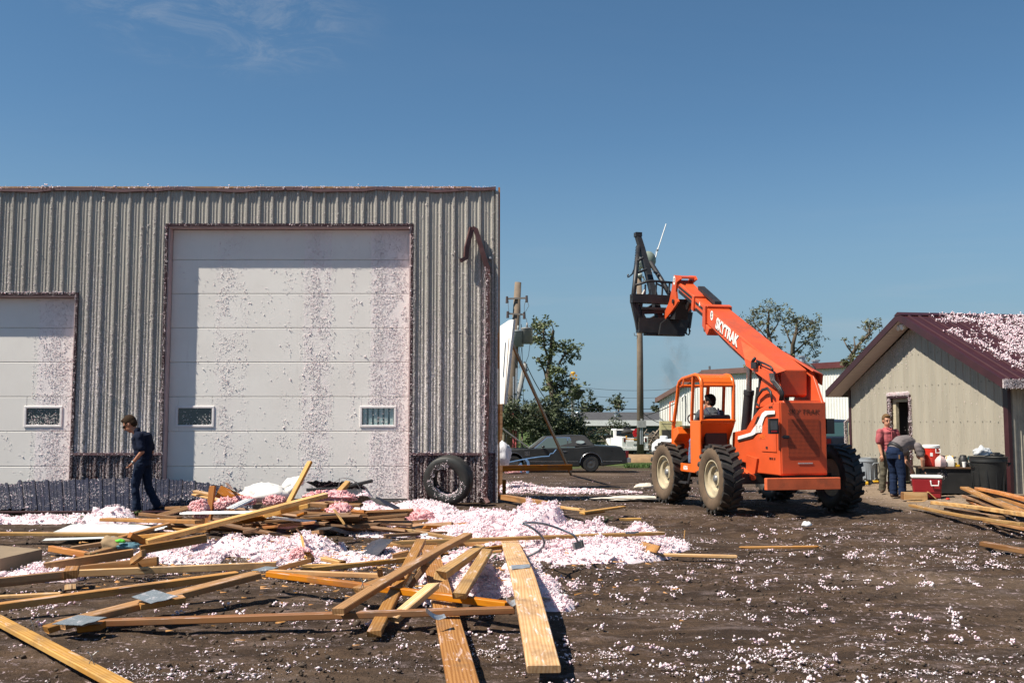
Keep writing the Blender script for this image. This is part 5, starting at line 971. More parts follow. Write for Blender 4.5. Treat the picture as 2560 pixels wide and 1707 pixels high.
# filler boards in the body of the heap
r_ = random.Random(5)
for i in range(52):
    x = r_.gauss(-2.8, .95); y = r_.gauss(14.7, .35); z = r_.uniform(.02, .38)*max(.1, 1-abs(x+2.9)/2.1); a = r_.gauss(.0, .5)+(math.pi if r_.random() < .5 else 0); L = r_.uniform(.5, 1.6); d = Vector((math.cos(a), math.sin(a)*.6, r_.uniform(-.1, .12)))*L/2; c = Vector((x, y, z+.03))
    bd(None, 0, None, 0, r_.choice((.09, .14, .09)), .04, r_.choice((WOOD, WOODG, WOODG, WOODG, WOODO)), 'broken softwood board heaped in the body of the scrap pile', pts3=(c-d, c+d), frac=(.08, .1), roll=r_.uniform(-.6, .6), group='broken boards in the scrap pile')
# metal and siding scrap
VIN = simple('white_vinyl', (.76, .76, .74), .4, .06, 4)
def siding(a, b, za, zb, w, label, mat=VIN):
    A, B = G(*a, za), G(*b, zb); d = B-A; L = d.length; m = MB(); prof = [(-w/2, 0), (-w/2+.01, .018), (-.01, .006), (0, .02), (w/2-.02, .008), (w/2, .02), (w/2, .014), (w/2-.02, .002), (0, .014), (-.01, 0), (-w/2+.012, .012), (-w/2, -.006)]
    m.prism(prof, 0, -L/2, L/2); o = m.obj('siding_strip', mat); X = d.normalized(); Yv = Vector((0, 0, 1)).cross(X).normalized(); Z = X.cross(Yv); o.matrix_world = Matrix.Translation((A+B)/2) @ Matrix(((X.x, Yv.x, Z.x, 0), (X.y, Yv.y, Z.y, 0), (X.z, Yv.z, Z.z, 0), (0, 0, 0, 1))); tag(o, label, 'siding'); return o
siding((457, 1283), (640, 1281), .30, .34, .16, 'white vinyl siding strip lying level in front of the fibreglass'); siding(cB(1440, 640), cB(1700, 515), .44, .52, .12, 'white siding strip slanting up to the plastic sheet'); siding(cB(1385, 295), cB(1490, 415), .74, .52, .06, 'small white trim sliver sticking up by the plywood scrap'); siding(cC(340, 852), cC(990, 915), .33, .28, .05, 'pale thin siding edge under the shorter stud'); siding(cB(380, 935), cB(600, 880), .14, .2, .08, 'short white strip behind the dim board')
def sheetlet(name, path, w, mat, label, cat='sheet metal', th=.006, dirv=Vector((0, 1, 0))):
    m = MB(); P = [Vector(p) for p in path]; c = sum(P, Vector())/len(P); vs = []
    for p in P: vs += [p-c-dirv*w/2, p-c+dirv*w/2]
    m.add(vs, [(2*i, 2*i+2, 2*i+3, 2*i+1) for i in range(len(P)-1)]); o = m.obj(name, mat); o.location = c; s = o.modifiers.new('s', 'SOLIDIFY'); s.thickness = th; tag(o, label, cat); return o
sheetlet('bent_sheet', [AY(*cC(*q), 15.6) for q in ((1395, 705), (1470, 660), (1560, 605), (1660, 590), (1740, 595), (1800, 640), (1860, 690))], .55, simple('grey_bent_metal', (.12, .115, .105), .55, .3, 4), 'dark grey sheet curling up at the end of the scrap heap', dirv=Vector((.2, 1, -.18)))
sheetlet('navy_flashing', [AY(*cC(*q), 15.9) for q in ((1770, 602), (1840, 625), (1960, 685), (2085, 745))], .16, NAVY, 'long navy flashing strip sloping off the curled sheet', dirv=Vector((0, .9, .3)))
sheetlet('maroon_flashing', [AY(*cC(*q), 14.2) for q in ((480, 1010), (760, 990), (1000, 960), (1150, 935), (1260, 950), (1400, 1030))], .22, MAROON, 'twisted dark maroon flashing across the heap front', dirv=Vector((0, .9, .35)))
sheetlet('brown_strip', [AY(*cC(*q), 16.2) for q in ((1030, 460), (1130, 430), (1230, 390), (1310, 345), (1350, 332), (1400, 345))], .03, simple('dusty_maroon', (.10, .05, .055), .7), 'thin brown strip arching over the heap')
m = MB(); m.tube([AY(*cC(870, 492), 16.3)-Vector((-2, 16, 0)), AY(*cC(1250, 480), 16.3)-Vector((-2, 16, 0)), AY(*cC(1480, 432), 16.2)-Vector((-2, 16, 0)), AY(*cC(1728, 372), 16.1)-Vector((-2, 16, 0))], .028, 6); o = m.obj('dark_pipe', BLACK); o.location = (-2, 16, 0); tag(o, 'dark square pipe pointing at the white door above the heap', 'pipe')
m = MB(); pts = [AY(*cC(*q), 15.9)-Vector((-2, 16, 0)) for q in ((1400, 340), (1470, 360), (1530, 410), (1590, 500), (1600, 600))]; m.tube(pts, .007, 4); m.tube([AY(*cC(*q), 15.7)-Vector((-2, 16, 0)) for q in ((1300, 340), (1295, 420), (1280, 500))], .007, 4); o = m.obj('loose_wire', STEEL); o.location = (-2, 16, 0); tag(o, 'thin loose wire looping beside the dark pipe', 'wire')
sheetlet('navy_sheet_scrap', [G(*cC(1615, 1262), .02), G(*cC(1720, 1230), .10), G(*cC(1900, 1240), .12)], .5, NAVY, 'torn navy metal scrap lying in the insulation behind the crossed pile', dirv=Vector((.25, 1, .25)))
sheetlet('black_film', [G(*cC(1000, 1000), .2), G(*cC(1200, 985), .26), G(*cC(1420, 1060), .1)], .3, BLACK, 'black plastic film under the pink batt')
# drywall, slab, cloths
slab('drywall_panel', [G(*cA(665, 440), .10), G(*cA(1735, 440), .10), G(*cA(2080, 330), .12), G(*cA(945, 325), .12)], .015, simple('drywall_grey', (.50, .53, .52), .7, .08, 3, dirt=(.6, .5, .5), dirtamt=.4), 'pale grey drywall sheet lying flat near the shed wall')
bd((-20, 1334), .12, (325, 1336), .09, .10, .045, WOODY, 'long lath along the drywall sheet edge', tb=.02); slab('drywall_panel', [G(*cA(555, 535), .03), G(*cA(1500, 500), .05), G(*cA(1500, 478), .07), G(*cA(600, 505), .05)], .012, simple('drywall_grey', (.5, .53, .52), .7), 'narrow drywall strip in the shade under the long lath')
m = MB(); a, b, c, d = G(-60, 1358, .16), G(106, 1372, .16), G(0, 1396, .16), G(-160, 1385, .16); c0 = (a+b+c+d)/4; m.add([p-c0 for p in (a, b, c, d)]+[p-c0-Vector((0, 0, .15)) for p in (a, b, c, d)], [(0, 1, 2, 3)[::-1], (4, 5, 6, 7), (0, 4, 5, 1)[::-1], (1, 5, 6, 2)[::-1], (2, 6, 7, 3)[::-1], (3, 7, 4, 0)[::-1]]); o = m.obj('brown_slab', simple('brown_board_face', (.22, .16, .10), .8, .2, 4, dirt=(.10, .07, .05), dirtamt=.6)); o.location = c0; tag(o, 'thick brown boarded slab at the picture edge', 'slab')
def crumple(name, c, r, mat, label, cat, seed, amp=.3, sub=(26, 16), M=None, smooth=True):
    prof = MB(); prof.ell((0, 0, 0), 1.0, *sub); vs = []
    for v in prof.v:
        v = Vector(v); n1 = float(fbm(np.array([v.x*2.1+seed]), np.array([v.y*2.1+v.z*3.3]), seed, 4)[0])-.5; n2 = abs(float(vnoise(np.array([v.x*5+v.z*4]), np.array([v.y*5-v.z*3]), seed+3)[0])-.5)
        w = v*(1+amp*n1*2-amp*.5*n2); w = Vector((w.x*r[0], w.y*r[1], max(w.z, -.45)*r[2])); vs.append((M @ w) if M else w)
    m = MB(); m.add(vs, prof.f); o = m.obj(name, mat, None, smooth); o.location = c; tag(o, label, cat); return o
PLB = simple('white_plastic_film', (.78, .77, .73), .38, .06, 5)
crumple('plastic_sheet', AY(*cC(340, 570), 15.2), (.34, .25, .20), PLB, 'crumpled white plastic sheet bulging from the scrap heap', 'plastic sheet', 4, .35); crumple('plastic_sheet', AY(*cC(690, 450), 15.4), (.22, .14, .13), PLB, 'upright fold of white plastic behind the leaning stud', 'plastic sheet', 9, .4, M=Matrix.Rotation(R(-38), 3, 'Y')); crumple('plastic_sheet', AY(*cC(60, 560), 15.3), (.34, .15, .07), PLB, 'flat tail of the white plastic sheet', 'plastic sheet', 12, .3, M=Matrix.Rotation(R(-30), 3, 'Y'))
def batt(c, r, label, seed, M=None): 
    o = crumple('fibreglass_batt', c, r, BATT, label, 'insulation', seed, .45, (34, 22), M); n = 700; v = rng.normal(size=(n, 3)); v /= np.linalg.norm(v, axis=1)[:, None]; v[:, 2] = np.maximum(v[:, 2], -.45)
    Mx = np.array(M) if M else np.eye(3); P = (v*np.array(r)*(1.0+rng.uniform(-.12, .12, (n, 1)))) @ Mx.T
    lumps('batt_tuft', P, rng.uniform(.006, .016, n), BATT, False, .5, o, None, .9); return o
batt(AY(*cB(1065, 670), 14.4), (.10, .09, .16), 'pink fibreglass standing column beside the upright board', 2); batt(AY(*cB(1370, 585), 14.7), (.15, .12, .10), 'round pink fibreglass wad behind the upright board', 5); batt(AY(*cC(450, 640), 15.0), (.16, .12, .09), 'pink fibreglass wad under the white plastic', 7); batt(AY(*cC(1300, 800), 14.6), (.20, .16, .15), 'large pink fibreglass wad at the heap end with a splinter over it', 8); batt(AY(*cC(1180, 590), 15.3), (.38, .2, .10), 'flattened pink fibreglass along the heap top', 13)
batt(G(*cD(600, 270), .06), (.26, .2, .13), 'pink fibreglass torn lump on the ground near the tyre', 15); batt(G(*cD(180, 230), .08), (.09, .09, .07), 'small pink wad by a broken stick near the white door', 16); batt(AY(*cB(1580, 540), 14.9), (.2, .12, .08), 'pink strip of fibreglass by the slanting white siding', 18); batt(AY(*cB(1000, 610), 14.9), (.10, .1, .08), 'little pink wad on the sloping board', 19); batt(G(*cC(800, 1345), .07), (.13, .09, .08), 'salmon wad at the tall splinter foot', 21); batt(G(1287, 1178, .08), (.35, .2, .12), 'pale pink batt roll by the blue metal strips', 22)
crumple('crumpled_jacket', G(*cA(1500, 590), .10), (.20, .16, .11), simple('tan_cloth', (.26, .18, .10), .9, .25, 9), 'crumpled tan jacket half buried at the heap edge', 'jacket', 31, .4); crumple('green_cloth', G(*cA(1570, 535), .17), (.055, .04, .03), simple('lime_cloth', (.10, .55, .03), .7), 'lime green scrap of cloth on the tan jacket', 'cloth', 33, .5, (14, 9)); crumple('blue_cloth', G(*cA(1680, 600), .10), (.15, .1, .05), simple('blue_grey_cloth', (.07, .16, .20), .7, .7, 30), 'blue and grey patterned cloth beside the jacket', 'cloth', 35, .4)
crumple('plastic_bag_scrap', G(1612, 1217, .06), (.24, .14, .10), simple('beige_plastic', (.60, .54, .45), .5, .1, 7), 'beige plastic scrap lying beyond the front wheel', 'plastic scrap', 41, .5); crumple('white_rag', G(2016, 1311, .04), (.08, .06, .05), WHITE, 'white rag alone on the churned mud', 'rag', 43, .5, (14, 9)); crumple('beige_film', G(1590, 1246, .03), (.8, .35, .05), simple('beige_plastic', (.6, .54, .45), .5), 'sheet of beige film mixed with insulation near the front wheel', 'plastic film', 45, .6)
# leafy twigs in the insulation
def twig(c, label, n=26, s=.16):
    m = MB(); r = random.Random(len(label)); m.tube([(0, 0, 0), (.06, .01, .05), (.12, .0, .06)], .004, 4)
    for i in range(n):
        a = r.uniform(0, 6.28); L = r.uniform(.4, 1)*s*.4; d = Vector((math.cos(a), math.sin(a), r.uniform(-.1, .6))).normalized(); p = Vector((r.uniform(-.2, .8)*s, r.uniform(-.25, .25)*s, r.uniform(.01, .07))); w = d.cross(Vector((0, 0, 1))).normalized()*L*.22; m.add([p, p+d*L*.5+w, p+d*L, p+d*L*.5-w], [(0, 1, 2, 3)])
    o = m.obj('leafy_twig', simple('leaf_green', (.045, .085, .02), .5, .4, 8)); o.location = c; tag(o, label, 'twig')
twig(G(*cD(1370, 720), .26), 'green leafy twig lying on the pink fluff'); twig(G(*cE(1455, 585), .36), 'tiny green sprig on the white insulation heap', 12, .12); twig(G(*cA(1185, 770), .13), 'dark green sprig on a board at the heap edge', 14, .12); twig(G(*cA(880, 270), .04), 'leafy twig on the ground near the drywall', 20, .3); twig(G(*cA(1680, 200), .04), 'weeds growing by the collapsed metal sheets', 26, .3)
# bent conduit with box
P = [(cE(565, 985), .10), (cE(620, 962), .14), (cE(690, 925), .20), (cE(745, 870), .28), (cE(757, 820), .34), (cE(735, 765), .40), (cE(690, 715), .46), (cE(640, 675), .50), (cE(570, 630), .54), (cE(500, 600), .57), (cE(560, 592), .56), (cE(640, 592), .54), (cE(760, 606), .50), (cE(900, 650), .44), (cE(1000, 690), .40), (cE(1100, 735), .36), (cE(1130, 775), .32), (cE(1152, 822), .24)]
pts = [G(*q, z) for q, z in P]; c = pts[0]; t = empty('bent_conduit', c, 0, 'bent grey metal conduit looping over the heap with a dark box at its end', 'conduit'); MB().tube([p-c for p in pts], .013, 8).obj('conduit_pipe', GALV, t, True)
b = pts[-1]-c; m = MB()
for A_, B_ in (((-.06, -.03, -.07), (.055, .04, -.058)), ((-.06, -.03, -.058), (-.05, .04, .01)), ((.045, -.03, -.058), (.055, .04, .012)), ((-.05, .03, -.058), (.045, .04, .005)), ((-.05, -.03, -.0), (.045, .0, .01))): m.box(b+Vector(A_), b+Vector(B_))
jb = m.obj('junction_box', STEEL, t); jb.data.transform(Matrix.Translation(b) @ Matrix.Rotation(R(-14), 4, 'Y') @ Matrix.Rotation(R(18), 4, 'Z') @ Matrix.Translation(-b))
# leaning tyre
def tyre():
    t = empty('leaning_truck_tyre', Vector((WX(1122, Y=19.4), 19.38, 0.0)), 0, 'worn black truck tyre caked with insulation leaning on the shed corner', 'tyre')
    M = Matrix.Translation((0, 0, .475)) @ Matrix.Rotation(R(9), 4, 'X') @ Matrix.Rotation(R(-13), 4, 'Z'); Rr = .475
    pr = [(.275, -.10), (.265, -.125), (.29, -.142), (.37, -.16), (.44, -.15), (.468, -.125), (.475, -.05), (.475, .05), (.468, .125), (.44, .15), (.37, .16), (.29, .142), (.265, .125), (.275, .10), (.30, .09), (.42, .10), (.44, 0), (.42, -.10), (.30, -.09), (.275, -.10)]
    autosmooth(MB().lathe(pr, 48, M, 'y').obj('casing', simple('old_tyre_rubber', (.022, .023, .021), .55, .4, 6, dirt=(.04, .035, .03), dirtamt=.5), t), 40)
    n = 1100; a = rng.uniform(0, 2*math.pi, n); rr = .275+.12*rng.beta(1.1, 2.2, n); left = (np.cos(a) < .35+.3*np.sin(a*3))*1.0; k = (fbm(rr*14, a*2.5, 7, 3) > np.where(np.cos(a-math.pi) > -.2, .40, .62)+.8*np.maximum(rr-.42, 0)*6); a, rr = a[k], rr[k]
    P = np.array([M @ Vector((r*math.cos(q), -.158+.25*abs(r-.37), r*math.sin(q))) for r, q in zip(rr, a)]); lumps('insulation_clump', P, rng.gamma(1.8, .004, len(P))+.004, FOAM, False, .4, t)
    a = rng.uniform(R(-150), R(-20), 500); P = np.array([M @ Vector((.285*math.cos(q), rng.uniform(-.12, .0), .285*math.sin(q))) for q in a]); lumps('insulation_clump', P, rng.gamma(1.8, .005, len(P))+.004, FOAM, True, .4, t)
tyre()

# splinters and chips strewn round the lumber
def chips():
    m = MB(); r = random.Random(77)
    for i in range(520):
        if r.random() < .6: x, y = r.gauss(-2.2, 1.6), r.gauss(12.6, 1.9)
        else: x, y = r.gauss(-1.2, 1.1), r.gauss(10.6, 1.4)
        if y < 5.6 or y > 19: continue
        L = r.uniform(.02, .09)*(1.8 if r.random() < .1 else 1); w = L*r.uniform(.08, .25); a = r.gauss(0, .8); d = Vector((math.cos(a), math.sin(a), r.uniform(-.05, .2)))*L; s = Vector((-math.sin(a), math.cos(a), 0))*w; z = float(gz(x, y))+float(foam_h(np.array([x]), np.array([y]))[0])*.8+.012; p = Vector((x, y, z))
        m.add([p-s, p+s, p+d*.7+s*.6, p+d, p+d*.6-s*.8, p+Vector((0, 0, .012))], [(0, 1, 5), (1, 2, 5), (2, 3, 5), (3, 4, 5), (4, 0, 5)])
    m.obj('wood_chip', WOOD)['kind'] = 'stuff'
chips()
# ================================================================ BACKGROUND
def far_shed():
    Yb = 62; A = AY(1649, 1053, 64); B = AY(1763, 1053, 62); C = AY(2135, 1053, 52.2); zA, zB, zC = AY(1649, 1001, 64).z, AY(1763, 938, 62).z, AY(2135, 918, 52.2).z
    t = empty('white_metal_building', (B.x, B.y, 0), 0, 'big white metal building with brown roof edge beyond the telehandler', 'building'); o = B.copy(); o.z = 0
    MW = simple('weathered_white_metal', (.66, .66, .63), .5, .1, .5, dirt=(.45, .38, .30), dirtamt=.5)
    def strip(P, Q, zp, zq, n, mat=MW):
        d = (Q-P); L = d.length; u = d/L; nrm = Vector((u.y, -u.x, 0))
        for i in range(n):
            a, b = i/n, (i+1)/n; m = MB(); k = 6; vs = []
            for z in (0, 1):
                for j in range(k*4+1):
                    s = a+(b-a)*j/(k*4); q = P+d*s; off = .05 if j % 4 == 1 else 0; q = q+nrm*off; top = zp+(zq-zp)*s; vs.append(Vector((q.x, q.y, -1.3 if z == 0 else top))-o)
            w = k*4+1; m.add(vs, [(j, j+1, w+j+1, w+j) for j in range(w-1)]); m.obj('wall_sheet', mat, t)
    strip(A, B, zA, zB, 3); strip(B, C, zB, zC, 10)
    BR = simple('brown_roof_edge', (.13, .075, .065), .55, .2, 2); MR = simple('red_roof_edge', (.09, .022, .022), .5, .2, 2)
    def edge(P, zp, Q, zq, h, mat):
        d = (Q-P).normalized(); nrm = Vector((d.y, -d.x, 0))*.28; a = Vector((P.x, P.y, zp))-o; b = Vector((Q.x, Q.y, zq))-o; m = MB(); up = Vector((0, 0, h)); m.add([a+nrm, b+nrm, b-nrm, a-nrm, a+nrm+up, b+nrm+up, b-nrm+up, a-nrm+up], [(0, 3, 2, 1), (4, 5, 6, 7), (0, 1, 5, 4), (1, 2, 6, 5), (2, 3, 7, 6), (3, 0, 4, 7)]); m.obj('roof_edge', mat, t)
    M_ = B.lerp(C, .45); zm = zB+(zC-zB)*.45; edge(A-(B-A)*.05, zA-.15, B, zB, .30, BR); edge(B, zB, M_, zm, .32, BR); edge(M_, zm, C, zC, .32, MR)
    bk = Vector((3, 14, 0)); m = MB(); P = [Vector((A.x, A.y, zA)), Vector((B.x, B.y, zB)), Vector((C.x, C.y, zC)), Vector((C.x, C.y, zC))+bk, Vector((B.x, B.y, zB))+bk, Vector((A.x, A.y, zA))+bk]; m.add([p-o for p in P], [(0, 1, 4, 5), (1, 2, 3, 4)]); m.obj('roof', BR, t)
    m = MB()
    for px, py in ((2005, 893), (2039, 903)):
        q = AY(px, py, 57)-o; m.tube([q-Vector((0, 0, .9)), q], .17, 8); m.tube([q, q+Vector((0, 0, .08))], .25, 8)
    m.obj('roof_vent', GALV, t); q = AY(1774, 925, 62)-o; MB().tube([q-Vector((0, 0, .5)), q+Vector((0, 0, .25))], .07, 6).obj('roof_vent', STEEL, t)
    m = MB(); q = [AY(*crop(1600, 920, .1339)(*p), 61.5)-o for p in ((790, 620), (795, 540), (825, 500), (850, 520), (858, 700), (850, 1000))]; m.tube(q, .05, 5); m.obj('wall_conduit', STEEL, t)
    m = MB(); a = AY(1651, 1092, 63)-o; m.box(a, a+Vector((2.2, .4, 1.0)), None); m.obj('yellow_lean_to', simple('cream_yellow', (.50, .44, .24), .6), t); MB().box(a+Vector((.1, -.03, -.6)), a+Vector((.75, .0, .45))).box(a+Vector((1.2, -.03, -.1)), a+Vector((2.0, .0, .25))).obj('dark_opening_panel', DARK, t)  # solid dark panels, their colour stands in for shade inside openings
far_shed()
def ranch_house():
    Yh = 86; zg = float(gz(0, Yh)); x0, x1 = AY(1440, 1053, Yh).x, AY(1665, 1053, Yh).x; t = empty('ranch_house', ((x0+x1)/2, Yh, zg), 0, 'long low blue grey house with dark roof and white fascia', 'house'); cx = (x0+x1)/2
    zf0, zf1 = AY(1500, 1064, Yh).z-zg, AY(1500, 1050, Yh).z-zg; zr = AY(1500, 1030, Yh+4).z-zg
    MB().box((x0-cx+.4, .5, 0), (x1-cx, 9, zf0)).obj('wall', simple('blue_grey_wall', (.06, .085, .10), .7, .2, 2), t)
    MB().box((x0-cx, -.05, zf0), (x1-cx, .0, zf1)).obj('fascia', WHITE, t)
    SH = simple('dark_shingles', (.055, .055, .058), .85, .3, 2); MB().prism([(0, zf1-.02), (4.2, zr), (8.6, zf1-.02), (8.6, zf1-.12), (0, zf1-.12)], 0, x0-cx, x1-cx).obj('roof', SH, t)
    q = AY(1541, 1040, Yh+2); MB().tube([(q.x-cx, 2, q.z-zg-.3), (q.x-cx, 2, q.z-zg+.3)], .2, 8).tube([(q.x-cx, 2, q.z-zg+.3), (q.x-cx, 2, q.z-zg+.42)], .3, 8).obj('chimney_vent', GALV, t)
    for u in (.2, .45, .7):
        f = MB().box((x0-cx+(x1-x0)*u, .42, .7), (x0-cx+(x1-x0)*u+1.3, .5, 1.7)).obj('window', WHITE, t); MB().box((x0-cx+(x1-x0)*u+.1, .40, .8), (x0-cx+(x1-x0)*u+1.2, .419, 1.6)).obj('window_pane', GLASS, f)
    pts = [AY(*cV(*q), Yh-.5) for q in ((1105, 230), (1125, 180), (1145, 168), (1165, 185), (1178, 250))]; MB().tube([p-Vector((cx, Yh, zg)) for p in pts], .06, 5).obj('awning_hoop', GALV, t)
ranch_house()
def cream_house():
    t = empty('cream_house', (AY(1245, 1053, 70).x-3, 70, float(gz(0, 70))), 0, 'cream walled house with dark roof half hidden behind the shed corner', 'house'); x = 3+AY(1270, 1053, 70).x-AY(1245, 1053, 70).x
    MB().box((-4, 0, 0), (x, 8, 3.0)).obj('wall', simple('cream_wall', (.50, .47, .36), .7, .1, 1), t); MB().prism([(-4.5, 2.9), (x+.5, 2.9), ((x-4)/2, 5.2)], 1, -.4, 8.4).obj('roof', simple('dark_shingles', (.055, .055, .058)), t)
cream_house()
LEAF = simple('summer_leaves', (.095, .118, .045), .6, .45, 1.2); LEAFD = simple('dark_leaves', (.050, .066, .028), .6, .45, 1.0); LEAFY = simple('dry_olive_leaves', (.11, .115, .05), .6, .45, 1.2); BARK = simple('bark', (.10, .075, .05), .9, .3, 3)
def foliage(m, c, r, n, ls, rnd, flat=.85, droop=0.0):
    for _ in range(n):
        d = Vector((rnd.gauss(0, .55), rnd.gauss(0, .55), rnd.gauss(0, .5)))*r; p = c+Vector((d.x, d.y, d.z*flat-droop*abs(rnd.gauss(0, .5))*r)); u = Vector((rnd.gauss(0, 1), rnd.gauss(0, 1), rnd.gauss(0, .7))).normalized(); w = u.cross(Vector((rnd.gauss(0, 1), rnd.gauss(0, 1), rnd.gauss(0, 1)))).normalized(); s = ls*rnd.uniform(.6, 1.4)
        m.add([p-u*s, p+w*s*.45, p+u*s, p-w*s*.45], [(0, 1, 2, 3)])
def tree(name, Y, trunk, branches, clumps, label, ls, mat=LEAF, dens=1.0, seed=1, droop=0.0, group=None, tw=(.24, .085), cat='tree'):
    rnd = random.Random(seed); b = AY(trunk[0][0], trunk[0][1], Y); zg = float(gz(b.x, Y)); org = Vector((b.x, Y, zg)); t = empty(name, org, 0, label, cat, group); k = Y/2489
    P = [Vector((0, 0, -.2))]+[AY(a, c, Y)-org+Vector((0, rnd.uniform(-.4, .4), 0)) for a, c in trunk[1:]]; n = len(P); rs = [tw[0]+(tw[1]-tw[0])*i/max(1, n-1) for i in range(n)]
    m = MB(); m.tube(P, rs, 8); m.obj('trunk', BARK, t, True); nodes = P[1:]
    m = MB()
    for br in branches:
        q = [AY(a, c, Y)-org+Vector((0, rnd.uniform(-1, 1)*.6*(i > 0), 0)) for i, (a, c) in enumerate(br)]; m.tube(q, [tw[1]*(.9-.7*i/len(q)) for i in range(len(q))], 6); nodes += q
    cm = MB(); 
    for a, c, r in clumps:
        rr = r*k; cc = AY(a, c, Y)-org+Vector((0, rnd.uniform(-1, 1)*rr*1.2, 0))
        nn = min(nodes, key=lambda v: (v-cc).length) if nodes else cc
        if branches is not None and (nn-cc).length > .1: mid = nn.lerp(cc, .5)+Vector((rnd.uniform(-.2, .2), rnd.uniform(-.2, .2), .1)); m.tube([nn, mid, cc], [tw[1]*.45, tw[1]*.3, tw[1]*.12], 5)
        for j in range(9):
            e = cc+Vector((rnd.gauss(0, .95), rnd.gauss(0, .95), rnd.gauss(0, .78)))*rr; m.tube([cc, e], [tw[1]*.12, tw[1]*.04], 4); foliage(cm, e, rr*.62, int(dens*(rr/ls)**2*2.1)+4, ls*.56, rnd, .8, droop)
    if m.v: m.obj('branch', BARK, t, True)['kind'] = 'stuff'
    cr = cm.obj('crown', mat, t); cr['kind'] = 'stuff'; return t
K = lambda *L: [(*cK(a, b), r*.3443) for a, b, r in L]
K2 = lambda *L: [cK(a, b) for a, b in L]
tree('storm_damaged_tree', 60, K2((435, 1040), (430, 960), (400, 850), (375, 740), (395, 620), (405, 500), (415, 430)), [K2((375, 820), (355, 720), (320, 650), (300, 620)), K2((460, 660), (500, 600), (540, 560)), K2((380, 620), (350, 540), (345, 440), (345, 390))],
     K((350, 365, 50), (320, 385, 30), (385, 380, 30), (300, 480, 38), (275, 500, 25), (345, 480, 38), (440, 520, 40), (490, 530, 34), (420, 580, 40), (560, 545, 34), (560, 600, 30), (540, 620, 24), (370, 640, 30), (400, 700, 44), (450, 720, 44), (470, 700, 30), (520, 790, 48), (570, 830, 36), (480, 830, 40), (440, 800, 44), (400, 830, 28), (510, 900, 40), (450, 900, 46), (420, 960, 50), (490, 960, 40), (310, 640, 16), (360, 850, 18)),
     'tall ragged storm stripped tree with drooping foliage beyond the black car', .19, LEAF, 2.1, 3, .5)
for i, (px, py, rr, Y, lab) in enumerate(((1252, 1030, 70, 50, 'dense green bush right beside the shed corner'), (1305, 1055, 85, 49, 'dense bush around the foot of the utility pole'), (1352, 1050, 80, 50, 'dark bush behind the wooden brace'), (1400, 1060, 80, 51, 'broad dark bush behind the black car roof'), (1430, 1070, 60, 52, 'rounded dark bush at the end of the low house'), (1262, 970, 45, 62, 'taller tree top rising over the bushes near the shed'))):
    rnd = random.Random(i+40); cl = [(px+rnd.gauss(0, .45)*rr*.8, py+rnd.gauss(0, .42)*rr*.7, rr*rnd.uniform(.28, .5)*.62) for _ in range(15)]; tree('bush', Y, [(px, 1110), (px, py+20)], [], cl, lab, .13, (LEAF, LEAFD, LEAFD, LEAFD, LEAFD, LEAF)[i], 1.35, i+50, .1, 'bushes behind the black car', (.12, .05), 'bush')
tree('bush', 80, [(1450, 1120), (1450, 1090)], [], [(1448, 1080, 16), (1460, 1090, 18), (1475, 1095, 14), (1490, 1100, 12), (1530, 1066, 13), (1545, 1060, 14), (1558, 1070, 12), (1515, 1080, 12), (1500, 1090, 14)], 'low bush in front of the blue grey house wall', .16, LEAFD, 1.2, 70, .1, 'bushes behind the black car', (.1, .05), 'bush')
for i, (a, b, r, lab) in enumerate((((1460, 1015), 1, 20, 'small far tree above the house roof next to the siren tower'), ((1500, 1021), 1, 10, 'low round far tree above the middle of the house roof'), ((1546, 1010), 1, 20, 'larger far tree above the house roof with bare twigs'), ((1640, 1022), 1, 9, 'tiny far tree next to the white building corner'), ((1480, 1022), 1, 8, 'little far shrub over the house ridge'))):
    rnd = random.Random(i+80); cl = [(a[0]+rnd.gauss(0, .4)*r, a[1]+rnd.gauss(0, .5)*r*.8, r*.4) for _ in range(9)]; tree('far_tree', 130, [(a[0], 1080), (a[0], a[1])], [], cl, lab, .34, LEAFD, 1.2, i+80, 0, 'far trees above the house', (.25, .1))
S_ = lambda *L: [(*cS(a, b), r*.2806) for a, b, r in L]; S2 = lambda *L: [cS(a, b) for a, b in L]
tree('sparse_tree', 74, S2((1350, 1300), (1330, 1060), (1320, 940), (1330, 800)), [S2((1330, 1050), (1240, 950), (1190, 860)), S2((1330, 1000), (1400, 900), (1430, 820))], S_((1330, 740, 52), (1385, 745, 36), (1280, 760, 34), (1180, 800, 40), (1230, 800, 30), (1430, 800, 40), (1400, 840, 34), (1160, 900, 44), (1220, 920, 46), (1330, 850, 36), (1270, 870, 30), (1330, 960, 30), (1210, 980, 26), (1370, 1010, 26), (1130, 870, 24)), 'thin leafed tree rising behind the boom, nearer its tip', .17, LEAFY, .8, 21, .1, 'half stripped trees behind the boom', (.20, .07))
tree('sparse_tree', 74, S2((1560, 1330), (1550, 1180), (1530, 1080), (1560, 950), (1590, 850)), [S2((1540, 1100), (1480, 1000), (1470, 900)), S2((1555, 1000), (1650, 920), (1720, 880)), S2((1550, 1150), (1650, 1050), (1740, 1000)), S2((1550, 1180), (1460, 1140), (1420, 1090))], S_((1520, 820, 44), (1570, 850, 40), (1640, 830, 50), (1700, 870, 44), (1745, 880, 34), (1500, 880, 36), (1590, 910, 44), (1660, 940, 44), (1740, 940, 38), (1780, 1000, 34), (1700, 1000, 40), (1560, 980, 34), (1480, 960, 30), (1760, 1090, 34), (1700, 1090, 34), (1640, 1060, 30), (1740, 1160, 28), (1660, 1190, 28), (1600, 1130, 24), (1440, 1090, 22), (1470, 1160, 20), (1110, 1270, 22)), 'second thin leafed tree behind the boom, above its rear end', .17, LEAFY, .85, 22, .1, 'half stripped trees behind the boom', (.22, .075))
R_ = lambda *L: [(*cR(a, b), r*.319) for a, b, r in L]; R2 = lambda *L: [cR(a, b) for a, b in L]
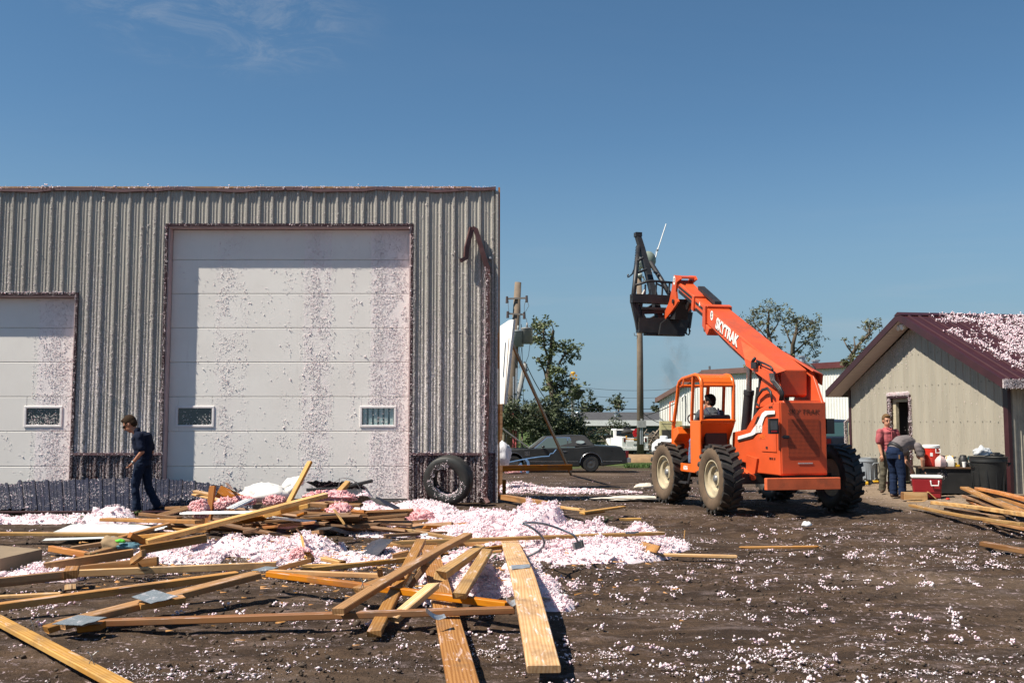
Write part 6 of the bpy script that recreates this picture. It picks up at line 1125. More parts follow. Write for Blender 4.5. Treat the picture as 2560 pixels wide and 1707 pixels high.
tree('sparse_tree', 52, R2((300, 760), (270, 540), (265, 460), (310, 390), (370, 300)), [R2((265, 460), (210, 400), (185, 340)), R2((270, 480), (255, 390), (262, 330))], R_((370, 210, 18), (350, 240, 20), (450, 205, 26), (430, 250, 30), (390, 240, 26), (390, 290, 24), (330, 350, 24), (360, 330, 22), (300, 400, 20), (240, 400, 18), (260, 480, 30), (220, 500, 28), (200, 520, 22), (180, 510, 16), (300, 450, 24), (190, 340, 12), (330, 420, 20)), 'broken leafy tree peeking over the small building roof', .11, LEAFY, .9, 23, 0, None, (.15, .06))
# ------------------------------------------------ poles, wires, signals
POLE = simple('weathered_pole', (.17, .13, .095), .9, .3, 2.2, bump=.2)
def pole1():
    Y = 50; b = AY(*cK(100, 1290), Y); o = Vector((b.x, Y, float(gz(b.x, Y)))); t = empty('utility_pole', o, 0, 'leaning wooden utility pole with two crossarms and grey transformers', 'utility pole'); A = lambda a, c, dy=0: AY(*cK(a, c), Y)-o+Vector((0, dy, 0)); up = Vector((0, 0, 1))
    MB().tube([Vector((0, 0, -.3)), A(130, 640), A(160, 75)], [.26, .22, .17], 12).obj('pole_shaft', POLE, t, True)
    for (l, r) in (((80, 198), (222, 192)), ((85, 305), (205, 312))):
        m = MB(); m.tube([A(*l, -.2), A(*r, -.2)], .06, 4); c = m.obj('crossarm', simple('arm_grey', (.20, .18, .16), .8), t)
        for e in (l, r): MB().tube([A(*e, -.2)-up*.22, A(*e, -.2)+up*.12], [.08, .06], 8).obj('insulator', simple('insulator_dark', (.08, .06, .055), .4), c)
    for (a, b_, lab) in ((225, 470, 0), (160, 490, 0)):
        c = A(a, b_, -.35); m = MB(); m.lathe([(.001, .42), (.30, .42), (.32, .38), (.28, .34), (.28, -.38), (.001, -.40)], 16, Matrix.Translation(c)); m.tube([c+Vector((0, 0, .4)), c+Vector((0, 0, .68))], [.07, .04], 8); m.tube([c, A(150, b_)], .05, 6); m.obj('transformer', simple('transformer_grey', (.22, .22, .21), .5, .2, 3, dirt=(.22, .10, .06), dirtamt=.6) if a > 200 else simple('transformer_plain', (.25, .27, .27), .5), t, True)
    m = MB()
    for q in (((92, 215), (88, 240), (95, 300)), ((215, 210), (205, 250), (205, 300)), ((222, 200), (238, 250), (215, 290), (195, 300)), ((220, 340), (228, 400)), ((175, 200), (180, 420), (165, 640)), ((250, 500), (235, 610), (215, 660)), ((170, 520), (185, 560), (170, 700), (130, 640))): m.tube([A(a, c, -.25) for a, c in q], .018, 4)
    m.obj('service_wire', STEEL, t); m = MB()
    for a in (125, 143): m.tube([A(a, 1285, -.32), A(a+3, 1020, -.3)], .045, 6)
    m.obj('cable_guard', simple('faded_red_guard', (.55, .13, .14), .5), t); m = MB(); m.tube([A(145, 1020, -.3), A(150, 700, -.3)], .05, 6); m.tube([A(127, 1020, -.3), A(128, 760, -.28)], .04, 6); m.obj('riser_conduit', GALV, t); MB().box(A(90, 1290, -.6), A(140, 1270, .3)).obj('base_block', WOODG, t)
    t2 = empty('stub_pole', AY(*cK(140, 1200), 53)*1.0, 0, 'slanting grey pole leaning behind the utility pole', 'pole'); t2.location.z = float(gz(0, 53)); o2 = t2.location; B = lambda a, c: AY(*cK(a, c), 53)-o2; MB().tube([Vector((0, 0, -.2)), B(150, 950), B(215, 665)], [.17, .15, .12], 8).obj('pole_shaft', simple('grey_pole', (.25, .25, .24), .8), t2, True)
    m = MB(); m.tube([B(205, 650), B(225, 720)], .05, 5); m.tube([B(195, 700), B(232, 715)], .04, 5); m.obj('pole_bracket', STEEL, t2)
pole1()
def pole2():
    Y = 66; b = AY(1601, 1130, Y); o = Vector((b.x, Y, float(gz(b.x, Y)))); t = empty('lamp_pole', o, 0, 'tall wooden pole with grey lamp heads behind the white service truck', 'utility pole'); A = lambda a, c, dy=0: AY(a, c, Y)-o+Vector((0, dy, 0)); T = lambda a, c, dy=0: A(*cT(a, c), dy)
    MB().tube([Vector((0, 0, -.3)), A(1600, 900), T(212, 660)], [.24, .21, .17], 12).obj('pole_shaft', POLE, t, True)
    MB().box(A(1591.5, 1068, -.45), A(1613, 1051, -.25)).box(A(1600, 1051, -.4), A(1604, 1046, -.3)).obj('meter_box', simple('meter_grey', (.33, .34, .33), .5), t); MB().tube([A(1600, 1068, -.35), A(1600, 1110, -.35)], .05, 6).tube([A(1604, 1068, -.35), A(1604, 1110, -.35)], .05, 6).obj('riser_conduit', GALV, t)
    m = MB(); m.tube([T(232, 570, -.2), T(232, 450, -.2)], [.30, .26], 10); m.ell(T(225, 470, -.3), (.3, .3, .4)); m.box(T(180, 690, -.3), T(250, 640, .2)); m.tube([T(212, 640), T(215, 570)], .12, 8); m.obj('lamp_head', simple('lamp_grey', (.42, .46, .42), .4), t, True)
    MB().ell(T(335, 450), (.55, .4, .62)).tube([T(335, 450), T(232, 520)], .08, 6).obj('siren_horn', simple('horn_grey', (.20, .24, .20), .5), t, True); m = MB(); m.tube([T(265, 680, -.2), T(280, 720, -.25), T(255, 760, -.25)], .03, 5); m.tube([T(140, 1470, -.1), T(145, 1505, -.1), T(190, 1510, -.1)], .03, 5); m.obj('service_wire', STEEL, t)
    tr = empty('whip_antenna', o+A(1631, 665)+Vector((0, 2, 0)), 0, 'thin white antenna mast leaning against the sky by the lifting jib', 'antenna'); q = Vector(tr.location)-o
    m = MB(); m.tube([A(1631, 700, 2)-q, A(1655, 612, 2)-q, A(1677, 545, 2)-q], .035, 5); m.tube([A(1635, 658, 2)-q, A(1655, 605, 2)-q], .02, 4); m.tube([A(1626, 695, 2)-q, A(1630, 655, 2)-q], .02, 4); m.tube([A(1631, 700, 2)-q, A(1604, 690, 0)-q], .04, 5); m.obj('mast', WHITE, tr); MB().box(A(1652, 614, 1.9)-q, A(1657, 611, 2.1)-q).box(A(1628, 657, 1.9)-q, A(1636, 655, 2.1)-q).obj('mast_clamp', STEEL, tr)
pole2()
def signals():
    Y = 64; b = AY(1431, 1040, Y); o = Vector((b.x, Y, float(gz(b.x, Y)))); t = empty('signal_pole', o, 0, 'pole carrying a cluster of yellow signal lamps beside the ragged tree', 'signal'); A = lambda a, c, dy=0: AY(*cK(a, c), Y)-o+Vector((0, dy, 0)); MB().tube([Vector((0, 0, 0)), A(553, 790)], .09, 8).obj('pole_shaft', simple('signal_grey', (.20, .20, .19), .6), t)
    YE = simple('signal_yellow', (.60, .33, .02), .5, .2, 4)
    for a, c in ((540, 750), (560, 748), (582, 752), (542, 768), (563, 770), (582, 776)): MB().box(A(a-6, c+6, -.25), A(a+6, c-6, .15)).obj('signal_lamp', YE, t)
    MB().lathe([(.001, .16), (.14, .13), (.17, .0), (.001, 0)], 12, Matrix.Translation(A(560, 740))).obj('top_dome', YE, t, True)
    Y2 = 110; b = AY(*cK(585, 1000), Y2); o2 = Vector((b.x, Y2, float(gz(b.x, Y2)))); t = empty('siren_tower', o2, 0, 'small far lattice tower topped with a dark bowl', 'tower'); A = lambda a, c, dy=0: AY(*cK(a, c), Y2)-o2+Vector((0, dy, 0)); m = MB()
    for a, b_ in (((565, 1000), (572, 918)), ((602, 1000), (596, 918)), ((560, 918), (608, 918)), ((568, 960), (600, 940))): m.tube([A(*a), A(*b_)], .09, 4)
    m.tube([A(584, 918), A(584, 905)], .1, 6); m.obj('tower_frame', GALV, t); MB().lathe([(.3, -.4), (.9, .5), (.95, .7), (.001, .7)], 14, Matrix.Translation(A(584, 900))).obj('bowl', BLACK, t, True)
signals()
def wire(a, b, sag, label, r=.02, n=18):
    pts = [a.lerp(b, i/n)-Vector((0, 0, sag*4*(i/n)*(1-i/n))) for i in range(n+1)]; m = MB(); m.tube([p-a for p in pts], r, 4); o = m.obj('overhead_wire', BLACK); o.location = a; tag(o, label, 'wire')
wire(AY(1440, 1019, 95), AY(1720, 1020, 95), .1, 'dark wire running level above the house roof', .04); wire(AY(1440, 966, 100), AY(1690, 971, 100), .3, 'upper faint wire over the far trees', .022); wire(AY(1440, 985, 100), AY(1690, 990, 100), .3, 'lower faint wire over the far trees', .022)
wire(AY(*cK(215, 660), 52), AY(*cK(395, 965), 58), .2, 'guy wire slanting from the leaning grey pole', .025); wire(AY(1605, 1040, 66), AY(1690, 1007, 61), .1, 'service wire rising to the white building wall', .03); wire(AY(1608, 1032, 66), AY(1690, 1058, 61), .3, 'service wire drooping to the white building wall', .025); wire(AY(*cK(185, 380), 50), AY(*cK(200, 980), 52), 0, 'down lead hanging beside the utility pole', .018)
# ------------------------------------------------ leaning wall panel, braces, bits behind the shed
def lean_wall():
    t = empty('loose_wall_panel', (AY(1262, 1053, 25).x, 25, 0), 0, 'white torn wall panel standing edge on behind the shed corner', 'wall panel'); o = Vector(t.location); A = lambda a, c, y=25.: AY(*cK(a, c), y)-o
    for (a, b, c, d) in (((18, 400), (55, 375), (30, 960), (-10, 960)), ((55, 375), (90, 352), (45, 955), (28, 960)), ((90, 350), (127, 345), (62, 958), (45, 955))):
        ya_, yb_ = 25.9-.9*(a[0]-18)/109, 25.9-.9*(b[0]-18)/109; P = [A(*a, ya_), A(*b, yb_), A(*c, yb_), A(*d, ya_)]; m = MB(); th = Vector((.06, .05, 0)); m.add(P+[p+th for p in P], [(0, 3, 2, 1), (4, 5, 6, 7), (0, 1, 5, 4), (1, 2, 6, 5), (2, 3, 7, 6), (3, 0, 4, 7)]); m.obj('siding_sheet', WHITE, t)
    MB().tube([A(15, 440, 25.3), A(14, 700, 25.3)], .04, 4).obj('edge_batten', WOOD, t); MB().box(A(20, 1010, 25.2), A(55, 960, 25.5)).obj('panel_foot', NAVY, t); MB().tube([A(35, 958), Vector((-.1, .2, 0))], .06, 4).tube([A(95, 480), A(60, 958)], .012, 4).obj('panel_post', WOODG, t)
lean_wall()
bd(None, 0, None, 0, .19, .05, WOOD, 'long brown brace slanting to the ground in front of the black car', name='brace', roll=R(80), pts3=(AY(1280, 858, 26.5), G(1428, 1186, .0)))
bd(None, 0, None, 0, .05, .17, WOODO, 'level brown board nailed across the brace foot', name='brace', pts3=(AY(1238, 1171, 28.6), AY(1430, 1168, 30.2)))
def blue_strip(pts, r, lab):
    P = [AY(*cV(*q), 30.4) for q in pts]; m = MB(); m.tube([p-P[0] for p in P], r, 5, True, .4); o = m.obj('blue_metal_strip', simple('light_blue_metal', (.13, .24, .42), .4, .2, 4)); o.location = P[0]; tag(o, lab, 'metal strip')
blue_strip(((180, 870), (380, 830), (480, 812), (640, 790), (745, 785), (760, 750), (800, 745), (845, 690)), .04, 'long bent light blue strip in front of the car door'); blue_strip(((420, 830), (450, 870), (460, 930), (440, 1020)), .12, 'folded light blue metal piece standing before the front wheel'); blue_strip(((345, 880), (370, 950), (350, 1010)), .09, 'short crumpled blue strip next to the folded piece'); blue_strip(((200, 940), (300, 930), (340, 890)), .03, 'thin blue strip curling at the front wheel')
crumple('white_tarp', AY(1255, 1143, 24.5), (.22, .3, .42), simple('tarp_white', (.66, .66, .70), .5, .1, 5), 'white and blue bundled tarp beside the shed corner', 'tarp', 61, .35)
def mound(px, Y, r, h, mat, lab):
    x = (px-1280)/2489*Y; o = crumple('earth_mound', Vector((x, Y, float(gz(x, Y))-.05)), (r, r*.5, h), mat, lab, 'earth mound', int(px), .25, (30, 14)); o['kind'] = 'structure'
mound(1600, 55, 3.0, .5, simple('tan_earth', (.26, .165, .085), .95, .3, 3, bump=.3), 'tan heap of earth beside the service truck')
def grass_tuft(px0, px1, Y0, Y1, n, lab):
    Yv = rng.uniform(Y0, Y1, n); x = (rng.uniform(px0, px1, n)-1280)/2489*Yv; m = MB(); r = random.Random(3)
    for a, b in zip(x, Yv):
        z = float(gz(a, b)); d = Vector((r.gauss(0, .05), r.gauss(0, .05), r.uniform(.08, .2))); w = Vector((r.uniform(-.03, .03), .01, 0)); p = Vector((a, b, z-.02)); m.add([p-w, p+w, p+d], [(0, 1, 2)])
    o = m.obj('grass', simple('grass_green', (.07, .13, .025), .7, .4, 2)); o['kind'] = 'stuff'
grass_tuft(1560, 1660, 44, 47, 5000, ''); grass_tuft(1610, 1660, 58, 66, 2500, '')
def brush_pile():
    r = random.Random(9); o = Vector((AY(1635, 1100, 75).x, 75, float(gz(9, 75)))); m = MB()
    for i in range(150): a = Vector((r.gauss(0, 1.6), r.gauss(0, .8), r.uniform(.2, 1.6))); d = Vector((r.gauss(0, 1), r.gauss(0, .4), r.gauss(.0, .35))).normalized()*r.uniform(.5, 1.5); m.tube([a-d, a+d*.2+Vector((0, 0, .08)), a+d], [.05, .035, .015], 4)
    t = m.obj('brush_pile', simple('dead_branch', (.22, .18, .14), .9)); t.location = o; tag(t, 'tangle of cut grey branches beside the white building', 'brush pile'); t['kind'] = 'stuff'
brush_pile()
# ------------------------------------------------ vehicles behind
def wheel_small(t, c, r, w, ax, rimmat=GALV):
    m = MB(); M = Matrix.Translation(c); m.lathe([(r*.62, w/2), (r*.9, w/2), (r, w*.35), (r, -w*.35), (r*.9, -w/2), (r*.62, -w/2)], 28, M, ax); ty = autosmooth(m.obj('wheel', RUB, t), 40)
    m = MB(); m.lathe([(r*.63, w*.42), (r*.6, w*.45), (r*.45, w*.36), (r*.2, w*.42), (.001, w*.45)], 24, M, ax); m.lathe([(r*.63, -w*.42), (r*.6, -w*.45), (r*.45, -w*.36), (r*.2, -w*.42), (.001, -w*.45)], 24, M, ax); m.obj('hubcap', rimmat, ty, True)
def sedan():
    Y = 38; b = AY(*cV(1330, 1005), Y); t = empty('black_coupe', (b.x, Y, b.z-.0), 0, 'old dusty black two door car with its hood raised', 'car'); s = .17857*38/2489; q = lambda a, c: ((a-1330)*s, (1005-c)*s)
    BK = simple('dusty_black_paint', (.022, .024, .025), .32, .4, 2, dirt=(.07, .06, .05), dirtamt=.4); CH = simple('chrome', (.55, .56, .58), .2, .1, 5, .9); VY = simple('black_vinyl', (.018, .018, .019), .6, .2, 20)
    def arch(cx, r): return [(cx+r*math.cos(a), .31+r*math.sin(a)) for a in np.linspace(0.0, math.pi, 11)]
    fx = q(250, 0)[0]; low = .20; pr = [(1.42, .34), (1.40, .62), q(1775, 690), q(1755, 655), q(1400, 640), q(1130, 665), q(475, 680), (-3.55, .83), (-3.85, .78), (-3.88, .36), (fx-.42, low+.08)]+arch(fx, .40)[::-1]+[(fx+.42, low), (-.42, low)]+arch(0, .40)[::-1]+[(.42, low+.02), (1.3, .32)]
    W_ = 1.85; m = MB(); m.prism(pr, 1, 0, W_); bevel(autosmooth(m.obj('body', BK, t), 30), .035, 2)
    m = MB(); m.prism([(-1.0+.0, .3), (fx+.42, .3), (fx+.42, .75), (fx-.4, .75), (-3.7, .6), (-3.7, .36)], 1, .1, W_-.1); m.box((-.5, .1, .22), (.5, W_-.1, .75)); m.obj('underbody', DARK, t)
    # cabin
    prof = [q(475, 680), q(695, 515), q(1050, 496), q(1255, 502), q(1395, 645)]; m = MB(); inset = .16; P0 = [Vector((x, .06+(.0 if z < 1.0 else inset), z)) for x, z in prof]; P1 = [Vector((v.x, W_-v.y, v.z)) for v in P0]; n = len(prof); m.add(P0+P1, [tuple(range(n)), tuple(range(2*n-1, n-1, -1))]+[(i, i+n, (i+1) % n+n, (i+1) % n) for i in range(n)]); cab = bevel(m.obj('cabin', VY, t), .03, 2)
    def side(a, mat, nm, off=-.012, par=None):
        pts = [q(*p) for p in a]; f = lambda x, z: .06+inset*min(1, max(0, (z-.87)/.5)); mm = MB(); A = [Vector((x, f(x, z)+off, z)) for x, z in pts]; B = [v+Vector((0, .008, 0)) for v in A]; k = len(A); mm.add(A+B, [tuple(range(k)), tuple(range(2*k-1, k-1, -1))]+[(i, i+k, (i+1) % k+k, (i+1) % k) for i in range(k)]); return mm.obj(nm, mat, par or t)
    side(((530, 685), (720, 522), (1040, 522), (1120, 680)), CH, 'window_trim', -.010); side(((560, 676), (725, 535), (1000, 535), (1005, 676)), m_glass('car_glass', (.09, .12, .11), .08), 'side_window', -.016); side(((1018, 675), (1018, 540), (1035, 540), (1108, 670)), MATS['car_glass'], 'quarter_window', -.016)
    mm = MB(); x, z = q(1185, 592); mm.lathe([(.13, 0), (.13, .01), (.001, .01)], 20, Matrix.Translation((x, .075, z)) @ Matrix.Diagonal((1.25, -1, .45, 1)), 'y'); mm.obj('opera_window', simple('opera_glass', (.45, .55, .55), .1), t); mm = MB(); mm.lathe([(.15, 0), (.15, .006), (.12, .006)], 20, Matrix.Translation((x, .075, z)) @ Matrix.Diagonal((1.25, -1, .5, 1)), 'y'); mm.obj('opera_trim', CH, t)
    a, b2 = Vector((*q(475, 680), 0)).xzy, None
    P = [Vector((q(468, 690)[0], .1, q(0, 690)[1])), Vector((q(690, 520)[0], .24, q(0, 520)[1]))]; m = MB(); m.add([P[0]-Vector((.015, 0, -.01)), P[0]+Vector((-.015, W_-.2, .01)), Vector((P[1].x-.02, W_-.24, P[1].z)), P[1]-Vector((.02, 0, 0))], [(0, 1, 2, 3)]); o = m.obj('windscreen', simple('bright_windscreen', (.22, .25, .23), .08), t); so_ = o.modifiers.new('s', 'SOLIDIFY'); so_.thickness = .01
    A = Vector((q(470, 672)[0], .05, q(0, 672)[1])); B = Vector((q(30, 350)[0], .05, q(0, 350)[1])); m = MB(); dn = Vector((.03, 0, -.06)); m.add([A, B, B+Vector((0, W_-.1, 0)), A+Vector((0, W_-.1, 0)), A+dn, B+dn, B+dn+Vector((0, W_-.1, 0)), A+dn+Vector((0, W_-.1, 0))], [(0, 1, 2, 3), (7, 6, 5, 4), (0, 4, 5, 1), (2, 6, 7, 3), (1, 5, 6, 2), (0, 3, 7, 4)]); m.obj('hood', simple('dusty_hood', (.16, .15, .13), .5), t); MB().tube([(q(170, 470)[0], .1, q(0, 470)[1]), (q(120, 500)[0], .12, .9)], .015, 5).obj('hood_hinge', BLACK, t)
    MB().box((1.36, -.03, .36), (1.52, W_+.03, .52)).obj('rear_bumper', CH, t); MB().box((1.18, -.035, .34), (1.365, .1, .50)).obj('bumper_corner', BLACK, t); MB().box((1.33, -.006, .54), (1.43, .25, .80)).obj('tail_light', simple('dark_red_lens', (.12, .01, .012), .2), t)
    MB().box((-2.35, -.008, .385), (-.5, .002, .40)).box((.45, -.008, .40), (1.2, .002, .415)).obj('side_trim', CH, t); MB().box((-1.07, -.02, .765), (-.93, .0, .785)).obj('door_handle', CH, t); m = MB(); x = q(1030, 0)[0]; m.box((x-.004, -.003, .3), (x+.004, .002, .87)); m.box((q(480, 0)[0]-.004, -.003, .3), (q(480, 0)[0]+.004, .002, .87)); m.obj('door_seam', DARK, t)
    m = MB(); 
    for a in (415, 435, 452, 470): m.box((q(a, 0)[0]-.006, -.006, .60), (q(a, 0)[0]+.006, .0, .78))
    m.obj('fender_louver', CH, t); m = MB(); x, z = q(665, 655); m.ell((x, -.06, z), (.07, .05, .045)); m.tube([(x, -.05, z-.03), (x-.02, .04, z-.1)], .012, 5); m.obj('wing_mirror', BK, t, True)
    for cx in (0, fx):
        wheel_small(t, (cx, .13, .31), .315, .2, 'y', simple('dull_hubcap', (.12, .12, .12), .35, .2, 5, .7)); wheel_small(t, (cx, W_-.13, .31), .315, .2, 'y', MATS['dull_hubcap']); m = MB(); m.tube([(cx+.42*math.cos(a), -.004, .31+.42*math.sin(a)) for a in np.linspace(.1, math.pi-.1, 14)], .006, 5); m.obj('arch_trim', CH, t)
sedan()
def pickup():
    Y = 70; b = AY(*cV(1950, 790), Y); t = empty('service_pickup', (b.x, Y, float(gz(b.x, Y))), R(90+7), 'white service pickup loaded with hoses and a red reel', 'pickup truck'); Wt = WHITE; h = .95
    m = MB(); m.box((0, h-.30, .62), (2.5, h, 1.42)); m.box((0, -h, .62), (2.5, -h+.30, 1.42)); m.box((0, -h+.3, .6), (2.5, h-.3, .72)); bevel(m.obj('service_body', Wt, t), .03); MB().box((-.03, -h+.32, .62), (.03, h-.32, 1.10)).obj('tailgate', Wt, t); MB().box((-.12, -h, .48), (.0, h, .60)).obj('rear_bumper', Wt, t); MB().box((-.05, -.18, .84), (-.032, .12, .90)).obj('tailgate_handle', BLACK, t)
    for s in (1, -1): MB().box((-.02, s*h-s*.20-.06, 1.05), (.01, s*h-s*.20+.06, 1.32)).obj('tail_light', simple('dark_red_lens', (.12, .01, .012)), t)
    m = MB(); m.prism([(2.6, .6), (2.6, 1.30), (2.72, 1.93), (3.5, 1.95), (4.15, 1.30), (5.3, 1.2), (5.45, .6)], 1, -h+.03, h-.03); bevel(m.obj('cab', Wt, t), .05, 2); m = MB(); m.prism([(2.595, 1.32), (2.69, 1.84), (2.70, 1.84), (2.61, 1.32)], 1, -.7, .7); m.prism([(2.8, 1.32), (2.86, 1.84), (3.45, 1.84), (3.9, 1.32)], 1, h-.031, h-.022); m.obj('cab_window', GLASS, t); MB().box((3.7, h-.02, 1.25), (3.78, h+.28, 1.5)).obj('wing_mirror', BLACK, t)
    for x in (.8, 4.5):
        for s in (1, -1): wheel_small(t, (x, s*(h-.14), .39), .39, .24, 'y')
    MB().box((2.62, -h+.1, .35), (5.3, h-.1, .62)).box((.1, -.5, .35), (2.6, .5, .6)).obj('chassis', BLACK, t)
    tt = empty('hose_reel', tuple(t.matrix_basis @ Vector((.4, -.28, 1.65))), R(97), 'bright red hose reel standing in the pickup bed', 'hose reel'); RED = simple('red_reel', (.55, .012, .02), .45, .1, 4); m = MB(); m.lathe([(.34, -.03), (.34, .03), (.1, .03), (.001, .03)], 24, None, 'x'); m.lathe([(.34, -.03), (.001, -.03)], 24, None, 'x'); m.obj('reel_disc', RED, tt); m = MB(); m.lathe([(.06, -.05), (.06, .3), (.001, .3)], 12, None, 'x'); m.box((-.05, -.04, -.93), (.05, .04, -.3)); m.lathe([(.1, -.06), (.1, -.03), (.001, -.06)], 10, None, 'x'); m.obj('reel_hub', BLACK, tt)
    def inbed(nm, c, r, mat, lab, cat, sd, M=None): p = t.matrix_basis @ Vector(c); crumple(nm, p, r, mat, lab, cat, sd, .35, (16, 10), M)
    inbed('black_hose_bundle', (1.2, .2, 1.72), (.55, .4, .22), RUB, 'tangle of black hoses heaped behind the pickup cab', 'hose', 71); inbed('spare_tyre', (.3, -.35, 1.2), (.45, .14, .32), RUB, 'dark tyre lying slanted in the pickup bed', 'tyre', 72, Matrix.Rotation(R(-35), 3, 'Y')); p = t.matrix_basis @ Vector((.5, .2, 1.25)); m = MB(); m.box((-.4, -.35, -.05), (.4, .35, .0)); m.tube([(-.3, -.3, .0), (-.3, -.3, .2), (-.3, .3, .2), (-.3, .3, 0)], .03, 5); m.tube([(-.4, -.35, -.4), (-.4, -.35, 0)], .04, 5); m.tube([(.4, .3, -.4), (.4, .3, 0)], .04, 5); o = m.obj('yellow_frame', simple('equipment_yellow', (.60, .30, .03), .5), None); o.location = p; tag(o, 'yellow equipment frame in the pickup bed', 'frame')
    p = t.matrix_basis @ Vector((2.2, .0, 1.4)); m = MB(); m.tube([(0, -.8, 0), (0, -.8, .55), (0, .8, .55), (0, .8, 0)], .035, 6); m.tube([(0, 0, .55), (0, 0, .68)], .05, 6); m.box((-.1, -.3, .6), (.1, .3, .68)); o = m.obj('cab_guard', BLACK); o.location = p; o.rotation_euler = (0, 0, R(97)); tag(o, 'black headache rack with light bar behind the pickup cab', 'rack')
pickup()
def tank():
    Y = 44; c = AY(1657, 1122, Y); t = empty('propane_tank', (c.x, Y, float(gz(c.x, Y))), 0, 'white propane tank half hidden by the front wheel of the telehandler', 'tank'); z = c.z-float(gz(c.x, Y)); MB().lathe([(.001, -.5), (.25, -.45), (.42, -.25), (.45, 0), (.45, 1.6), (.42, 1.85), (.25, 2.05), (.001, 2.1)], 20, Matrix.Translation((0, 0, z)), 'x').obj('vessel', simple('tank_white', (.66, .68, .68), .4), t, True); MB().lathe([(.17, .40), (.17, .55), (.12, .58), (.001, .58)], 12, Matrix.Translation((.05, 0, z))).obj('valve_dome', WHITE, t, True); MB().box((.1, -.3, -.05), (.25, .3, z-.3)).box((1.3, -.3, -.05), (1.45, .3, z-.3)).obj('saddle', STEEL, t)
tank()
def hidden_truck():
    c = AY(2085, 1075, 33); t = empty('parked_truck', (c.x, 33, float(gz(c.x, 33))), R(100), 'dark parked truck glimpsed between the telehandler and the small building', 'truck'); BL_ = simple('dark_blue_paint', (.02, .03, .05), .35, .2, 3); bevel(MB().prism([(-.9, .4), (-.9, 1.15), (-.6, 1.72), (.6, 1.75), (1.1, 1.2), (2.3, 1.1), (2.4, .4)], 1, -.4, 1.3).obj('cab', BL_, t), .05, 2); MB().prism([(-.88, 1.2), (-.66, 1.64), (-.64, 1.64), (-.86, 1.2)], 1, -.25, 1.15).obj('rear_window', m_glass('teal_glass', (.05, .10, .10), .1), t); wheel_small(t, (0, 1.2, .38), .38, .22, 'y'); wheel_small(t, (1.8, 1.2, .38), .38, .22, 'y'); wheel_small(t, (0, -.3, .38), .38, .22, 'y'); wheel_small(t, (1.8, -.3, .38), .38, .22, 'y'); MB().box((-.92, .6, .9), (-.89, 1.2, 1.12)).obj('tail_light', MATS['dark_red_lens'], t)
hidden_truck()
# ================================================================ PEOPLE
def remesh(m, name, mat, parent, vox=.011, smooth=6):
    me = m.mesh(name); o = link(name, me, mat, parent); r = o.modifiers.new('r', 'REMESH'); r.mode = 'VOXEL'; r.voxel_size = vox; s = o.modifiers.new('s', 'SMOOTH'); s.iterations = smooth; s.factor = .5
    dg = bpy.context.evaluated_depsgraph_get(); nm = bpy.data.meshes.new_from_object(o.evaluated_get(dg)); o.modifiers.clear(); o.data = nm; nm.name = name
    if name in ('shirt', 'trousers'):
        k = len(nm.vertices); co = np.empty(k*3); nm.vertices.foreach_get('co', co); co = co.reshape(-1, 3); no = np.empty(k*3); nm.vertex_normals.foreach_get('vector', no) if hasattr(nm, 'vertex_normals') else nm.vertices.foreach_get('normal', no); no = no.reshape(-1, 3)
        q = co[:, 0]*1.0+co[:, 1]*.9; dz = co[:, 2]; amp = .020 if name == 'shirt' else .022; w = fbm(q*9+dz*5, dz*13-q*4, 5, 3)-.5; w = w+.6*(np.abs(vnoise(q*11-dz*9, dz*17+q*6, 8)-.5)-.25); co = co+no*(amp*w)[:, None]; nm.vertices.foreach_set('co', co.reshape(-1)); nm.update()
    nm.polygons.foreach_set('use_smooth', [True]*len(nm.polygons)); 
    if not nm.materials: nm.materials.append(mat)
    return o
def limb(m, pts, rs, n=10, flat=1.0):
    m.tube(pts, rs, n, True, flat)
    for p, r in zip(pts, rs): m.ell(p, (r, r, r), 10, 6)
def hand(m, wrist, d, side, up, s=1.0, curl=.6):
    d = Vector(d).normalized(); u = Vector(up); u = (u-d*u.dot(d)).normalized(); w = d.cross(u)*side; palm = wrist+d*.045*s; m.tube([wrist, wrist+d*.05*s, wrist+d*.095*s], [.024*s, .036*s, .032*s], 8, True, .55)
    for i, L in enumerate((.066, .076, .071, .054)):
        b = wrist+d*.085*s+w*(.030-.02*i)*s; e1 = b+(d*.9-u*curl*.45).normalized()*L*.5*s; e2 = e1+(d*.5-u*curl).normalized()*L*.5*s; m.tube([b-d*.03*s, b, e1, e2], [.0115*s, .0110*s, .0098*s, .0078*s], 6); m.ell(e2, .0078*s, 6, 4)
    b = wrist+d*.03*s+w*.032*s; m.tube([b-w*.015*s, b+w*.018*s+d*.025*s, b+w*.02*s+d*.06*s-u*.012*s], [.013*s, .012*s, .009*s], 6)
def head(m, c, fwd, s=1.0, up=Vector((0, 0, 1))):
    f = Vector(fwd).normalized(); u = (up-f*up.dot(f)).normalized(); r = f.cross(u); M = Matrix(((f.x, r.x, u.x, 0), (f.y, r.y, u.y, 0), (f.z, r.z, u.z, 0), (0, 0, 0, 1))); L = lambda a, b, cc: c+(f*a+r*b+u*cc)*s
    m.ell(L(-.01, 0, .03), (.098*s, .078*s, .10*s), 14, 10, M); m.ell(L(.025, 0, -.045), (.065*s, .058*s, .075*s), 12, 8, M); m.ell(L(.055, 0, -.095), (.03*s, .03*s, .025*s), 8, 6, M); m.tube([L(.083, 0, .025), L(.108, 0, -.03), L(.085, 0, -.04)], [.012*s, .018*s, .014*s], 6)
    for q in (-1, 1): m.ell(L(-.005, q*.078, -.01), (.02*s, .012*s, .033*s), 8, 6, M); m.ell(L(.078, q*.03, .028), (.018*s, .022*s, .010*s), 8, 6, M)
    m.ell(L(.082, 0, -.066), (.014*s, .026*s, .010*s), 8, 5, M); return L, M
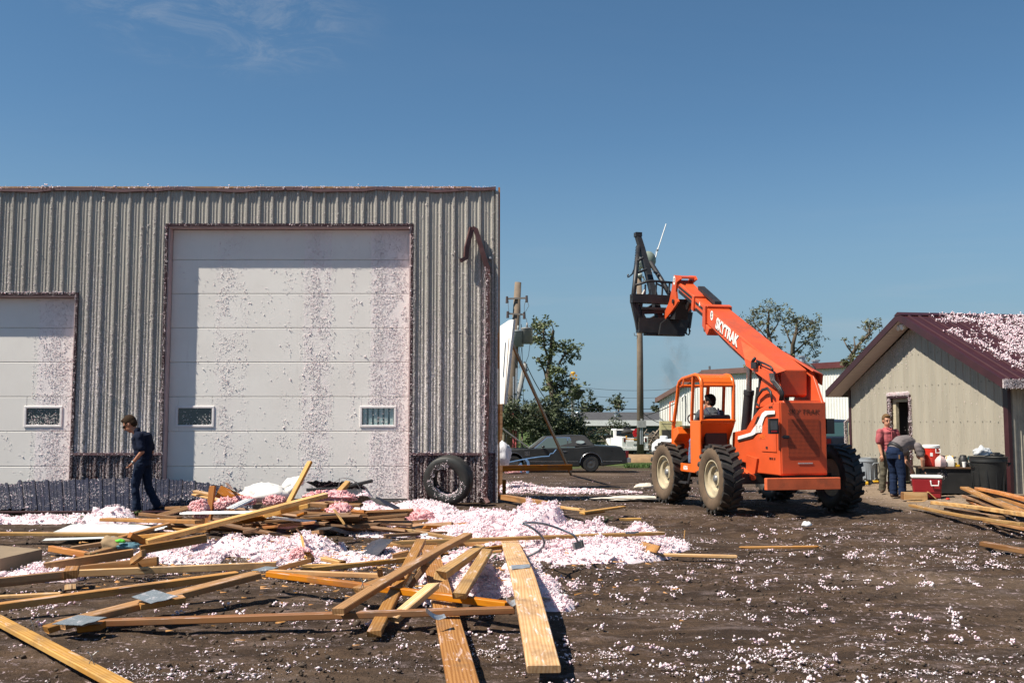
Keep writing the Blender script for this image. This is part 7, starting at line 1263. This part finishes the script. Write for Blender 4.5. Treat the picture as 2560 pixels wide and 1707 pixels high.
def face_bits(t, L, M, s=1.0, glasses=False, eye=True):
    m = MB()
    for q in (-1, 1): m.ell(L(.083, q*.032, .008), (.008*s, .014*s, .007*s), 8, 5, M)
    if not glasses:
        m.obj('eye', simple('eye_dark', (.03, .02, .016), .3), t, True); m = MB()
        for q in (-1, 1): m.ell(L(.092, q*.032, .030), (.006*s, .022*s, .005*s), 8, 5, M)
        m.obj('eyebrow', simple('brow_brown', (.06, .03, .015), .8), t, True); m = MB(); m.ell(L(.094, 0, -.064), (.006*s, .022*s, .0045*s), 8, 5, M); m.obj('mouth', simple('lip', (.22, .07, .055), .5), t, True)
    else:
        m = MB()
        for q in (-1, 1): m.ell(L(.092, q*.035, .008), (.014*s, .034*s, .022*s), 10, 6, M); m.tube([L(.09, q*.066, .012), L(-.005, q*.086, .012)], .005*s, 5)
        m.tube([L(.1, -.01, .012), L(.1, .01, .012)], .005*s, 5); m.obj('sunglasses', simple('black_lens', (.01, .01, .012), .1), t, True)
def hair(t, L, M, mat, s=1.0, low=-.02, nm='hair'):
    m = MB(); m.ell(L(-.022, 0, .047), (.104*s, .088*s, .102*s), 16, 10, M); m.ell(L(-.055, 0, -.005), (.062*s, .080*s, .075*s), 12, 8, M); m.ell(L(.05, 0, .105), (.04*s, .06*s, .03*s), 10, 6, M); o = remesh(m, nm, mat, t, .012, 2)
    # carve away the face: keep hair above and behind
    import bmesh as bm_; bm = bm_.new(); bm.from_mesh(o.data); c = L(0, 0, 0); f = (L(1, 0, 0)-c).normalized(); u = (L(0, 0, 1)-c).normalized(); dele = [v for v in bm.verts if ((v.co-c).dot(f) > .045*s and (v.co-c).dot(u) < .068*s) or ((v.co-c).dot(f) > -.03*s and (v.co-c).dot(u) < .015*s)]; bm_.ops.delete(bm, geom=dele, context='VERTS'); bm.to_mesh(o.data); bm.free(); sd = o.modifiers.new('s', 'SOLIDIFY'); sd.thickness = .01; return o
def boot(m, ankle, toe, r=.05):
    a = Vector(ankle); tp = Vector(toe); d = (tp-a); d.z = 0; d.normalize(); z0 = min(a.z, tp.z); limb(m, [a+Vector((0, 0, .07)), a], [r*.98, r], 10); m.tube([a-d*.055+Vector((0, 0, -.02)), a+d*.05+Vector((0, 0, -.025)), tp-d*.05, tp], [r*.85, r*.95, r*.8, r*.45], 10, True, .75); m.ell(a-d*.05+Vector((0, 0, -.02)), (r*.85, r*.85, r*.75), 8, 6)
V = Vector
DENIM = simple('dark_denim', (.012, .019, .038), .9, .3, 12, bump=.15, spec=.08); DENIMB = simple('blue_denim', (.014, .024, .055), .85, .3, 12, bump=.15, spec=.1); HAIRB = simple('brown_hair', (.035, .021, .013), .85, .4, 40, spec=.1); HAIRS = simple('sandy_hair', (.13, .078, .038), .85, .4, 40, spec=.1); HAIRK = simple('black_hair', (.010, .008, .008), .8, .4, 40, spec=.1); BOOT = simple('brown_boot', (.065, .035, .02), .6, .3, 8)
def man_walking():
    g = G(358, 1284); t = empty('person', V((g.x-.0, g.y, g.z)), 0, 'young man in navy short sleeved shirt and jeans walking with head down past the shed', 'person'); t.rotation_euler = (0, -R(3.5), 0); S = 1.0
    b = MB(); L, M = head(b, V((-.185, 0, 1.565)), (-.84, 0, -.52), 1.14); limb(b, [V((-.05, 0, 1.36)), V((-.125, 0, 1.49))], [.062, .056]); limb(b, [V((-.02, 0, 1.33)), V((.02, 0, 1.12)), V((.015, 0, .95))], [.10, .10, .10])
    ca, cb = V((.06, -.20, 1.345)), V((.06, .18, 1.345)); ea, wa = V((.105, -.25, 1.075)), V((-.055, -.24, .905)); eb, wb = V((.10, .23, 1.07)), V((-.02, .22, .88))
    for c, e, w in ((ca, ea, wa), (cb, eb, wb)): limb(b, [c, e, w], [.05, .042, .028])
    hand(b, wa, (-.65, .0, -.7), 1, (.7, 0, -.65), 1.05); hand(b, wb, (-.6, 0, -.75), -1, (.7, 0, -.6), 1.05); limb(b, [V((0, -.09, .9)), V((-.085, -.09, .48)), V((-.08, -.09, .10))], [.07, .05, .04]); limb(b, [V((.02, .09, .9)), V((.06, .09, .45)), V((.20, .09, .14))], [.07, .05, .04])
    remesh(b, 'body', SKIND, t, .010, 4); face_bits(t, L, M, 1.14, True); hair(t, L, M, HAIRB, 1.14)
    s = MB(); SH = simple('navy_shirt', (.010, .014, .029), .9, .35, 10, bump=.2, spec=.08); 
    s.tube([V((-.02, 0, 1.42)), V((.005, 0, 1.33)), V((.03, 0, 1.18)), V((.03, 0, 1.02)), V((.02, 0, .93))], [.075, .17, .165, .155, .155], 14, True, 1.0); s.ell(V((.0, 0, 1.36)), (.115, .21, .075), 12, 8); limb(s, [ca+V((-.01, 0, 0)), V((.085, -.235, 1.20)), V((.098, -.248, 1.135))], [.078, .072, .072]); limb(s, [cb, V((.085, .215, 1.18)), V((.095, .228, 1.13))], [.075, .07, .07]); s.tube([V((-.05, 0, 1.43)), V((-.085, 0, 1.47))], [.078, .07], 12)
    remesh(s, 'shirt', SH, t, .012, 5)
    p = MB(); p.tube([V((.015, 0, .99)), V((.015, 0, .90)), V((.01, 0, .83))], [.15, .155, .15], 14); limb(p, [V((-.0, -.085, .86)), V((-.055, -.09, .66)), V((-.095, -.09, .47)), V((-.075, -.09, .26)), V((-.075, -.09, .09))], [.105, .092, .075, .072, .078]); limb(p, [V((.03, .085, .86)), V((.05, .09, .64)), V((.075, .09, .45)), V((.15, .09, .27)), V((.215, .09, .13))], [.105, .09, .075, .07, .076]); remesh(p, 'trousers', DENIM, t, .012, 4)
    f = MB(); boot(f, (-.08, -.09, .055), (-.30, -.09, .03)); boot(f, (.22, .09, .12), (.07, .09, .035)); remesh(f, 'boots', BOOT, t, .011, 2)
    m = MB(); m.tube([wa+V((-.012, 0, -.01)), wa+V((.012, 0, .014))], .036, 12); m.ell(wa+V((-.0, -.036, 0)), (.018, .01, .018)); m.obj('wrist_watch', STEEL, t, True)
man_walking()
def man_red():
    g = G(2224, 1231); t = empty('person', g, R(12), 'sunburnt man in red short sleeved shirt standing in front of the doorway', 'person'); b = MB(); fw = V((-.12, -.95, -.12)); c = V((-.02, 0, 1.575)); L, M = head(b, c, fw, 1.06); limb(b, [V((0, .02, 1.36)), V((-.01, .01, 1.49))], [.065, .06]); limb(b, [V((0, .02, 1.3)), V((.02, .02, .95))], [.11, .11])
    la, lb = V((-.19, 0, 1.33)), V((.20, 0, 1.33)); limb(b, [la, V((-.225, -.01, 1.05)), V((-.215, -.08, .84))], [.052, .043, .03]); hand(b, V((-.215, -.08, .84)), (0, -.2, -1), 1, (0, -1, 0), 1.05); limb(b, [lb, V((.26, .0, 1.06)), V((.21, -.17, .88))], [.052, .043, .03]); hand(b, V((.21, -.17, .88)), (-.2, -.6, -.7), -1, (0, -.6, .7), 1.05)
    for s in (-1, 1): limb(b, [V((s*.09, .02, .9)), V((s*.10-.04, .0, .48)), V((s*.11-.04, .05, .1))], [.075, .052, .04])
    remesh(b, 'body', SKIN, t, .011, 4); face_bits(t, L, M, 1.06); hair(t, L, M, HAIRS, 1.06); s = MB(); s.tube([V((0, .02, 1.43)), V((0, .02, 1.34)), V((.0, .02, 1.15)), V((.01, .02, .98)), V((.01, .02, .86))], [.08, .165, .165, .155, .16], 14); s.ell(V((0, .02, 1.34)), (.215, .11, .075), 12, 8); limb(s, [la, V((-.225, -.005, 1.13))], [.078, .078]); limb(s, [lb, V((.245, 0, 1.13))], [.078, .078]); remesh(s, 'shirt', simple('faded_red_shirt', (.34, .075, .085), .85, .3, 14, dirt=(.5, .22, .2), dirtamt=.4, bump=.2), t, .012, 5); m = MB(); m.tube([V((-.07, -.07, 1.43)), V((0, -.12, 1.36)), V((.07, -.07, 1.43))], .016, 6); m.tube([V((0, -.14, 1.35)), V((.01, -.155, .95))], .007, 4); m.obj('collar', simple('faded_red_shirt', (.34, .075, .085)), t, True)
    p = MB(); p.tube([V((.01, .02, .95)), V((.01, .02, .82))], [.15, .155], 14)
    for s in (-1, 1): limb(p, [V((s*.085, .02, .86)), V((s*.10-.03, .01, .48)), V((s*.11-.04, .04, .09))], [.105, .082, .08])
    remesh(p, 'trousers', simple('camouflage_cloth', (.085, .075, .05), .9, .6, 11, dirt=(.03, .03, .02), dirtamt=.7), t, .012, 4); f = MB(); boot(f, (-.15, .04, .055), (-.28, -.13, .03)); boot(f, (.07, .04, .055), (.10, -.16, .03)); remesh(f, 'boots', BOOT, t, .011, 2)
man_red()
def man_bent():
    g = G(2242, 1243); t = empty('person', g, R(26), 'man in grey tee and blue jeans bending over towards the table', 'person'); b = MB(); c = V((.60, -.10, .90)); L, M = head(b, c, (.45, -.35, -.8), 1.06, V((.8, 0, .4))); limb(b, [V((.48, -.03, 1.07)), V((.57, -.07, .97))], [.062, .058]); limb(b, [V((.05, 0, 1.0)), V((.25, 0, 1.12)), V((.42, 0, 1.1))], [.11, .11, .1])
    sa, sb = V((.44, -.19, 1.05)), V((.44, .17, 1.05)); ea = V((.50, -.25, .78)); wa = V((.56, -.20, .57)); limb(b, [sa, ea, wa], [.055, .047, .032]); eb = V((.48, .20, .76)); wb = V((.52, .05, .57)); limb(b, [sb, eb, wb], [.055, .047, .032]); hand(b, wa, (.3, .1, -.9), 1, (1, 0, 0), 1.05, .9); hand(b, wb, (.3, -.1, -.9), -1, (1, 0, 0), 1.05, .7)
    for s in (-1, 1): limb(b, [V((0, s*.1, .9)), V((.05, s*.11, .48)), V((.04, s*.12, .1))], [.08, .055, .042])
    remesh(b, 'body', SKIN, t, .011, 4); hair(t, L, M, HAIRB, 1.06); s = MB(); s.tube([V((-.02, 0, .93)), V((.03, 0, 1.02)), V((.16, 0, 1.11)), V((.32, 0, 1.13)), V((.43, 0, 1.08)), V((.50, -.02, 1.02))], [.15, .165, .165, .165, .15, .07], 14); s.ell(V((.42, 0, 1.07)), (.10, .21, .09), 12, 8); limb(s, [sa, V((.475, -.225, .90))], [.082, .08]); limb(s, [sb, V((.465, .19, .90))], [.082, .08]); s.ell(V((.17, 0, .98)), (.17, .14, .09)); remesh(s, 'shirt', simple('warm_grey_tee', (.145, .125, .125), .85, .25, 9, bump=.15), t, .012, 5)
    p = MB(); p.tube([V((.0, 0, 1.01)), V((-.03, 0, .92)), V((-.02, 0, .80))], [.155, .172, .16], 14)
    for q in (-1, 1): limb(p, [V((-.01, q*.09, .86)), V((.045, q*.105, .48)), V((.04, q*.115, .09))], [.115, .086, .082])
    remesh(p, 'trousers', DENIMB, t, .012, 4); MB().tube([V((-.025, 0, .985)), V((.02, 0, 1.025))], .168, 18).obj('belt', BLACK, t, True); m = MB(); m.box(V((-.085, -.178, .80)), V((-.03, -.165, .88))); m.obj('pocket_patch', simple('patch_tan', (.30, .16, .06), .8), t); f = MB(); boot(f, (.04, -.115, .055), (.26, -.18, .03), .053); boot(f, (.04, .115, .055), (.24, .12, .03), .053); remesh(f, 'boots', BOOT, t, .011, 2)
    w = t.matrix_basis @ (wa+V((.04, .0, -.12))); m = MB(); m.lathe([(.034, -.06), (.045, .06), (.041, .06), (.03, -.055), (.001, -.055)], 14); o = m.obj('paper_cup', WHITE); o.location = w; o.rotation_euler = (R(15), R(25), 0); tag(o, 'white cup held by the bending man', 'cup')
man_bent()
def driver():
    t = bpy.data.objects.new('person', None); COL.objects.link(t); t.matrix_world = TM @ Matrix.Translation((1.16, .80, 0)); tag(t, 'dark haired driver with sunglasses seated in the orange cab', 'person'); b = MB(); c = V((.05, .0, 1.97)); L, M = head(b, c, (.75, .62, 0), 1.05); limb(b, [V((0, 0, 1.72)), V((.02, 0, 1.86))], [.07, .062]); limb(b, [V((0, 0, 1.2)), V((0, 0, 1.65))], [.12, .12]); sa, sb = V((0, .2, 1.75)), V((0, -.2, 1.75)); wl = V((.5, .12, 1.60)); wr = V((.48, -.14, 1.60)); limb(b, [sa, V((.22, .27, 1.5)), wl], [.055, .045, .03]); limb(b, [sb, V((.2, -.27, 1.5)), wr], [.055, .045, .03]); hand(b, wl, (.8, -.1, .2), 1, (0, 0, 1), 1, 1.0); hand(b, wr, (.8, .1, .2), -1, (0, 0, 1), 1, 1.0)
    for s in (-1, 1): limb(b, [V((.05, s*.1, 1.22)), V((.48, s*.16, 1.22)), V((.56, s*.16, .82))], [.08, .058, .042])
    remesh(b, 'body', SKIND, t, .012, 4); hair(t, L, M, HAIRK, 1.08); face_bits(t, L, M, 1.05, True); s = MB(); s.tube([V((.01, 0, 1.87)), V((0, 0, 1.77)), V((0, 0, 1.5)), V((0, 0, 1.2))], [.085, .17, .17, .165], 14); s.ell(V((0, 0, 1.76)), (.12, .25, .085), 12, 8); limb(s, [sa, V((.1, .24, 1.56))], [.08, .08]); limb(s, [sb, V((.1, -.24, 1.56))], [.08, .08]); remesh(s, 'shirt', simple('slate_shirt', (.045, .055, .065), .85, .25, 9), t, .013, 5)
    p = MB(); p.tube([V((0, 0, 1.26)), V((.02, 0, 1.2))], [.165, .17], 12)
    for q in (-1, 1): limb(p, [V((.05, q*.1, 1.23)), V((.48, q*.16, 1.23)), V((.56, q*.16, .84))], [.105, .085, .075])
    remesh(p, 'trousers', simple('light_denim', (.10, .16, .26), .85, .3, 12), t, .013, 4); f = MB(); boot(f, (.56, .16, .78), (.78, .2, .735)); boot(f, (.56, -.16, .78), (.78, -.2, .735)); remesh(f, 'boots', BOOT, t, .012, 2); m = MB()
    for q in (-1, 1): m.tube([V((-.178, q*.03, 1.50)), V((-.165, q*.10, 1.74)), V((-.06, q*.13, 1.85))], .022, 6, True, .4)
    m.obj('suspenders', simple('navy_strap', (.015, .02, .05), .7), t); MB().prism([(-.02, 1.66), (-.05, 1.75), (.05, 1.75), (.02, 1.66)], 0, -.182, -.17).obj('strap_patch', simple('patch_grey', (.3, .3, .3), .7), t)
driver()
# ================================================================ THINGS BY THE SMALL BUILDING
def at(px, py, z=0): return G(px, py, z)
def bin_(name, p, r0, r1, h, mat, label, lid=True, rz=0):
    t = empty(name, p, rz, label, 'bin'); m = MB(); m.lathe([(r0*.9, 0), (r0, .02), (r1, h-.10), (r1*1.05, h-.10), (r1*1.05, h-.06), (r1*1.04, h-.05), (r1*1.08, h), (r1*1.0, h), (r1*.93, h-.05), (r0*.92, .04), (.001, .04)], 28); autosmooth(m.obj('bin_body', mat, t), 35)
    for s in (-1, 1): MB().tube([(s*r1*1.03, -.09, h-.18), (s*(r1*1.03+.05), -.09, h-.13), (s*(r1*1.03+.05), .09, h-.13), (s*r1*1.03, .09, h-.18)], .018, 6).obj('bin_handle', mat, t)
    m = MB()
    for k in range(12): a = 2*math.pi*k/12; m.box((math.cos(a)*(r0+r1)/2*1.005-.012, math.sin(a)*(r0+r1)/2*1.005-.012, .08), (math.cos(a)*(r0+r1)/2*1.005+.012, math.sin(a)*(r0+r1)/2*1.005+.012, h-.14))
    m.obj('bin_rib', mat, t)['kind'] = 'stuff'; return t
bin_('trash_can', at(2169, 1206), .20, .245, .64, simple('grey_bin_plastic', (.24, .27, .30), .5, .12, 4), 'grey plastic trash can against the small building wall', rz=R(-60)); tb = bin_('trash_can', at(2474, 1241), .27, .33, .78, simple('black_bin_plastic', (.012, .013, .013), .55, .2, 4), 'big black trash can with a clear bag spilling over its rim'); p = Vector(tb.location); crumple('plastic_bag', p+V((-.12, 0, .86)), (.17, .13, .13), simple('clear_bag', (.55, .57, .58), .2, .1, 6), 'clear plastic bag bulging out of the black trash can', 'plastic bag', 51, .5); crumple('bin_liner', p+V((.12, -.02, .81)), (.16, .15, .05), simple('liner_black', (.015, .015, .016), .4), 'black liner folded in the black trash can', 'bin liner', 52, .5)
def tables():
    a = at(2302, 1215, .0); P = Vector((0, 0, 0)); t = empty('work_bench', (8.74, 20.78, float(gz(9.2, 19.7))), R(-14), 'low black cabinet with brown worktop strewn with tools and jugs', 'bench')
    MB().box((-.32, -.02, .51), (.95, .62, .54)).obj('worktop', simple('worktop_brown', (.10, .055, .03), .5, .3, 5), t); MB().box((-.27, .02, .0), (.92, .58, .509)).obj('cabinet', simple('cabinet_black', (.010, .010, .010), .6, .3, 6), t); n = 60; lumps('insulation_fleck', np.stack([rng.normal(.18, .05, n), np.full(n, .015), rng.normal(.40, .06, n)], 1), rng.uniform(.004, .009, n), FOAMW, False, .4, t); return t
tbl = tables(); TT = tbl.matrix_basis; onT = lambda x, y, z=.54: TT @ V((x, y, z))
def lathe_obj(nm, prof, mat, loc, label, cat, n=24, rz=0, ry=0): m = MB(); m.lathe(prof, n); o = autosmooth(m.obj(nm, mat), 40); o.location = loc; o.rotation_euler = (0, ry, rz); tag(o, label, cat); return o
def cooler():
    t = empty('water_cooler', onT(-.0, .22), R(-14), 'tall red drink cooler with white lid on the bench', 'cooler'); RD = simple('cooler_red', (.58, .035, .02), .4, .08, 4); autosmooth(MB().lathe([(.001, 0), (.145, 0), (.155, .02), (.168, .39), (.16, .40)], 28).obj('cooler_body', RD, t), 40); autosmooth(MB().lathe([(.172, .385), (.176, .40), (.174, .44), (.15, .455), (.001, .455)], 28).obj('lid', WHITE, t), 40); MB().tube([(.06, -.165, .36), (.06, -.19, .36), (.06, -.19, .29), (.15, -.15, .29), (.15, -.15, .36), (.13, -.13, .36)], .011, 6).obj('handle', WHITE, t); MB().box((-.05, -.168, .22), (.0, -.155, .29)).obj('label_plate', WHITE, t)
cooler()
def chest():
    p = at(2323, 1245); t = empty('ice_chest', (p.x, p.y+.1, p.z), R(-18), 'dark red ice chest with white lid on the gravel', 'ice chest'); RD = simple('chest_red', (.26, .012, .018), .4, .1, 4); bevel(MB().add([V((sx*(.25+z*.03), sy*(.16+z*.03), z*.40)) for z in (0, 1) for sy in (-1, 1) for sx in (-1, 1)], [(0, 2, 3, 1), (4, 5, 7, 6), (0, 1, 5, 4), (2, 6, 7, 3), (0, 4, 6, 2), (1, 3, 7, 5)]).obj('chest_body', RD, t), .025, 2); bevel(MB().box((-.295, -.205, .40), (.295, .205, .455)).obj('lid', WHITE, t), .02, 2); MB().tube([(.06, -.185, .35), (.06, -.215, .34), (.07, -.22, .26), (.20, -.22, .26), (.21, -.215, .34), (.21, -.185, .35)], .013, 6).obj('handle', WHITE, t); MB().box((-.24, -.178, .12), (.25, -.168, .13)).obj('groove', simple('chest_dark', (.12, .006, .01), .5), t)
chest()
def jug(loc, rz, mat, label):
    t = empty('milk_jug', loc, rz, label, 'jug'); m = MB(); m.add([V((sx*w, sy*w, z)) for z, w in ((0, .072), (.015, .08), (.14, .08), (.19, .055), (.225, .03)) for sx, sy in ((-1, -1), (1, -1), (1, 1), (-1, 1))], [(j*4+i, j*4+(i+1) % 4, j*4+4+(i+1) % 4, j*4+4+i) for j in range(4) for i in range(4)]+[(3, 2, 1, 0), (16, 17, 18, 19)]); autosmooth(bevel(m.obj('jug_body', mat, t), .012, 2), 40); MB().tube([(.03, 0, .215), (.085, 0, .20), (.09, 0, .13), (.075, 0, .12)], .012, 6).obj('jug_handle', mat, t); MB().lathe([(.02, .225), (.02, .245), (.001, .245)], 10).obj('jug_neck', mat, t)
jug(onT(.14, .02), R(20), simple('pinkish_jug', (.66, .47, .45), .35, .1, 5), 'milk jug with pink tint in front of the red cooler'); jug(onT(.34, .10), R(160), simple('white_jug', (.66, .64, .58), .35, .1, 5), 'milky white jug beside the yellow drill')
def drill(loc, rz, c1_, label):
    t = empty('power_drill', loc, rz, label, 'drill'); m = MB(); m.tube([(-.11, 0, .19), (.03, 0, .19)], [.042, .038], 12); m.tube([(-.05, 0, .17), (-.07, 0, .05)], .024, 8, True, 1.2); autosmooth(m.obj('drill_housing', c1_, t), 40); m = MB(); m.tube([(.03, 0, .19), (.07, 0, .19), (.11, 0, .19)], [.03, .026, .012], 12); m.tube([(.1, 0, .19), (.18, 0, .19)], .005, 5); m.obj('chuck', STEEL, t, True); bevel(MB().box((-.13, -.04, 0), (-.01, .04, .055)).obj('battery', simple('tool_black', (.02, .02, .02), .5), t), .008)
YT = simple('tool_yellow', (.62, .36, .02), .45, .15, 8); drill(onT(.38, .20), R(10), YT, 'yellow cordless drill standing on the bench'); drill(onT(.80, .18), R(15), simple('tool_teal', (.012, .05, .06), .45), 'dark teal cordless drill near the black trash can'); lathe_obj('black_jug', [(.001, 0), (.09, 0), (.095, .02), (.095, .16), (.07, .20), (.06, .24), (.001, .25)], simple('tool_black', (.02, .02, .02)), onT(.62, .25), 'black rounded container between the two drills', 'container'); lathe_obj('paper_cup', [(.001, 0), (.03, 0), (.042, .11), (.038, .11), (.028, .01), (.001, .01)], WHITE, onT(.60, .06), 'white paper cup standing before the black container', 'cup', 16); lathe_obj('paper_cup', [(.001, 0), (.03, 0), (.042, .11), (.038, .11), (.028, .01), (.001, .01)], simple('cream_cup', (.7, .66, .56), .6), onT(.17, .03, .58), 'cream cup tipped over between the jugs', 'cup', 16, R(20), R(95)); lathe_obj('paper_plate', [(.001, 0), (.075, 0), (.08, .012), (.001, .015)], WHITE, onT(1.0, .32, .64), 'round white plate propped beside the black trash can', 'plate', 20, R(-80), R(80)); bevel(MB().box((-.07, -.04, 0), (.07, .04, .05)).box((-.05, -.03, .05), (.02, .03, .09)).obj('tool_battery', YT), .008); o = COL.objects['tool_battery']; o.location = onT(.44, .08); tag(o, 'yellow battery pack lying under the yellow drill', 'battery'); crumple('pink_bag', onT(.22, .35, .66), (.12, .1, .11), simple('pink_bag_plastic', (.35, .14, .15), .5), 'pinkish bag standing behind the white jug', 'bag', 57, .3)
for i, (px, py, lab) in enumerate(((2165, 1213, 'black and yellow power saw on the ground by the grey trash can'), (2191, 1208, 'small yellow tool on the ground near the grey trash can'))):
    t = empty('power_tool', at(px, py), R(20*i-20), lab, 'power tool'); k = 1.0-.25*i; bevel(MB().box((-.12*k, -.06, .02), (.06*k, .06, .10*k)).obj('tool_housing', YT, t), .02, 2); m = MB(); m.tube([(-.08*k, 0, .10*k), (-.02*k, 0, .16*k), (.06*k, 0, .12*k)], .022, 8); m.lathe([(.07*k, -.01), (.07*k, .01), (.001, .01)], 14, Matrix.Translation((.08*k, 0, .075)), 'y'); m.box((-.16*k, -.04, 0), (-.06*k, .04, .06)); m.obj('tool_grip', simple('tool_black', (.02, .02, .02)), t)
def crate():
    p = at(2286, 1248); t = empty('wooden_tray', p, R(-8), 'open wooden box of yellow boards in front of the ice chest', 'wooden box'); MB().box((-.22, -.12, .0), (.22, -.09, .15)).obj('side_board', WOODY, t); MB().box((-.22, .10, .0), (.22, .13, .14)).obj('side_board', WOODY, t); MB().box((.21, -.089, .0), (.24, .099, .14)).obj('side_board', WOODG, t); MB().box((-.24, -.089, 0), (-.21, .099, .13)).obj('side_board', WOODG, t); MB().box((-.209, -.089, 0), (.209, .099, .02)).obj('bottom_board', WOODG, t); m = MB(); m.add([V((.24, -.12, .15)), V((.24, .1, .15)), V((.38, .1, .02)), V((.38, -.12, .02))], [(0, 1, 2, 3)]); o = m.obj('loose_flap', WOODY, t); s = o.modifiers.new('s', 'SOLIDIFY'); s.thickness = .015
crate()
m = MB(); m.lathe([(.24, -.16), (.24, .16), (.21, .16), (.21, -.16)], 20, None, 'y', R(12), R(168)); o = m.obj('curved_form', simple('straw_yellow', (.36, .29, .10), .8, .4, 20)); o.location = at(2272, 1230, -.04); o.rotation_euler = (0, 0, R(-10)); tag(o, 'curved straw coloured shell lying behind the wooden box', 'shell')
m = MB(); m.box((-.16, -.012, 0), (.16, .012, .02)); m.tube([(.14, 0, .015), (.2, .0, .02)], .012, 6); o = m.obj('hand_saw_handle', WOODY); o.location = at(2288, 1254); tag(o, 'thin wooden stick on the gravel in front of the box', 'stick'); crumple('red_scrap', at(2370, 1247, .01), (.045, .03, .025), simple('cooler_red', (.58, .035, .02)), 'tiny red scrap on the gravel by the ice chest', 'scrap', 58, .4, (12, 8))
# ================================================================ DUST FALLING FROM THE LIFTING FRAME
def dust():
    c = AY(1690, 900, 23.6); m = MB(); m.ell((0, 0, 0), (.55, .4, 1.35), 16, 12); o = m.obj('dust_plume', None if False else dustmat()); o.location = c; o['kind'] = 'stuff'; o.visible_shadow = True; tag(o, 'faint brown dust drifting down below the lifting frame', 'dust')
def dustmat():
    t = NT('brown_dust'); t.t.nodes.remove(t.b); out = t.t.nodes['Material Output']; pv = t.n('ShaderNodeVolumePrincipled'); pv.inputs['Color'].default_value = (.48, .37, .30, 1); tc = t.coord('Object'); s = t.sep(tc); warp = t.noise(tc, 1.3, 3, .6); x = t.m2('ADD', s[0], t.m2('MULTIPLY', t.m2('SUBTRACT', warp, .5), .7)); g = t.m2('ADD', t.m2('ADD', t.m2('POWER', t.m2('MULTIPLY', x, 2.6), 2), t.m2('POWER', t.m2('MULTIPLY', s[1], 3), 2)), t.m2('POWER', t.m2('MULTIPLY', s[2], .72), 2)); body = t.rng(g, 1.0, .0); n = t.rng(t.noise(tc, 3.5, 6, .65), .40, .7); t.set(pv.inputs['Density'], t.m2('MULTIPLY', t.m2('MULTIPLY', body, n), 1.2)); t.t.links.new(pv.outputs[0], out.inputs['Volume']); return t.m
dust()
print('tris', sum(len(o.data.polygons) for o in bpy.data.objects if o.type == 'MESH'))
